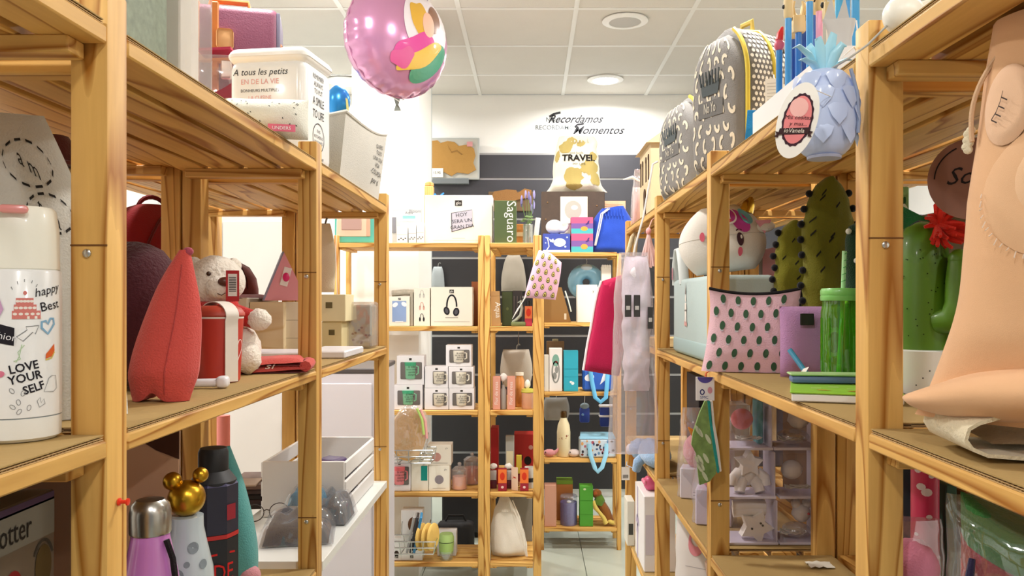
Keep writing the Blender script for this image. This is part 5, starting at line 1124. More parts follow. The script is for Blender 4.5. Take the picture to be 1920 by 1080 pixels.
MB().tube([(.06, 0, .02), (.03, 0, .08), (-.01, 0, .14)], [.03, .034, .03], 12).build('body', BR, t, 70); MB().tube([(-.02, -.008, .13), (-.012, -.01, .155), (.012, -.006, .17)], [.034, .036, .026], 12).build('jacket', GN, t, 70); hd = MB().ball((-.03, 0, .19), .034, .03, .028, 16, 10).build('head', BR, t, 70); MB().ball((-.042, -.025, .196), .016, .012, .012, 10, 8).build('muzzle', cloth('a8572a'), hd)
MB().tube([(-.055, -.02, .15), (-.04, -.032, .11), (-.02, -.034, .09), (.015, -.034, .05), (.03, -.034, .018)], [.013, .016, .011, .014, .017], 10).build('arm', YE, t, 70); MB().tube([(.05, -.02, .03), (.066, -.03, .025), (.085, -.03, .02)], .014, 8).build('foot', YE, t, 70)
# ================================================================= things on the back wall, balloon
t = thing('cork_map', 'cork world map in a grey frame on the back wall', 'wall map', (WX(854, DW), DW-.002, WZ(301, DW)))
t.location.y = DW-.047
MB().rbox(-.178, .178, -.03, 0, -.15, .15, .004, 1).build('frame', M('a9aca9', .5), t); MB().rbox(-.166, .166, -.0305, -.029, -.138, .138, .001, 1).build('board', paper('b5b3aa'), t)
MB().prism([(-.165, -.1), (-.165, .125), (-.12, .13), (-.1, .11), (-.05, .125), (.0, .118), (.03, .09), (.1, .1), (.14, .07), (.15, .02), (.135, -.03), (.155, -.08), (.1, -.11), (.02, -.1), (-.02, -.125), (-.07, -.1)], -.038, -.0305).build('cork_land', M('a97f3f', .9, .6, 300), t, 0)
MB().prism([(-.05, .1), (-.02, .05), (.02, .06), (.06, .03), (.05, .025), (.02, .05), (-.02, .04)], -.0395, -.038).build('coast_line', M('8a6530', .9), t, 0)
MB().box(-.166, -.08, -.042, -.038, -.135, -.07).build('price_card', paper('e6e4dc'), t, 0); Ink().text('15,95', -.123, -.11, .025).put('price_lettering', ink('3a3a3a'), t, flat(-.042)); MB().box(.09, .13, -.04, -.038, .085, .12).build('red_sticker', paper('c98f90'), t, 0)
t = MB().rbox(-.13, .13, -.05, 0, -.02, .02, .003, 1).build('wall_ledge', M('6f7577', .5), None, loc=(WX(847, DW), DW-.046, WZ(343, DW))); tag(t, 'narrow grey ledge under the cork world map', 'ledge')
t = thing('cork_map', 'smaller brown cork map behind the green carton', 'wall map', (WX(958, DW), DW-.046, WZ(372, DW)))
MB().rbox(-.16, .16, -.02, 0, -.1, .04, .003, 1).build('board', M('6a5238', .8), t); MB().prism([(-.15, -.02), (-.12, .04), (-.03, .055), (.04, .05), (.05, .03), (.1, .062), (.15, .05), (.14, .0), (.0, -.03)], -.028, -.02).build('cork_land', M('94693a', .9, .6, 300), t, 0)
# balloon
t = thing('foil_balloon', 'large pink foil balloon with a colourful swirled print floating before the column', 'balloon', (WX(744, 3.2), 3.2, WZ(77, 3.2)), .75)
BR_, BT = .226, .135
def bal(a, b):
    th = 2*PI*a; ph = PI*(b-.5)         # lens: axis y
    r = math.cos(ph); wr = 1+.012*math.sin(th*30)*r**8+.006*math.sin(th*17+1)*r**6
    return (BR_*wr*r**.85*math.cos(th), BT*math.copysign(abs(math.sin(ph))**1.0, math.sin(ph)), BR_*wr*r**.85*math.sin(th))
MB().grid(bal, 120, 30, cu=True).build('body', M('cf93bb', .22, metal=.35, coat=.5), t, 60)
def bm_(a, b):
    r = min(.999, math.hypot(a, b)/BR_); c = r**(1/.85); return (a, -BT*math.sqrt(max(0, 1-c*c))-.0025, b)
def blob(pts):
    # subdivide so the print hugs the curved foil
    q = Ink(); n = len(pts); cx_ = sum(p[0] for p in pts)/n; cz_ = sum(p[1] for p in pts)/n; K = 6
    rings = [[(cx_+(p[0]-cx_)*k/K, cz_+(p[1]-cz_)*k/K) for p in pts] for k in range(1, K+1)]
    q.poly(rings[0])
    for k in range(K-1):
        q._a(rings[k]+rings[k+1], [(i, (i+1) % n, n+(i+1) % n, n+i) for i in range(n)])
    return q
def oval(x, z, rx, rz, rot=0., n=28, wob=0.):
    c, s_ = math.cos(rot), math.sin(rot); return [(x+rx*math.cos(a)*c-rz*math.sin(a)*s_*(1+wob*math.sin(3*a)), z+rx*math.cos(a)*s_+rz*math.sin(a)*c*(1+wob*math.sin(3*a))) for a in [2*PI*i/n for i in range(n)]]
for nm_, pts, hx, e in (('white_oval', oval(.06, .05, .115, .14), 'ece4ea', 0), ('yellow_print', oval(.02, .06, .042, .075, .2, wob=.2), 'dfae3c', .0012), ('brown_print', oval(.095, .075, .035, .06, -.2), '8a5f48', .0012), ('peach_print', oval(.06, .045, .03, .05), 'eebfa8', .002),
                        ('pink_print', oval(.0, -.06, .1, .055, .5, wob=.2), 'd8489a', .002), ('green_print', oval(.075, -.1, .11, .05, .75), '4a9a7c', .0026), ('gold_print', oval(.03, -.085, .12, .032, .55, wob=.25), 'e0b84c', .0032), ('rose_print', oval(-.055, -.1, .05, .035, .4, wob=.3), 'd65a96', .0036)):
    blob(pts).put(nm_, M(hx, .3, coat=.4), t, lambda a, b, e=e: Vector(bm_(a, b))+Vector((0, -e, 0)))
Ink().text('Happy', .05, .165, .04, shear=.3).put('lettering', ink('8f5aa0'), t, lambda a, b: Vector(bm_(a, b))+Vector((0, -.002, 0)))
MB().tube([(BR_*1.0*math.cos(2*PI*i/80), 0, BR_*math.sin(2*PI*i/80)) for i in range(80)], .003, 5, close=True).build('seam', M('c98ab0', .3, metal=.3), t)
MB().add([(-.02, 0, -BR_+.012), (.02, 0, -BR_+.012), (.006, -.004, -BR_-.03), (.022, 0, -BR_-.05), (-.012, .004, -BR_-.055), (-.006, 0, -BR_-.03)], [(0, 1, 2, 5), (5, 2, 3, 4)]).build('tail', M('8a8f8a', .3, metal=.6), t, 0)
MB().tube([(-.03, -.01, -BR_-.004), (0, -.016, -BR_-.018), (.03, -.01, -BR_-.004), (0, .012, -BR_+.0)], .002, 5, close=True).build('knot_ribbon', M('e6e6e2', .4), t)
MB().tube([(0, 0, -BR_-.03), (.003, .06, -BR_-.2), (.0, .1, -.72), (0, .13, -.78)], .0008, 4).build('string', M('e9e9e6', .5), t)

# low black cabinet on the floor behind the back racks
t = thing('low_cabinet', 'low black cabinet standing on the floor behind the back racks', 'cabinet', (-.23, 4.95, 0))
MB().rbox(-.3, .26, -.17, .2, .03, .33, .004, 1).build('body', M('1f1d20', .5), t); MB().box(-.28, .24, -.15, .18, 0, .03).build('plinth', M('121113', .6), t, 0)
for x in (-.295, -.015): MB().rbox(x, x+.27, -.185, -.171, .04, .32, .003, 1).build('door', M('262427', .45), t)
# ================================================================= right rack: top shelf
ZT = ZRT+.0012
def dots(q, u0, u1, v0, v1, nu_, nv_, ru, rv):
    for j in range(nv_):
        for i in range(nu_): q.ell(u0+(u1-u0)*(i+(.5 if j % 2 else 0))/nu_, v0+(v1-v0)*j/max(1, nv_-1), ru, rv, 8)
    return q
GREY = cloth('868380', .35); YEL = M('d9bf3a', .55)
def backpack(label, loc, rz, w_, h, t_, mirror=False):
    t = thing('backpack', label, 'backpack', loc, rz, 'grey moon print backpacks')
    prof = lambda v: (1. if v < .62 else math.sqrt(max(.0, 1-((v-.62)/.385)**2))*.98+.02)
    n = 30
    def body(a, b):
        v = b; th = 2*PI*a; c, s_ = math.cos(th), math.sin(th); e = 2/5.
        return (w_/2*prof(v)*math.copysign(abs(c)**e, c)*(1+.012*noise.noise(Vector((c*2, v*5, 1)))), t_/2*math.copysign(abs(s_)**e, s_)*(.72+.28*prof(v)), h*v)
    m = MB(); m.grid(body, 40, 26, cu=True); m.add([body(i/40, 0) for i in range(40)], [tuple(range(40))]); m.build('body', GREY, t, 60)
    # dotted gusset: white dots on the side facing the eye and over the top
    q = Ink()
    for j in range(26):
        for i in range(9):
            q.ell(-t_*.42+t_*.84*(i+(.5 if j % 2 else 0))/9, .012+j*h*.036, .0042, .0046, 8)
    q.put('dot_print', ink('e6e0d2'), t, lambda a, b: (w_/2*prof(min(1, b/h))*(1-(2*a/t_)**6*.08)+.0015, a, b))
    # front pocket
    def pocket(a, b):
        u = 2*a-1; v = b; k = (1-abs(u)**5)*(1-abs(2*v-1)**5)
        hh = h*.9; pv = 1. if v < .6 else math.sqrt(max(.05, 1-((v-.6)/.42)**2)); return (u*w_*.45*pv, -t_/2-.004-.03*k**.45, .012+hh*v)
    m = MB(); m.grid(pocket, 22, 22); m.build('front_pocket', GREY, t, 60)
    pm = lambda e: (lambda a, b: Vector(pocket(max(0.02, min(.98, a)), max(.02, min(.98, b))))+Vector((0, -e, 0)))
    q = Ink(); random.seed(31)
    for j in range(8):
        for i in range(5): q.ring(.12+.17*(i+(.5 if j % 2 else 0)), .07+.12*j, .045, .028, .03, 8, random.uniform(0, 6), 0, 4.2)
    q.put('moon_print', ink('e3d8c2'), t, pm(.0012))
    q = Ink().poly([(.34, .56), (.66, .56), (.7, .68), (.6, .63), (.5, .72), (.4, .63), (.3, .68)]); q.put('crown_print', ink('4f5658'), t, pm(.003))
    for i in range(7): MB().tube([pm(.004)(.32+.06*i, .64), pm(.006)(.29+.07*i, .74)], .0018, 5).build('crown_strand', ink('4f5658'), t)
    q = Ink().rect(.25, .4, .75, .52); q.put('name_patch', ink('6e6c6a'), t, pm(.0022)); Ink().text('No Yo', .5, .43, .11, sx=.8).put('lettering', ink('cfc8b8'), t, pm(.004))
    # yellow zips
    zp = [(w_*.47*prof(v), -t_/2+.002, h*v) for v in [i/24 for i in range(2, 24)]]
    MB().tube([(p[0], p[1]-.006, p[2]) for p in zp], .0055, 6).build('front_zip', YEL, t)
    MB().tube([(w_/2*prof(v)+.002, t_*.05, h*v) for v in [i/24 for i in range(3, 24)]]+[(0, t_*.05, h+.003)], .005, 6).build('main_zip', YEL, t)
    MB().tube([(.02, t_*.1, h-.004), (.018, t_*.1, h+.022), (-.018, t_*.1, h+.022), (-.02, t_*.1, h-.004)], .008, 6, flat=.5).build('handle', M('cdb04a', .6), t)
    MB().rbox(w_*.42, w_*.52, -t_/2-.01, -t_/2+.02, .03, .055, .003, 1).build('zip_end', M('c2a74a', .6), t)
    for sx in (-.25, .25): MB().tube([(w_*sx, t_/2, h*.9), (w_*sx*1.2, t_/2+.03, h*.6), (w_*sx*1.3, t_/2+.02, h*.2), (w_*sx*1.3, t_/2, .03)], .014, 8, flat=.35).build('shoulder_strap', cloth('6f6b66'), t)
    return t
backpack('grey moon print backpack with yellow zips beside the blue pens', (.512, 1.93, ZT), -1.12, .2, .352, .125)
backpack('grey moon print backpack lying flatter beside the pale wooden house', (.485, 2.31, ZT), -1.42, .33, .285, .10)
q = thing('backpack_tag', 'white paper tag hanging on the near backpack', 'tag', W(1452, 168, 1.72), -.25)
MB().box(-.019, .019, 0, .001, -.028, .024).build('card', paper('efece4'), q, 0)
g = Ink()
for i in range(6): g.rect(-.015, -.022+i*.007, .012, -.0205+i*.007)
g.put('print', ink('c9c6be'), q, flat(0)); MB().tube([(0, 0, .022), (.0, .03, .04), (.0, .14, .05)], .0008, 4).build('string', cloth('dddddd'), q)
# wooden toy house
t = thing('wooden_house', 'pale plywood toy house with cut windows on the right top shelf', 'toy house', (.462, 2.80, ZT), 0)
PLY = M('d8c19a', .7, .15, 90., var=.06)
hy = .13; hh = .235
MB().rbox(-.062, .08, -hy, hy, 0, hh, .002, 1).build('walls', PLY, t)
MB().prism([(-.078, hh-.004), (.09, hh-.004), (.006, hh+.055)], -hy-.012, hy+.012).build('roof', PLY, t, 0)
DKW = ink('4a3320')
for y_ in (-.09, -.03, .05, .1):
    for z_ in (.155, .19): 
        if z_ > .18: MB().lathe([(.001, -.001), (.011, -.001), (.011, .002), (.001, .002)], 14, Matrix.Translation((-.0625, y_, z_)) @ Matrix.Rotation(-PI/2, 4, 'Y')).build('window', DKW, t)
        else: MB().box(-.0635, -.061, y_-.011, y_+.011, z_-.04, z_+.03).build('window', DKW, t, 0)
MB().box(-.064, -.061, -.025, .025, .0, .07).build('door', DKW, t, 0)
MB().lathe([(.001, -.001), (.025, -.001), (.025, .002), (.001, .002)], 18, Matrix.Translation((-.0625, 0, .07)) @ Matrix.Rotation(-PI/2, 4, 'Y')).build('door_arch', DKW, t)
# clear gift bag with pink ribbon
s = Soft(.065, .22, .06, wf=lambda v: 1-.5*v**2, wr=.006, seed=2)
t = thing('gift_bag', 'clear gift bag with pale pink filling and white ribbon beside the wooden house', 'gift bag', (.425, 3.14, ZT))
s.mesh().build('film', clear('f6eef0', .25), t, 60); Soft(.05, .15, .045, wr=.004, seed=3).mesh().build('filling', cloth('f0c4c0'), t, 70)
MB().tube([(0, -.02, .17), (-.03, -.03, .185), (-.065, -.03, .175)], [.004, .006, .002], 6).build('ribbon', cloth('f4efec'), t)
# pens and their tray
t = thing('pen_tray', 'white rectangular tray holding the blue pens on the right top shelf', 'tray', (.455, 1.24, ZT))
for nm_, b in (('bottom', (-.058, .06, -.19, .19, 0, .004)), ('side_wall', (-.058, -.054, -.19, .19, .004, .04)), ('side_wall', (.056, .06, -.19, .19, .004, .04)), ('end_wall', (-.054, .056, -.19, -.186, .004, .04)), ('end_wall', (-.054, .056, .186, .19, .004, .04))):
    MB().box(*b).build(nm_, M('e9e7e6', .4), t, 0)
PB = [(1461, 1.415, 95, '2f86c8', 'head', 'd23a3a'), (1478, 1.36, 35, '3f97d6', 'tall', 0), (1497, 1.38, 62, '2f78c4', 'horn', 0), (1518, 1.30, 4, '3f97d6', 'tall', 0), (1536, 1.34, 22, 'f0a6c4', 'tall', 0),
      (1488, 1.41, 75, '1f55b0', 'tall', 0), (1508, 1.405, 60, '2a60b8', 'tall', 0), (1573, 1.16, -30, '46a8d4', 'tall', 0), (1587, 1.2, -20, '3f97d6', 'tall', 0), (1604, 1.12, -25, '3f9ad0', 'tall', 0), (1524, 1.39, 30, '2a60b8', 'tall', 0), (1556, 1.28, 40, 'e9dcc0', 'horn', 0)]
lbs = ['short blue pen with a red doll head, leftmost in the tray', 'blue pen with a tall pointed wooden head, left of the antlered pen', 'blue pen with a wooden antlered head', 'blue pen reaching the picture top, before the pink pen', 'pink pen with a wooden head among the blue pens', 'dark blue pen between the two leftmost tall blue pens', 'dark blue pen behind the antlered pen', 'turquoise blue pen above the pineapple purse leaves', 'blue pen with a white thread right of the turquoise pen', 'blue pen beside the near right post', 'dark blue pen behind the pink pen', 'cream wooden pen behind the white paper bag']
for k, (px_, dd, ytop, hx, kind, extra) in enumerate(PB):
    zt = WZ(ytop, dd); zb = ZT+.0045; L = zt-zb
    p = thing('novelty_pen', lbs[k], 'pen', (WX(px_, dd), dd, zb), 0, 'novelty pens in the tray')
    MB().lathe([(.001, 0), (.002, .001), (.0056, .012), (.0056, L), (.001, L+.0005)], 14).build('barrel', plastic(hx), p)
    WDN = wood('z', 'ead2a0', 'd4b47a', 3.)
    if kind == 'tall': MB().lathe([(.0056, L), (.0075, L+.004), (.0078, L+.03), (.0055, L+.045), (.001, L+.052)], 14).build('wooden_head', WDN, p); MB().ball((-.0078, 0, L+.02), .003, .003, .004).build('ear', M('1c1c1c', .4), p)
    elif kind == 'horn':
        MB().rbox(-.011, .011, -.007, .007, L, L+.03, .003, 2).build('wooden_head', WDN, p)
        for sx in (-1, 1): MB().tube([(sx*.006, 0, L+.03), (sx*.009, 0, L+.045), (sx*.007, 0, L+.055)], .0022, 6).build('antler', WDN, p); MB().ball((sx*.012, 0, L+.026), .003, .003, .005).build('ear', M('1c1c1c', .4), p)
    else:
        MB().ball((0, 0, L+.01), .009, .009, .011).build('doll_head', plastic('d9637a'), p); MB().tube([(0, 0, L+.018), (.002, 0, L+.03), (.006, 0, L+.042)], [.007, .006, .002], 8).build('red_hat', plastic('d8262a'), p)
s = Soft(.05, .085, .03, wf=lambda v: 1-.35*math.sin(PI*v*.9), tf=lambda v: 1-.7*v, wr=.004, seed=12, ws=30)
t = thing('paper_bag', 'small crumpled white paper bag tied with string behind the pineapple purse', 'bag', (WX(1575, 1.08), 1.03+.05, ZT), 0)
s.mesh().build('body', paper('c4c1be'), t, 50)
for x_ in (-.014, .004): MB().add([(x_-.01, 0, .08), (x_+.01, 0, .08), (x_+.004, .004, .118)], [(0, 1, 2)]).build('paper_tip', paper('bdbab6'), t, 0)
MB().tube([(.018, -.01, .08), (.02, -.012, .05), (.018, -.014, .01)], .001, 4).build('string', cloth('ffffff'), t)
# blue cloth label between backpack and tray
t = MB().rbox(-.008, .008, -.002, .002, 0, .055, .001, 1).build('blue_label', cloth('2f88c0'), None, loc=(.402, 1.47, ZT), rot=(0, .08, -.3)); tag(t, 'small bright blue cloth label between backpack and white tray', 'label')
# round knob light and cord at the near end
t = thing('globe_light', 'small white globe light with a grey cord on the near right top shelf', 'light', (.412, .885, ZT+.0215))
MB().ball((0, 0, 0), .0215, nu=24, nv=16).build('globe', M('f3efe2', .35), t); MB().lathe([(.008, .015), (.009, .03), (.001, .031)], 14, Matrix.Translation((.0, .0, .0)) @ Matrix.Rotation(1.3, 4, 'Y')).build('socket', M('e9e2d0', .4), t)
MB().tube([(-.018, .0, -.012), (-.035, .01, -.03), (-.052, .02, -.042), (-.07, .06, -.05)], .0013, 6).build('cord', M('b9b6ae', .5), t)
# pineapple purse
t = thing('pineapple_purse', 'pale blue silicone pineapple purse hanging from the right top shelf', 'purse', (.343, .935, WZ(214, .935)), -.12)
PBL = M('b9c9ec', .4, coat=.2); r0 = .0385
def pin(a, b):
    th = 2*PI*a; ph = PI*(b-.5); k = abs(math.cos(ph))**.62
    return (r0*k*math.cos(th), r0*.85*k*math.sin(th), .052*math.sin(ph)*1.0)
MB().grid(pin, 32, 20, cu=True).build('body', PBL, t, 70)
for j, zz in enumerate((-.026, -.006, .014, .032)):
    for i in range(7):
        th = 2*PI*(i+(.5 if j % 2 else 0))/7; c_, s_ = math.cos(th), math.sin(th); k = (1-(zz/.052)**2)**.31
        if s_ > .55: continue
        T_ = Matrix.Translation((r0*k*c_*.985, r0*.85*k*s_*.985, zz)) @ Matrix.Rotation(th+PI/2, 4, 'Z')
        MB().add([(-.0125, .0015, .008), (-.006, -.0005, .012), (.006, -.0005, .012), (.0125, .0015, .008), (.0085, -.0022, -.004), (0, -.0026, -.0135), (-.0085, -.0022, -.004), (0, -.0034, .001)], [(0, 1, 7, 6), (1, 2, 7), (2, 3, 4, 7), (4, 5, 7), (5, 6, 7)], T_).build('scale', PBL, t, 60)
MB().lathe([(.001, -.0525), (.019, -.0525), (.0195, -.0495), (.016, -.048)], 28).build('base', M('a5abc4', .6), t)
MB().tube([(.024, -.022, .046), (.031, -.021, .02), (.034, -.018, -.012), (.0335, -.016, -.026)], .0022, 6).build('zip', M('8f9cb8', .4), t)
LB = M('9fd3e4', .4, coat=.2)
for i, (ax, az, ay) in enumerate(((-.036, .03, -.008), (-.03, .012, -.012), (-.01, .04, -.006), (.012, .045, -.004), (.022, .03, -.008), (.03, .014, .0), (0, .03, .012), (-.018, .036, .01))):
    MB().tube([(ax*.15, ay*.2, .046), (ax*.5, ay*.7, .05+az*.6), (ax*.85, ay, .05+az*.95), (ax*1.05, ay*1.1, .05+az*.85)], [.005, .0062, .0042, .0008], 8, flat=.4).build('leaf', LB, t, 60)
MB().tube([(.012, 0, .05), (.024, .01, .07), (.04, .025, .085), (.052, .045, .0795)], .0008, 4).build('hang_string', cloth('ffffff'), t)
# its paper tag
t = thing('oval_tag', 'white oval paper tag with a pink badge hanging before the pineapple purse', 'tag', W(1495, 226, .86), 0, rot=(0, .27, -.25))
MB().lathe([(.001, -.0008), (1, -.0008), (1, .0008), (.001, .0008)], 40, Matrix.Scale(.0205, 4, (1, 0, 0)) @ Matrix.Scale(.0415, 4, (0, 0, 1)) @ Matrix.Rotation(PI/2, 4, 'X')).build('card', paper('f3f0e8'), t)
tm = lambda e: flat(-.0008, 0, 0, e)
q = Ink().poly([((.0148+.0009*(i % 2))*math.cos(2*PI*i/36), .0005+(.0283+.0014*(i % 2))*math.sin(2*PI*i/36)) for i in range(36)]); q.put('scalloped_rim', ink('3f2530'), t, tm(.0004))
Ink().ell(0, .0005, .0132, .0262, 28).put('badge', ink('e8898a'), t, tm(.0008)); Ink().ell(-.002, .0135, .0095, .0105, 20).put('badge_sky', ink('f0b9b2'), t, tm(.0011))
Ink().poly([(-.019, -.0165), (-.0145, -.0165), (-.0145, -.0225), (-.019, -.0225), (-.017, -.0195)]).poly([(.019, -.0085), (.0145, -.0085), (.0145, -.0145), (.019, -.0145), (.017, -.0115)]).poly([(-.0155, -.0195), (.0155, -.0115), (.0155, -.0045), (-.0155, -.0125)]).put('ribbon', ink('3f2a2c'), t, tm(.0014))
MB().tube([(0, 0, .039), (.012, .03, .043), (.03, .055, .046)], .0006, 4).build('string', cloth('ffffff'), t)
Ink().text('Mis cositas', 0, .001, .0062, shear=.2, rot=.18).text('y mas...', .002, -.0055, .0062, shear=.2, rot=.18).put('lettering', ink('4a2a30'), t, tm(.0015)); Ink().text('ioVanela', 0, -.0138, .0068, shear=.2, rot=.2, sx=.9).put('ribbon_lettering', ink('f0e6d8'), t, tm(.0019))
# ================================================================= right rack: middle shelf
ZM_ = ZRM+.0012
# grey blue tote box
t = thing('tote_bag', 'grey blue stiff tote with a soldier print beside the pink cactus pouch', 'bag', (.482, 2.06, ZM_))
TG = M('b9cdcd', .55, .1, 200)
MB().rbox(-.072, .075, -.24, .24, 0, .205, .012, 3).build('body', TG, t)
MB().rbox(-.0735, .0765, -.2415, .2415, 0, .05, .012, 3).build('base_band', M('a5bfc0', .55), t)
MB().tube([(-.062, .235, .19), (-.064, .225, .25), (-.064, .2, .288), (-.064, .165, .288), (-.064, .14, .25), (-.062, .125, .19)], .014, 10, flat=.5).build('handle', M('dfe6e6', .5), t, 60)
sm = sideL(-.072)
Ink().rect(-.012, .09, .012, .14).ell(0, .152, .008, .01).rect(-.02, .088, -.006, .096).put('soldier_print', ink('efe9e2'), t, lambda a, b: (-.0735, -a+.05, b)); Ink().poly([(-.007, .163), (.007, .163), (0, .195)]).rect(-.012, .118, .012, .122).put('hat_print', ink('8f8a86'), t, lambda a, b: (-.074, -a+.05, b)); Ink().ell(-.008, .085, .009, .007).ell(.01, .084, .009, .007).put('shoe_print', ink('dba8a4'), t, lambda a, b: (-.0738, -a+.05, b))
Ink().rect(-.012, .215, .012, .25).put('handle_print', ink('c98a96'), t, lambda a, b: (-.0772, .228-a*.5, b-.01))
# unicorn backpack on it
s = Soft(.215, .17, .09, wf=lambda v: math.sin(PI*min(1, .16+.78*v))**.55, tf=lambda v: (1-abs(2*v-1)**3)**.55+.05, wr=.004, seed=5, pu=3.)
t = thing('unicorn_pack', 'white unicorn head pack with a golden horn on the grey blue tote', 'bag', (WX(1368, 1.98), 2.02, ZM_+.2175), 0, rot=(-.1, -.12, -.25))
s.mesh().build('body', cloth('eeeae2', .25), t, 70)
f = s.front
for nm_, g_, hx, e in (('pink_mane', Ink().ell(.28, .8, .2, .13), 'e0606e', .002), ('violet_mane', Ink().ell(.52, .7, .22, .17, rot=-.6), 'c4489c', .0032), ('blue_mane', Ink().ell(.72, .76, .14, .13), '7cc0cf', .0044),
                       ('mane_edge', Ink().ring(.28, .8, .2, .13, .03), 'f2e9ea', .005), ('eye', Ink().ell(.42, .42, .075, .1), '4a3038', .003), ('eye_shine', Ink().ell(.45, .45, .022, .03), 'f4f0ee', .0045),
                       ('cheek', Ink().ell(.4, .24, .055, .065).ell(-.42, .52, .06, .07), 'e46a80', .003), ('brow', Ink().stroke([(.36, .55), (.42, .57), (.49, .55)], .02), '4a3038', .003)):
    g_.put(nm_, ink(hx), t, f(e))
MB().tube([s.pt(-1+2*i/30, .5+.48*math.sin(2*PI*i/30)*0, -1, .0) for i in range(31)], .001, 4).build('panel_seam', cloth('d9d4ca'), t)
MB().tube([(.068, -.01, .145), (.078, -.014, .165), (.082, -.018, .172), (.084, -.02, .178)], [.018, .015, .009, .004], 10).build('horn', M('d6b24a', .22, metal=1.), t, 60)
MB().add([(.085, -.035, .115), (.125, -.03, .112), (.105, -.026, .08)], [(0, 1, 2)]).build('ear', cloth('e9a5b5'), t, 0)
MB().ball((.108, -.02, .098), .024, .012, .014, 12, 8).build('ear_back', cloth('eeeae2'), t, 60)
# pink cactus pouch
s = Soft(.19, .16, .062, wf=lambda v: 1.04-.08*math.sin(PI*v)-.05*v, tf=lambda v: min(1, .62+v*1.6)*(1-v**2.2*.93), wr=.004, seed=9, pu=4., bend=lambda p, u, v: (p.x+.012*v, p.y+.012*v, p.z+.012*u*u*v))
t = thing('cactus_pouch', 'pink pouch with small green cacti and a black zip', 'pouch', (WX(1410, 1.63), 1.645, ZM_), -.22)
s.mesh().build('body', cloth('ecc3cf', .3), t, 70)
q = Ink(); q2 = Ink()
for j in range(6):
    for i in range(6):
        a = -.86+.33*i+(.16 if j % 2 else 0); b = .08+.165*j
        if a < .95: q.ell(a, b, .06, .055, 12, .35); q2.rect(a-.04, b-.07, a+.035, b-.05)
q.put('cactus_print', ink('3f5f45'), t, s.front(.0015))['kind'] = 'stuff'; q2.put('pot_print', ink('c9c4cc'), t, s.front(.0015))['kind'] = 'stuff'
MB().tube([s.pt(-1+.0667*i, 1., -1) for i in range(31)], .0035, 6).build('zip', cloth('1d1a1c'), t); MB().tube([s.pt(1., v/12, -1) for v in range(13)], .003, 6).build('side_piping', cloth('1d1a1c'), t)
MB().ball(s.pt(.99, 1., -1)+Vector((.006, 0, .004)), .009, .006, .009).build('zip_pull', M('1d1a1c', .4), t)
# cactus cushions
def cact(name, label, loc, w_, h, rz, hx, seed, pomhx='17161a', lean=0., arm=False):
    s = Soft(w_, h, w_*.62, wf=lambda v: 1.0 if v < .72 else math.sqrt(max(.03, 1-((v-.72)/.285)**2)), tf=lambda v: min(1, v*6+.2)*(1-.5*max(0, v-.7)*2), wr=.008, seed=seed, ws=22, bend=lambda p, u, v: (p.x+lean*v, p.y, p.z))
    t = thing(name, label, 'cushion', loc, rz); s.mesh().build('body', cloth(hx, .4), t, 70)
    for i in range(12):
        for sg in (-1, 1):
            MB().ball(s.pt(sg*.98, .06+.078*i, -1)+Vector((sg*.004, 0, 0)), .0075, nu=8, nv=6).build('pompom', cloth(pomhx), t, 60)
    q = Ink(); random.seed(int(seed))
    for i in range(14):
        a, b = random.uniform(-.75, .75), random.uniform(.06, .92); an = random.uniform(-.5, .5); q.stroke([(a-.1*math.cos(an), b-.012), (a+.1*math.cos(an), b+.014)], .012)
    q.put('spine_print', ink('1f1d10'), t, s.front(.002)); return t
cact('cactus_cushion', 'tall olive green cactus cushion with black pompoms', (WX(1553, 1.6), 1.60, ZM_), .1, .392, -.1, '6d6a1c', 3)
cact('cactus_cushion', 'shorter olive green cactus cushion leaning left of the tall one', (WX(1492, 1.695), 1.69, ZM_), .085, .315, -.1, '77741e', 6, lean=-.004)
t = thing('pompom_cactus', 'dark green felt cactus with white pompoms beside the near right post', 'cushion', (WX(1610, 1.5), 1.5, ZM_))
MB().lathe([(.001, 0), (.022, 0), (.024, .01), (.024, .26), (.018, .285), (.001, .295)], 20).build('body', cloth('1d3a24', .6), t, 60)
for z_, a_ in ((.275, 3.6), (.22, 4.2), (.14, 3.4), (.165, 5.2), (.09, 4.6), (.215, 5.5)): MB().ball((.026*math.cos(a_), .026*math.sin(a_), z_), .0055).build('pompom', cloth('e6e6e0'), t)
# lilac pouch
s = Soft(.12, .135, .05, wr=.004, seed=4, pu=4.)
t = thing('lilac_pouch', 'lilac pouch with a torn edged badge behind the green jar', 'pouch', (WX(1518, 1.545), 1.53, ZM_), -.1)
s.mesh().build('body', cloth('b98ab8'), t, 70); Ink().poly([(.55+(.25+.05*(i % 2))*math.cos(2*PI*i/16), .5+(.2+.04*(i % 2))*math.sin(2*PI*i/16)) for i in range(16)]).put('badge_edge', ink('efe6ea'), t, s.front(.0015)); Ink().ell(.57, .5, .2, .15).put('badge', ink('6a2f2c'), t, s.front(.0028)); MB().rbox(-.03, -.005, -.034, -.03, .1, .122, .001, 1).build('black_label', M('1c1a1c', .5), t)
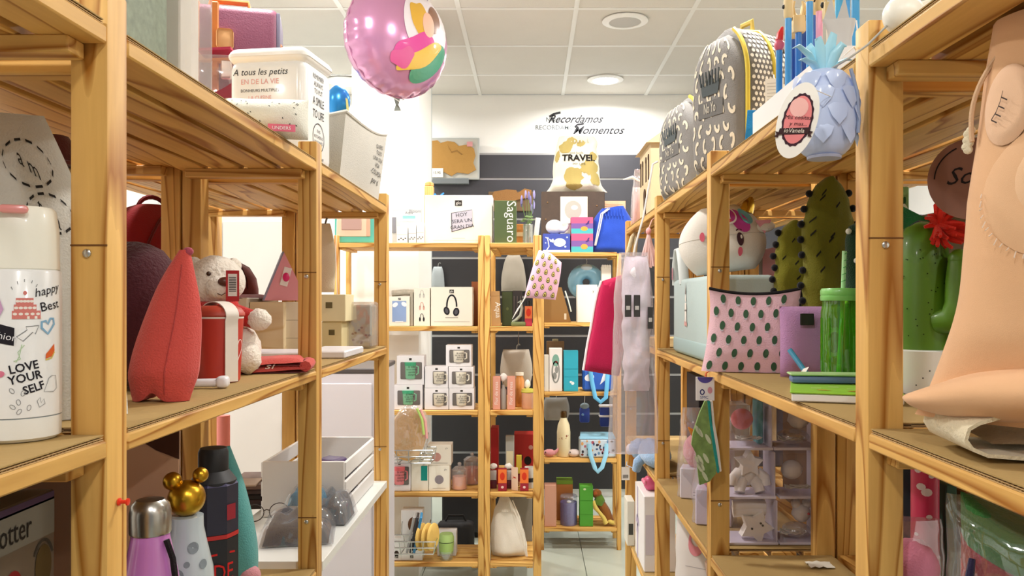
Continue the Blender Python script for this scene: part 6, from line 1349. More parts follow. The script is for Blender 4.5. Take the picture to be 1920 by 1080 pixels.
# green mason jar
t = thing('mason_jar', 'green glass mason jar tumbler with lid and straw', 'jar', (WX(1576, 1.43), 1.43, ZM_))
GG = clear('b9f07a', .2, .05, haze='8fd44a', hz=.6); JR = .0335
MB().lathe([(.001, .002), (.029, .002), (JR, .008), (JR, .125), (.031, .138), (.031, .148)], 32).build('glass', GG, t); MB().lathe([(JR-.003, .14), (JR-.003, .006), (.001, .005)], 28).build('inner_wall', clear('d2f5a0', .15, .05, haze='8fd44a', hz=.7), t)
for i in range(10): MB().tube([(JR*math.cos(a_), JR*math.sin(a_), z_) for a_, z_ in ((2*PI*i/10, .02), (2*PI*i/10, .06), (2*PI*i/10, .115))], .002, 6).build('flute', GG, t)
MB().lathe([(.0335, .146), (.0345, .148), (.0345, .154), (.0335, .155), (.0345, .157), (.0345, .164), (.032, .168), (.001, .169)], 32).build('lid', M('7fc86a', .35, coat=.3), t)
MB().tube([(-.004, .0, .01), (.003, 0, .12), (.007, 0, .235)], .004, 10).build('straw', M('a9dca0', .4), t); 
for i in range(5): MB().tube([(.0055+.0006*i+.004*math.cos(b_), .004*math.sin(b_), .175+.012*i+.0015*b_) for b_ in [k*.6 for k in range(11)]], .0008, 4).build('straw_stripe', M('3f9c4a', .4), t)
# notebook, pencil case and pens
t = thing('notebook', 'open topped lime green notebook with white page edges at the shelf edge', 'notebook', (.482, 1.235, ZM_), -.32)
MB().rbox(-.075, .075, -.1, .1, .0, .011, .0015, 1).build('pages', paper('eeeae6'), t); MB().rbox(-.077, .077, -.102, .102, .0115, .0145, .001, 1).build('cover', M('8fc43a', .45), t)
q = Ink()
for i in range(5): q.ring(-.04+.025*i, -.05+.02*(i % 2), .007, .004, .0015, 12)
q.put('cover_print', ink('d9e6a8'), t, lambda a, b: (a, b, .0153)); Ink().ell(-.03, -.075, .01, .003).ell(.01, -.08, .008, .003).put('red_print', ink('c9602c'), t, lambda a, b: (a, b, .0153))
t = thing('pencil_case', 'long narrow blue pencil case lying on the lime notebook', 'case', (.50, 1.27, ZM_+.0152), -.15)
MB().rbox(-.085, .085, -.016, .016, 0, .012, .005, 2).build('body', M('5f78a8', .5), t); MB().rbox(-.088, .088, -.018, .018, .0122, .016, .002, 1).build('trim', M('a9cf8f', .5), t)
t = thing('green_pen', 'thick lime green pen end lying on the lime notebook', 'pen', (.477, 1.135, ZM_+.0212), 1.2)
MB().tube([(-.03, 0, 0), (.05, 0, 0)], .0058, 14).build('barrel', plastic('4fb03a'), t); MB().tube([(-.0305, 0, 0), (-.0302, 0, 0)], .003, 10).build('end_hole', M('2a6a20', .5), t)
t = thing('blue_pen', 'blue pen with wooden tip and white tag leaning on the cactus pouch', 'pen', (WX(1518, 1.45), 1.44, ZM_+.006), 0)
MB().tube([(-.004, 0, .002), (-.03, .03, .05)], .0048, 10).build('barrel', plastic('4fa3cf'), t); MB().tube([(.003, -.008, -.002), (-.004, 0, .002)], [.004, .006], 10).build('wooden_tip', wood('x', 'e9d6a8', 'd0b480'), t)
MB().add([(-.016, -.004, .018), (-.008, -.01, .022), (-.03, -.03, -.002), (-.04, -.022, -.002)], [(0, 1, 2, 3)]).build('paper_tag', paper('efeae0'), t, 0)
# ceramic cactus and flower right of the near post
t = thing('ceramic_cactus', 'green ceramic cactus money box in a white pot', 'ornament', (WX(1732, 1.23), 1.235, ZM_))
CG = M('4f7a14', .45, coat=.15)
MB().lathe([(.001, 0), (.04, 0), (.046, .006), (.049, .07), (.044, .072), (.001, .07)], 32).build('pot', M('e6e4de', .4), t)
MB().lathe([(.038, .069), (.0395, .12), (.0395, .2), (.035, .235), (.024, .258), (.008, .267), (.001, .268)], 32).build('body', CG, t, 60)
MB().tube([(.01, -.03, .115), (.022, -.048, .118), (.03, -.055, .14), (.031, -.055, .175), (.029, -.054, .205)], [.02, .021, .022, .0215, .016], 16).build('arm', CG, t, 70); MB().ball((.029, -.054, .207), .016).build('arm_tip', CG, t)
q = Ink(); random.seed(2)
for i in range(60): q.ell(random.uniform(-.07, .07), random.uniform(.09, .225), .0011, .0011, 6)
q.put('spine_dots', ink('22330c'), t, cyl(.0395, -PI/2)); q = Ink()
for i in range(8): q.ell(-.03+.009*i, .02+.03*((i*37) % 11)/11, .0012, .0012, 6)
q.put('pot_dots', ink('444444'), t, cyl(.0485, -PI/2))
MB().tube([(.012, -.02, .236), (.02, -.025, .24)], .002, 5).build('slot', M('22330c', .6), t)
t = thing('yarn_flower', 'red and green yarn flower on the ceramic cactus', 'flower', (WX(1750, 1.19), 1.2, WZ(425, 1.19)))
random.seed(6)
for i in range(46):
    a, b = random.uniform(0, 6.28), random.uniform(-.9, .9); r = random.uniform(.028, .055); v = Vector((math.cos(a)*math.cos(b)*.9+.35, math.sin(a)*math.cos(b)*.5-.2, math.sin(b)))*r
    MB().tube([(.012, 0, -.012), (.012+v.x*.6, v.y*.6, -.012+v.z*.8), (.012+v.x, v.y, -.014+v.z*.9)], [.0045, .004, .0025], 5).build('petal_yarn', cloth('cf2a1a'), t)
for i in range(12): MB().tube([(.0, 0, -.006), (-.02, -.004, -.004+.002*(i % 4)), (-.05, -.006, -.022+.0035*i)], .0018, 5).build('leaf_yarn', cloth('1f6a3c'), t)
t.location.z = ZM_+.272
# leafy printed pack and round brown sign
t = MB().rbox(-.04, .028, -.006, .006, 0, .345, .002, 1).build('leafy_pack', M('7aa05a', .5, var=.95, vscale=55.), None, loc=(.632, 1.40, ZM_), rot=(0, 0, 0)); tag(t, 'leaf patterned flat pack standing behind the ceramic cactus', 'pack')
random.seed(44)
for hx in ('3f7a3c', 'cfe0a8', '4a90a8', '2a5a34', 'e6ecd8'):
    q = Ink()
    for i in range(9): q.ell(random.uniform(-.036, .024), random.uniform(.2, .335), .005, .016, 10, random.uniform(-.8, .8))
    q.put('leaf_print', ink(hx), t, flat(-.006, e=.0006+.0004*len(hx)*random.random()))
t = thing('round_sign', 'round brown wooden sign with black script hanging behind the peach bag', 'sign', W(1824, 335, .98), -.5)
MB().lathe([(.001, -.002), (.05, -.002), (.05, .002), (.001, .002)], 36, Matrix.Rotation(PI/2, 4, 'X')).build('disc', M('7d5340', .6), t); Ink().ring(0, 0, .042, .042, .0016, 20, a0=2., a1=3.1).text('Soy', -.008, -.006, .03, shear=.4).put('lettering', ink('1b1412'), t, flat(-.002)); MB().tube([(0, 0, .05), (0, .01, .09), (0, .012, .1)], .0008, 4).build('string', cloth('caa878'), t)
# peach bunny bag
PCH = cloth('e6b78c', .14, 1300., .04)
s = Soft(.27, .385, .13, wf=lambda v: 1.+.30*(1-v)**5-.18*max(0, v-.55), tf=lambda v: min(1, .35+v*3)*(1-.45*v**3), wr=.007, seed=51, ws=7, pu=3.5, nu=40, nv=40, bend=lambda p, u, v: (p.x+.02*v, p.y+.01*v, p.z))
t = thing('peach_bag', 'large peach canvas bag with frayed rabbit ear patches at the right edge', 'bag', (.518, .70, ZM_+.03), -.78)
s.mesh().build('body', PCH, t, 70)
def patch(pts, off, name, hx, th=.004):
    # a raised cloth patch that follows the bag front
    n = len(pts); cu_ = sum(p[0] for p in pts)/n; cv_ = sum(p[1] for p in pts)/n; m = MB(); K = 5; vs = []; fs = []
    for k in range(K+1):
        for (a, b) in pts:
            kk = k/K; ee = off*(1 if k < K else .25); vs.append(s.pt(max(-.99, cu_+(a-cu_)*kk), cv_+(b-cv_)*kk, -1, ee))
    for k in range(K):
        for i in range(n): fs.append((k*n+i, k*n+(i+1) % n, (k+1)*n+(i+1) % n, (k+1)*n+i))
    return m.add(vs, fs).build(name, cloth(hx, .14, 1300.), t, 70)
ov = lambda u, v, ru, rv, rot=0., n=30: [(u+ru*math.cos(a)*math.cos(rot)-rv*math.sin(a)*math.sin(rot)*2, v+ru*math.cos(a)*math.sin(rot)*.5+rv*math.sin(a)*math.cos(rot)) for a in [2*PI*i/n for i in range(n)]]
patch(ov(-.3, .56, .52, .165), .006, 'ear_patch', 'e8bc93'); patch(ov(-.22, .585, .42, .125), .011, 'inner_ear_patch', 'eac29b')
patch(ov(-.74, .77, .17, .1, .3), .008, 'face_patch', 'ecc4a2'); patch(ov(-.35, .82, .16, .13, -.25), .009, 'second_ear_patch', 'e8bc93')
for k in range(60):
    a = PI+PI*k/59; p0 = s.pt(max(-.99, -.3+.52*math.cos(a)), .56+.165*math.sin(a), -1, .004)
    if k % 2 == 0: MB().tube([p0, p0+Vector((.002*math.sin(k*3), -.003, -.004-.002*math.sin(k)))], .0006, 4).build('frayed_thread', cloth('f6e2d0'), t)
q = Ink().stroke([(-.82, .735), (-.79, .752), (-.77, .775), (-.76, .8)], .0045)
for (a, b) in ((-.82, .735), (-.797, .748), (-.778, .765), (-.766, .785)): q.stroke([(a, b), (a+.045, b-.01)], .0035)
q.put('eyelash_print', ink('4a3a34'), t, s.front(.012)); Ink().stroke([(-.38, .88), (-.42, .8), (-.5, .72)], .014).put('pink_stitch', ink('c98078'), t, s.front(.013))
MB().tube([s.pt(-.98, .97-.27*i/14, -1)+Vector((.03*(1-i/14)**2-.008*math.sin(PI*i/14), -.011, 0)) for i in range(15)], .0024, 6).build('cord', cloth('d9b592'), t)
for i in range(7): MB().ball(s.pt(-.99, .685+.008*i, -1)+Vector((-.004-.002*(i % 2), -.006, 0)), .0045, .003, .0045, 8, 6).build('frayed_tuft', cloth('e6dcc0'), t)
# folded bottom lobe of the bag
Soft(.33, .06, .17, wf=lambda v: 1.-.2*abs(2*v-1)**2, tf=lambda v: (1-abs(2*v-1)**2.)**.5, wr=.006, seed=13, ws=12, pu=2.4, bend=lambda p, u, v: (p.x, p.y, .03+(p.z-.03)*(1-.6*max(0, -u)**3)+.012*u-.01*max(0, -u)**2)).mesh().build('bottom_fold', PCH, t, 70, loc=(-.02, -.0, .008))
# cream felt folded in front
t = thing('folded_felt', 'cream felt flap folded over at the edge of the near right shelf', 'fabric', (.392, .72, ZM_), .0)
sec = [(a_, b_*1.22) for a_, b_ in ((.26, .002), (.16, .002), (.06, .003), (.02, .005), (.006, .01), (.0, .017), (.003, .025), (.012, .029), (.03, .033), (.06, .043), (.1, .052), (.16, .05), (.26, .045))]
th = .0035; up_ = []; dn = []
for i, (a, b) in enumerate(sec):
    p0 = sec[max(0, i-1)]; p1 = sec[min(len(sec)-1, i+1)]; l = math.hypot(p1[0]-p0[0], p1[1]-p0[1]); nx, nz = (p1[1]-p0[1])/l, -(p1[0]-p0[0])/l
    up_.append((a+nx*th/2, b+nz*th/2)); dn.append((a-nx*th/2, b-nz*th/2))
loop = up_+dn[::-1]; n = len(loop); m = MB()
K = 8; vs = []; fs = []
for k in range(K+1):
    f_ = k/K
    for (a, b) in loop: vs.append((a+.012*f_-.02*math.sin(f_*2)*0, -.0+.1*f_+.02*a, b*(1+.12*f_)+.001*noise.noise(Vector((a*20, f_*4, 0)))))
for k in range(K):
    for i in range(n): fs.append((k*n+i, k*n+(i+1) % n, (k+1)*n+(i+1) % n, (k+1)*n+i))
mm = len(sec)
for i in range(mm-1): fs.append((i, i+1, n-2-i, n-1-i)); o2 = K*n; fs.append((o2+i, o2+i+1, o2+n-2-i, o2+n-1-i))
m.add(vs, fs).build('fold', cloth('e3d7b8', .5, 300), t, 60)
Soft(.2, .1, .012, wr=.003, seed=7).mesh(T=Matrix.Translation((.14, .03, .012)) @ Matrix.Rotation(-1.45, 4, 'X')).build('lower_layer', cloth('e0d2b0', .5, 300), t, 70)
# ================================================================= right rack: lower shelves
ZB_ = ZRB+.0012
# stacked clear boxes with white figures
FIG = M('eeeae2', .6, .2, 80)
def clearbox(label, a, b, zb, h, dd, kind, seed):
    wd = (b-a)*dd/F; xc = (WX(a, dd)+WX(b, dd))/2; dp = .09
    t = thing('clear_gift_box', label, 'box', (xc, dd+dp/2, zb), 0, 'clear boxes with white night lights')
    MB().rbox(-wd/2, wd/2, -dp/2, dp/2, .002, h-.002, .004, 1).build('cover', clear('f8f6fa', .1, .06, hz=.2), t); MB().rbox(-wd/2-.001, wd/2+.001, -dp/2-.001, dp/2+.001, 0, .006, .001, 1).build('tray', paper('d6cfdd'), t)
    MB().box(wd/2-.004, wd/2-.001, -dp/2+.002, dp/2-.002, .006, h-.004).build('side_card', paper('d0cbd8'), t, 0)
    if kind == 'bear':
        f = MB().ball((0, 0, h*.42), wd*.23, .025, h*.22, 16, 12).build('figure', FIG, t, 60)
        MB().prism([(.0+(wd*.3 if i % 2 == 0 else wd*.16)*math.sin(2*PI*i/10), h*.7+(wd*.3 if i % 2 == 0 else wd*.16)*math.cos(2*PI*i/10)) for i in range(10)], -.03, .0).build('star_head', FIG, f, 20)
        for sx in (-1, 1): MB().tube([(sx*wd*.12, -.01, h*.35), (sx*wd*.2, -.02, h*.2), (sx*wd*.22, -.025, h*.1)], [.014, .013, .012], 10).build('leg', FIG, f, 60)
        for sx in (-1, 1): MB().tube([(sx*wd*.2, -.01, h*.5), (sx*wd*.34, -.02, h*.4), (sx*wd*.36, -.02, h*.25)], [.012, .011, .011], 10).build('arm', FIG, f, 60)
    elif kind == 'star':
        f = MB().prism([(.01+(wd*.36 if i % 2 == 0 else wd*.2)*math.sin(2*PI*i/10+2.9), h*.36+(wd*.36 if i % 2 == 0 else wd*.2)*math.cos(2*PI*i/10+2.9)) for i in range(10)], -.035, -.005).build('figure', FIG, t, 20)
        for sx, sz in ((-.1, .33), (.12, .4), (.08, .45)): MB().ball((sx*wd+.01, -.036, sz*h), .0025).build('eye', M('2a2a2a', .4), f)
        for i in range(2): MB().tube([(-wd*.35, -.01, h*(.65+.12*i)), (0, -.015, h*(.7+.1*i)), (wd*.3, -.01, h*(.68+.1*i))], .014, 10).build('limb', FIG, f, 60)
    elif kind == 'lamp':
        f = MB().ball((.008, -.01, h*.55), wd*.26, .025, h*.2, 18, 12, T=Matrix.Rotation(0, 4, 'Y')).build('figure', FIG, t, 60, rot=(0, -.3, 0))
        MB().tube([(.0+.03*math.cos(k*.7), -.02+.006*math.sin(k), h*.2+.004*math.sin(k*1.9)) for k in range(22)], .0018, 5).build('cable', M('d9d6c8', .5), t)
    else:
        f = MB().ball((.012, -.01, h*.62), wd*.22, .025, h*.2, 16, 12, p=.1).build('figure', FIG, t, 60)
        for sx in (-1, 1): MB().ball((.012+sx*wd*.13, -.01, h*.82), .011).build('ear', FIG, f)
        MB().ball((.02, -.037, h*.66), .003).build('nose', M('c94a4a', .5), f); MB().ball((.0, -.01, h*.25), wd*.34, .03, h*.16, 16, 10).build('wire_coil', clear('e9e9ec', .35, .1), t, 60)
        MB().tube([(-.01+.03*math.cos(k*.7), -.02+.006*math.sin(k), h*.22+.006*math.sin(k*1.9)) for k in range(22)], .0018, 5).build('cable', M('d9d6c8', .5), t)
    return t
dd = 1.80; h1 = .103
clearbox('clear box with a white star figure, bottom left of the stacked boxes', 1367, 1459, ZB_, h1, dd, 'star', 1)
clearbox('clear box with a white cat lamp, bottom right of the stacked boxes', 1463, 1541, ZB_, h1, dd, 'cat', 2)
clearbox('clear box with a white bear figure, above the star figure box', 1366, 1455, ZB_+h1+.0006, .108, dd, 'bear', 3)
clearbox('clear box with a white egg lamp, above the cat lamp box', 1463, 1541, ZB_+h1+.0006, .108, dd, 'lamp', 4)
clearbox('clear box with a pale figure, topmost on the right of the stack', 1452, 1541, ZB_+h1+.109+.0012, .105, dd, 'cat', 5)
t = clearbox('clear box with pink filling, topmost on the left of the stack', 1368, 1449, ZB_+h1+.109+.0012, .12, dd, 'lamp', 6)
for c in t.children:
    if c.name.startswith('figure'): c.data.materials[0] = cloth('e88a92')
MB().rbox(.02, .035, -.02, .02, .01, .11, .003, 1).build('teal_strip', paper('5f9ea0'), t)
# cellophane packs beyond the second post
def cello(label, x, y, z, wd, h, hx, hx2):
    t = thing('cellophane_pack', label, 'gift pack', (x, y, z), -.3)
    MB().rbox(-wd*.4, wd*.4, -.03, .03, 0, h*.34, .003, 1).build('lilac_box', paper(hx2), t); MB().ball((0, 0, h*.52), wd*.36, .035, h*.2, 16, 12, p=.08).build('pink_toy', cloth(hx), t, 70)
    MB().tube([(wd*.05, -.02, h*.68), (-wd*.1, -.035, h*.74), (-wd*.2, -.04, h*.8)], [.012, .009, .002], 8).build('orange_beak', M('e08a2c', .5), t)
    Soft(wd, h, .09, wf=lambda v: 1-.3*v**3, tf=lambda v: min(1, .6+v)*(1-.8*v**4), wr=.009, seed=wd*90, ws=16).mesh().build('film', clear('f6f4f8', .2, .05), t, 50)
    q = Ink().rect(-.012, .01, .012, .012).rect(-.012, .018, .008, .02).put('print', ink('7a7288'), t, flat(-.03)); return t
cello('cellophane pack with a pink toy and orange beak on the right lower shelf', .455, 1.98, ZB_, .11, .26, 'e87f96', 'cfc6dc')
cello('cellophane pack with a rose toy behind the pink toy pack', .47, 2.24, ZB_, .12, .25, 'e8a5ae', 'dcd6e2')
# hanging tag and striped cloth in front of the second post
t = thing('hanging_cloth_set', 'green leaf printed cloth set on a white and purple card hanger', 'cloth set', W(1322, 728, 1.69), 0, rot=(0, 0, -.1))
MB().rbox(-.0195, .0195, -.0008, .0008, -.026, .024, .0006, 1).build('card', paper('f0ecee'), t); Ink().poly([(.016*math.cos(a), .024+.0-.013*abs(math.sin(a))) for a in [PI*i/12 for i in range(13)]]).put('purple_print', ink('5a4fa0'), t, flat(-.0008)); Ink().ring(-.006, -.008, .004, .005, .0022).put('navy_print', ink('2a2f6a'), t, flat(-.0008)); Ink().ell(.01, -.004, .005, .007).put('pink_print', ink('d99aa8'), t, flat(-.0008)); Ink().text('SMC', -.002, -.022, .009).put('lettering', ink('3f4a8a'), t, flat(-.0008))
def ptp(x, y): return ((x-1322)*1.69/F, (728-y)*1.69/F)
outl = [ptp(x, y) for x, y in ((1322, 752), (1312, 775), (1300, 812), (1297, 835), (1306, 852), (1309, 885), (1312, 910), (1330, 903), (1342, 888), (1344, 870), (1338, 820), (1330, 752))]
m = MB(); m.prism(outl, .0, .012); m.build('leaf_cloth', M('7f9c5a', .9, .4, 300, var=.6, vscale=60.), t, 30)
MB().prism([ptp(x, y) for x, y in ((1326, 752), (1331, 800), (1338, 850), (1345, 887), (1348, 884), (1342, 830), (1334, 790), (1331, 752))], -.002, .02).build('teal_cloth', cloth('2f9a94'), t, 30)
MB().prism([ptp(x, y) for x, y in ((1332, 752), (1336, 800), (1344, 850), (1349, 884), (1352, 882), (1346, 830), (1339, 790), (1336, 752))], -.003, .024).build('white_cloth', cloth('e3dcd4'), t, 30)
q = Ink(); random.seed(14)
for i in range(9): c = ptp(random.uniform(1306, 1330), random.uniform(780, 900)); q.ell(c[0], c[1], .004, .012, 10, .5)
q.put('leaf_print', ink('cfd8b8'), t, flat(0)); MB().tube([(0, 0, -.025), (.003, .002, -.03)], .001, 4).build('thread', cloth('ffffff'), t); MB().tube([(0, 0, .018), (.004, .02, .03), (.02, .03, .038), (.035, .03, .04)], .0012, 5).build('hook', M('d9502c', .4), t)
# blue fluffy plush with tag on far lower shelf
t = thing('fluffy_plush', 'light blue fluffy plush lying over the far right lower shelf edge', 'plush', (.415, 2.66, ZB_))
BF = M('8fb0d6', .95, 1., 120., sheen=.5, var=.15, vscale=20.)
MB().ball((0, .02, .04), .05, .14, .042, 22, 14, p=.15).build('body', BF, t, 70); MB().ball((-.03, .15, .03), .04, .05, .035, 16, 10, p=.2).build('head', BF, t, 70); MB().ball((-.06, .19, .02), .016, .02, .02, 12, 8, p=.1).build('muzzle', cloth('e0e0e6'), t, 70); MB().tube([(-.02, .05, .03), (-.05, .06, .0), (-.055, .07, -.03)], [.02, .018, .014], 10).build('leg', BF, t, 70)
t = thing('paper_tag', 'white barcode tag hanging from the light blue plush', 'tag', W(1173, 888, 3.18), 0)
MB().box(-.016, .016, 0, .001, -.026, .026).build('card', paper('e9e6e2'), t, 0); q = Ink()
for i in range(9): q.rect(-.011+i*.0025, -.018, -.0098+i*.0025, -.004)
q.put('barcode', ink('3a3a3a'), t, flat(0)); MB().tube([(0, 0, .026), (-.002, -.06, .06), (-.02, -.2, .075), (.0, -.3, .08)], .0015, 4).build('thread', cloth('9ab0cc'), t)
# boxes on the bottom shelves
ZG_ = ZRG+.0012
t = thing('ribbon_carton', 'white carton with a lavender bow print on the far right bottom shelf', 'box', (.452, 2.92, ZG_), 0)
MB().rbox(-.055, .055, -.12, .12, 0, .265, .002, 1).build('body', paper('e6e2e2'), t)
Ink().rect(-.012, 0, .012, .262).ell(-.02, .14, .024, .01, rot=.8).ell(.022, .14, .024, .01, rot=-.8).poly([(-.03, .08), (-.01, .13), (.0, .12)]).poly([(.03, .08), (.01, .13), (0, .12)]).put('bow_print', ink('b5a8c4'), t, lambda a, b: (-.0558, .05-a, b)); Ink().rect(-.05, .06, -.02, .2).put('side_print', ink('cfc8d4'), t, flat(-.12))
t = thing('pink_bauble_pack', 'pink bubble pack on the lavender bow carton', 'pack', (.44, 2.9, ZG_+.2655))
MB().rbox(-.03, .03, -.03, .03, 0, .05, .02, 3).build('base', M('e0608c', .4), t)
for i in range(4): MB().ball((-.028, -.02+.014*i, .03), .008).build('bubble', M('ee86a6', .35), t)
MB().ball((0, 0, .065), .018, .018, .03).build('top', cloth('c9906a'), t)
t, wd, h = boxed('label_carton', 'white carton with a dark label at the far end of the right bottom shelf', 'box', 1176, 1190, 940, ZG_, 3.1, .1, paper('d9d5c8')); Ink().rect(-wd*.3, h*.25, wd*.3, h*.5).put('dark_label', ink('4a4a44'), t, flat(-.05))
t = thing('white_paper_sack', 'white paper sack with a rosy print on the third right bay bottom shelf', 'bag', (.50, 2.25, ZG_), -.5)
s = Soft(.2, .36, .16, wf=lambda v: 1-.1*v, tf=lambda v: min(1, .5+v*3)*(1-.75*v**4), wr=.008, seed=19); s.mesh().build('body', paper('ddd6d2'), t, 60); Ink().ring(-.2, .8, .22, .08, .07).put('rosy_print', ink('d98a92'), t, s.front(.002)); Ink().rect(-.5, .6, .2, .605).put('line_print', ink('b5aeb0'), t, s.front(.002))
t = thing('beige_plush', 'round beige plush on the bottom shelf below the second right post', 'plush', (.475, 1.94, ZG_)); MB().ball((0, 0, .13), .09, .09, .13, 22, 14, p=.05).build('body', cloth('d9b8a4'), t, 70); MB().ball((.0, -.05, .27), .05, .045, .045, 16, 10).build('head', cloth('dcc0ae'), t, 70); MB().tube([(-.04, -.03, .3), (-.05, -.03, .33)], [.016, .01], 8).build('ear', cloth('cfae98'), t)
t = thing('dark_carton', 'dark carton with flower rings at the far end of the right lower shelf', 'box', (.60, 2.72, ZB_))
MB().rbox(-.05, .055, -.1, .1, 0, .3, .002, 1).build('body', paper('2a2830'), t); q = Ink()
for i in range(4): q.ring(-.035+.025*i, .24, .009, .009, .002, 12)
q.put('ring_print', ink('9a97a0'), t, flat(-.1)); Ink().rect(-.05, .28, .055, .3).put('purple_band', ink('5a2f6a'), t, flat(-.1))
t = MB().rbox(-.05, .05, -.05, .05, 0, .24, .002, 1).build('pale_carton', paper('d3cec0'), None, loc=(.6, 2.42, ZB_)); tag(t, 'pale grey carton behind the cellophane packs', 'box')
t = thing('paper_scrap', 'white scrap of paper lying on the empty lower shelf', 'paper', (.60, 1.66, ZB_)); MB().grid(lambda a, b: ((a-.5)*.05, (b-.5)*.04, .002+.006*abs(noise.noise(Vector((a*3, b*3, 0))))), 6, 6).build('sheet', paper('dcd6c8'), t)
# near bay lower shelf: tubes, wrapped plush, striped roll
t, wd, h = boxed('teal_carton', 'dark teal patterned carton beside the near right post', 'box', 1690, 1716, 872, ZB_, 1.12, .06, M('2f4a52', .5, var=.4, vscale=40.)); Ink().rect(-wd*.3, h*.25, wd*.1, h*.32).put('patch', ink('8a7a74'), t, flat(-.03)); MB().box(-wd/2+.001, wd/2-.001, -.028, .028, h, h+.001).build('lid_flap', paper('4a3a4a'), t, 0)
t = thing('pink_tube', 'crimson pink tube with white shapes on the right lower shelf', 'tube', (WX(1741, 1.08), 1.09, ZB_))
MB().lathe([(.001, 0), (.0175, 0), (.0178, .003), (.0178, .33), (.001, .331)], 24).build('tube', M('d0305c', .4), t); q = Ink()
for (a, b, r) in ((-.004, .3, .006), (.003, .293, .007), (-.008, .322, .005), (.006, .26, .004), (-.01, .235, .003), (-.008, .2, .005), (.008, .21, .003), (-.004, .17, .004), (.009, .315, .004)): q.ell(a, b, r, r*.8, 10)
q.put('white_print', ink('eadfe2'), t, cyl(.0178, -PI/2-.5)); MB().lathe([(.018, .33), (.018, .334), (.001, .3345)], 24).build('cap', M('b3264e', .4), t)
t = MB().rbox(-.008, .008, -.03, .03, 0, .3, .002, 1).build('green_folder', paper('3f6a5a'), None, loc=(WX(1777, 1.1), 1.12, ZB_)); tag(t, 'narrow green folder right of the crimson tube', 'folder')
t = MB().rbox(-.016, .016, -.03, .03, 0, .29, .002, 1).build('tan_carton', paper('a5764a'), None, loc=(.608, 1.12, ZB_)); tag(t, 'tan carton right of the narrow green folder', 'box')
t = thing('wrapped_plush', 'pink plush wrapped in clear plastic at the lower right', 'plush', (WX(1748, .93), .99, ZB_))
MB().rbox(-.03, .03, -.025, .025, 0, .19, .004, 1).build('carton_base', paper('9a6a4a'), t); MB().ball((0, -.01, .225), .032, .026, .034, 18, 12, p=.12).build('pink_body', cloth('e08aa2'), t, 70); MB().tube([(-.02, -.02, .2), (.0, -.035, .192), (.025, -.03, .196)], .006, 8).build('yellow_trim', cloth('d9b03a'), t)
Soft(.085, .28, .075, wr=.006, seed=8, ws=24, tf=lambda v: 1-.7*v**4).mesh().build('film', clear('f6f0f4', .2, .05), t, 50)
t = thing('striped_roll', 'rolled green and red striped blanket in a clear bag at the lower right corner', 'blanket', (.527, .77, ZB_), -.6)
hh = .3
for k, (z0, z1, hx) in enumerate(((.0, .2, '2a6a3c'), (.2, .245, 'a01f2c'), (.245, .268, '8f1a26'), (.268, .305, '3f7f42'))):
    Soft(.2, z1-z0+.012, .12, tf=lambda v: (1-abs(2*v-1)**6)**.4, wr=.003, seed=k, bend=lambda p, u, v, z0=z0: (p.x, p.y, p.z-.035*u*(z0+p.z)/.3)).mesh(T=Matrix.Translation((0, 0, z0))).build('blanket_fold', cloth(hx, .6, 200), t, 70)
Soft(.225, .35, .14, tf=lambda v: (1-abs(2*v-1)**8)**.4, wr=.006, seed=9, ws=18).mesh().build('bag', clear('f2f2f0', .16, .05), t, 50)
MB().rbox(-.065, -.03, -.074, -.072, .205, .25, .003, 1).build('price_sticker', paper('cbbfa4'), t)
MB().tube([(-.085, -.05, .3), (-.088, -.06, .27), (-.084, -.06, .235)], [.003, .005, .004], 8).build('navy_tie', cloth('2a2440'), t)
MB().rbox(-.03, .03, -.03, .0, .31, .345, .004, 1).build('tan_fold', cloth('b59a62'), t)
# ================================================================= hanging in the aisle
s = Soft(.138, .385, .05, wf=lambda v: 1.02-.5*max(0, v-.6)**1.3, tf=lambda v: (1-abs(2*v-1)**6)**.5, wr=.004, seed=5, pu=5., bend=lambda p, u, v: (p.x, p.y, p.z-(.05*(1-u)*.5 if v < .12 else 0)*0+.03*u*(v > .9)))
t = thing('felt_bag', 'crimson felt bag on cream ropes hanging at the far right of the aisle', 'bag', W(1128, 700, 3.12), 0, rot=(0, .17, .1))
s.mesh().build('body', cloth('b51d4c', .4), t, 70); MB().tube([s.pt(-1, v/14, -1)+Vector((-.003, 0, 0)) for v in range(15)], .005, 6).build('white_edge', cloth('ecdfe0'), t)
for o_ in (0, 1): MB().tube([(.02+.045*o_, -.01, .33), (.02+.035*o_, -.015, .4), (.02+.03*o_, -.012, .46), (.03+.015*o_, .0, .545), (.05, .02, .57)], .009, 8).build('rope', cloth('d9c9a4', .8, 150), t, 60)
t = thing('garment_bag', 'clear garment bag with white clothes and black labels hanging in the aisle', 'garment bag', W(1188, 850, 2.37), 0)
s = Soft(.15, .595, .05, wf=lambda v: 1-.3*v-.35*max(0, v-.8)*2, tf=lambda v: .5+.5*math.sin(PI*v), wr=.007, seed=8, ws=9, nv=40); s.mesh().build('film', clear('f2ecf1', .26, .07, hz=.65), t, 50)
s2 = Soft(.09, .4, .03, wf=lambda v: .85+.15*v-.55*max(0, v-.82)*3, wr=.008, seed=6, ws=22, nv=40); s2.mesh(T=Matrix.Translation((.008, 0, .185))).build('white_clothes', cloth('ece4ea'), t, 70)
for (a, b, z_, w_) in ((-.02, -.03, .405, .019), (.006, -.03, .405, .019), (.046, -.024, .37, .016)):
    l_ = MB().rbox(a-w_/2, a+w_/2, b-.001, b, z_, z_+.064, .0006, 1).build('black_label', M('33302f', .5), t); MB().rbox(a-w_*.3, a+w_*.3, b-.0016, b-.001, z_+.02, z_+.032, .0003, 1).build('label_print', paper('b9b5b0'), l_)
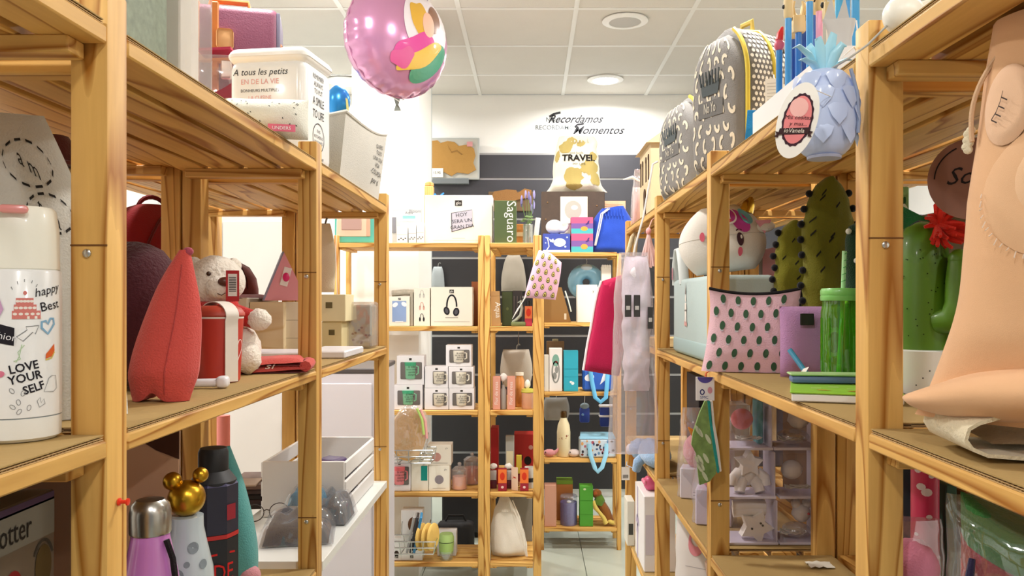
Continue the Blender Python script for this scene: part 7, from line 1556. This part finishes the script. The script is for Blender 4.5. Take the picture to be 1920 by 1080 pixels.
MB().tube([(0, 0, .585), (.004, .0, .61), (.03, .01, .7), (.06, .02, .86), (.075, .02, .868)], .003, 6).build('hanger_hook', M('cfcac4', .4), t)
t = thing('tassel_hanging', 'pale pink tassel hanging from the right top shelf above the garment bag', 'tassel', W(1216, 505, 2.56), 0)
random.seed(3)
for i in range(12): MB().tube([(.0, 0, .12), ((i-5.5)*.003, random.uniform(-.006, .0), .06), ((i-5.5)*.0055, random.uniform(-.008, .004), random.uniform(-.005, .012))], .0032, 5).build('strand', cloth('f0cdcc'), t)
MB().ball((0, 0, .122), .009, .009, .012).build('knot', cloth('e9a9ac'), t); MB().tube([(0, 0, .13), (.012, .005, .158), (.03, .01, .172)], .002, 5).build('cord', cloth('e6b3a8'), t)
# avocado pouch on the narrow rack
t = thing('avocado_pouch', 'pink pouch with avocado halves hanging on the narrow rack post', 'pouch', W(1012, 560, 3.66), 0, rot=(0, .24, 0))
s = Soft(.135, .215, .055, wf=lambda v: 1.05-.12*v if v < .7 else (1.05-.12*v)*(1-.35*(v-.7)), wr=.003, seed=2, pu=4., tf=lambda v: (1-abs(2*v-1)**4)**.5, bend=lambda p, u, v: (p.x, p.y, p.z-.03*max(0, u)*v*v+.012*u*(1-v))); s.mesh().build('body', cloth('e6b9d0', .3), t, 70)
a1, a2, a3 = Ink(), Ink(), Ink()
for j in range(6):
    for i in range(4):
        a = -.8+.52*i+(.26 if j % 2 else 0); b = .1+.16*j
        if a > .92: continue
        for q, k in ((a1, 1.), (a2, .74)): q.poly([(a+k*(.115*math.cos(th)*(1-.35*math.sin(th))), b+k*.062*math.sin(th)) for th in [2*PI*n_/16 for n_ in range(16)]])
        a3.ell(a, b-.012, .045, .022, 10)
a1.put('avocado_rind', ink('4a5a1c'), t, s.front(.0014)); a2.put('avocado_flesh', ink('dcd07a'), t, s.front(.0026)); a3.put('avocado_stone', ink('6a4a1c'), t, s.front(.0038))
MB().tube([(-.03, 0, .2), (-.015, .05, .245), (-.03, .11, .285), (-.04, .14, .29)], .002, 5).build('loop', cloth('e9e6e0'), t); MB().tube([(-.06, -.004, .01), (-.075, -.01, -.04), (-.085, -.012, -.07), (-.1, -.012, -.12)], [.004, .002, .004, .001], 6).build('white_string', cloth('e6e3dc'), t)
# ================================================================= goods in the racks behind, seen through the gaps
def back_goods(x, y, z, wd, dp, h, hx, label, rz=0.):
    t = thing('stored_carton', label, 'box', (x, y, z+.0012), rz); MB().rbox(-wd/2, wd/2, -dp/2, dp/2, 0, h, .003, 1).build('body', paper(hx), t); MB().box(-.012, .012, -dp/2-.0006, dp/2+.0006, h*.2, h+.0006).build('tape', paper('c9b48a'), t, 0); Ink().rect(-wd*.3, h*.3, -.02, h*.55).put('label_print', ink('8a857c'), t, flat(-dp/2))
xr = RX1+.14
back_goods(xr, 1.3, ZRM, .2, .3, .3, '6a5a44', 'tall brown stored carton behind the ceramic cactus')
back_goods(xr, 1.95, ZRM, .2, .3, .34, '3a3f55', 'dark blue stored carton behind the unicorn pack')
back_goods(xr, 2.3, ZRM, .2, .25, .3, '7a4a4a', 'dull red stored carton behind the grey blue tote')
back_goods(xr, 2.9, ZRM, .22, .4, .32, '55504a', 'dark grey stored carton in the far right rear rack')
back_goods(xr, 1.3, ZRB, .2, .34, .33, '4a3a30', 'dark brown stored carton on the right rear lower shelf')
back_goods(xr, 2.05, ZRB, .2, .36, .34, '6a4f3a', 'brown stored carton behind the stacked clear boxes')
back_goods(xr, 2.85, ZRB, .22, .4, .3, '44404a', 'plum grey stored carton on the far right rear lower shelf')
back_goods(xr, 2.1, ZRG, .22, .4, .3, '5a5048', 'low brown stored carton on the right rear bottom shelf')
xl = LX0-.15
back_goods(xl, 1.15, ZLB, .2, .4, .3, '6a4a34', 'brown stored carton behind the beige carton and bottles')
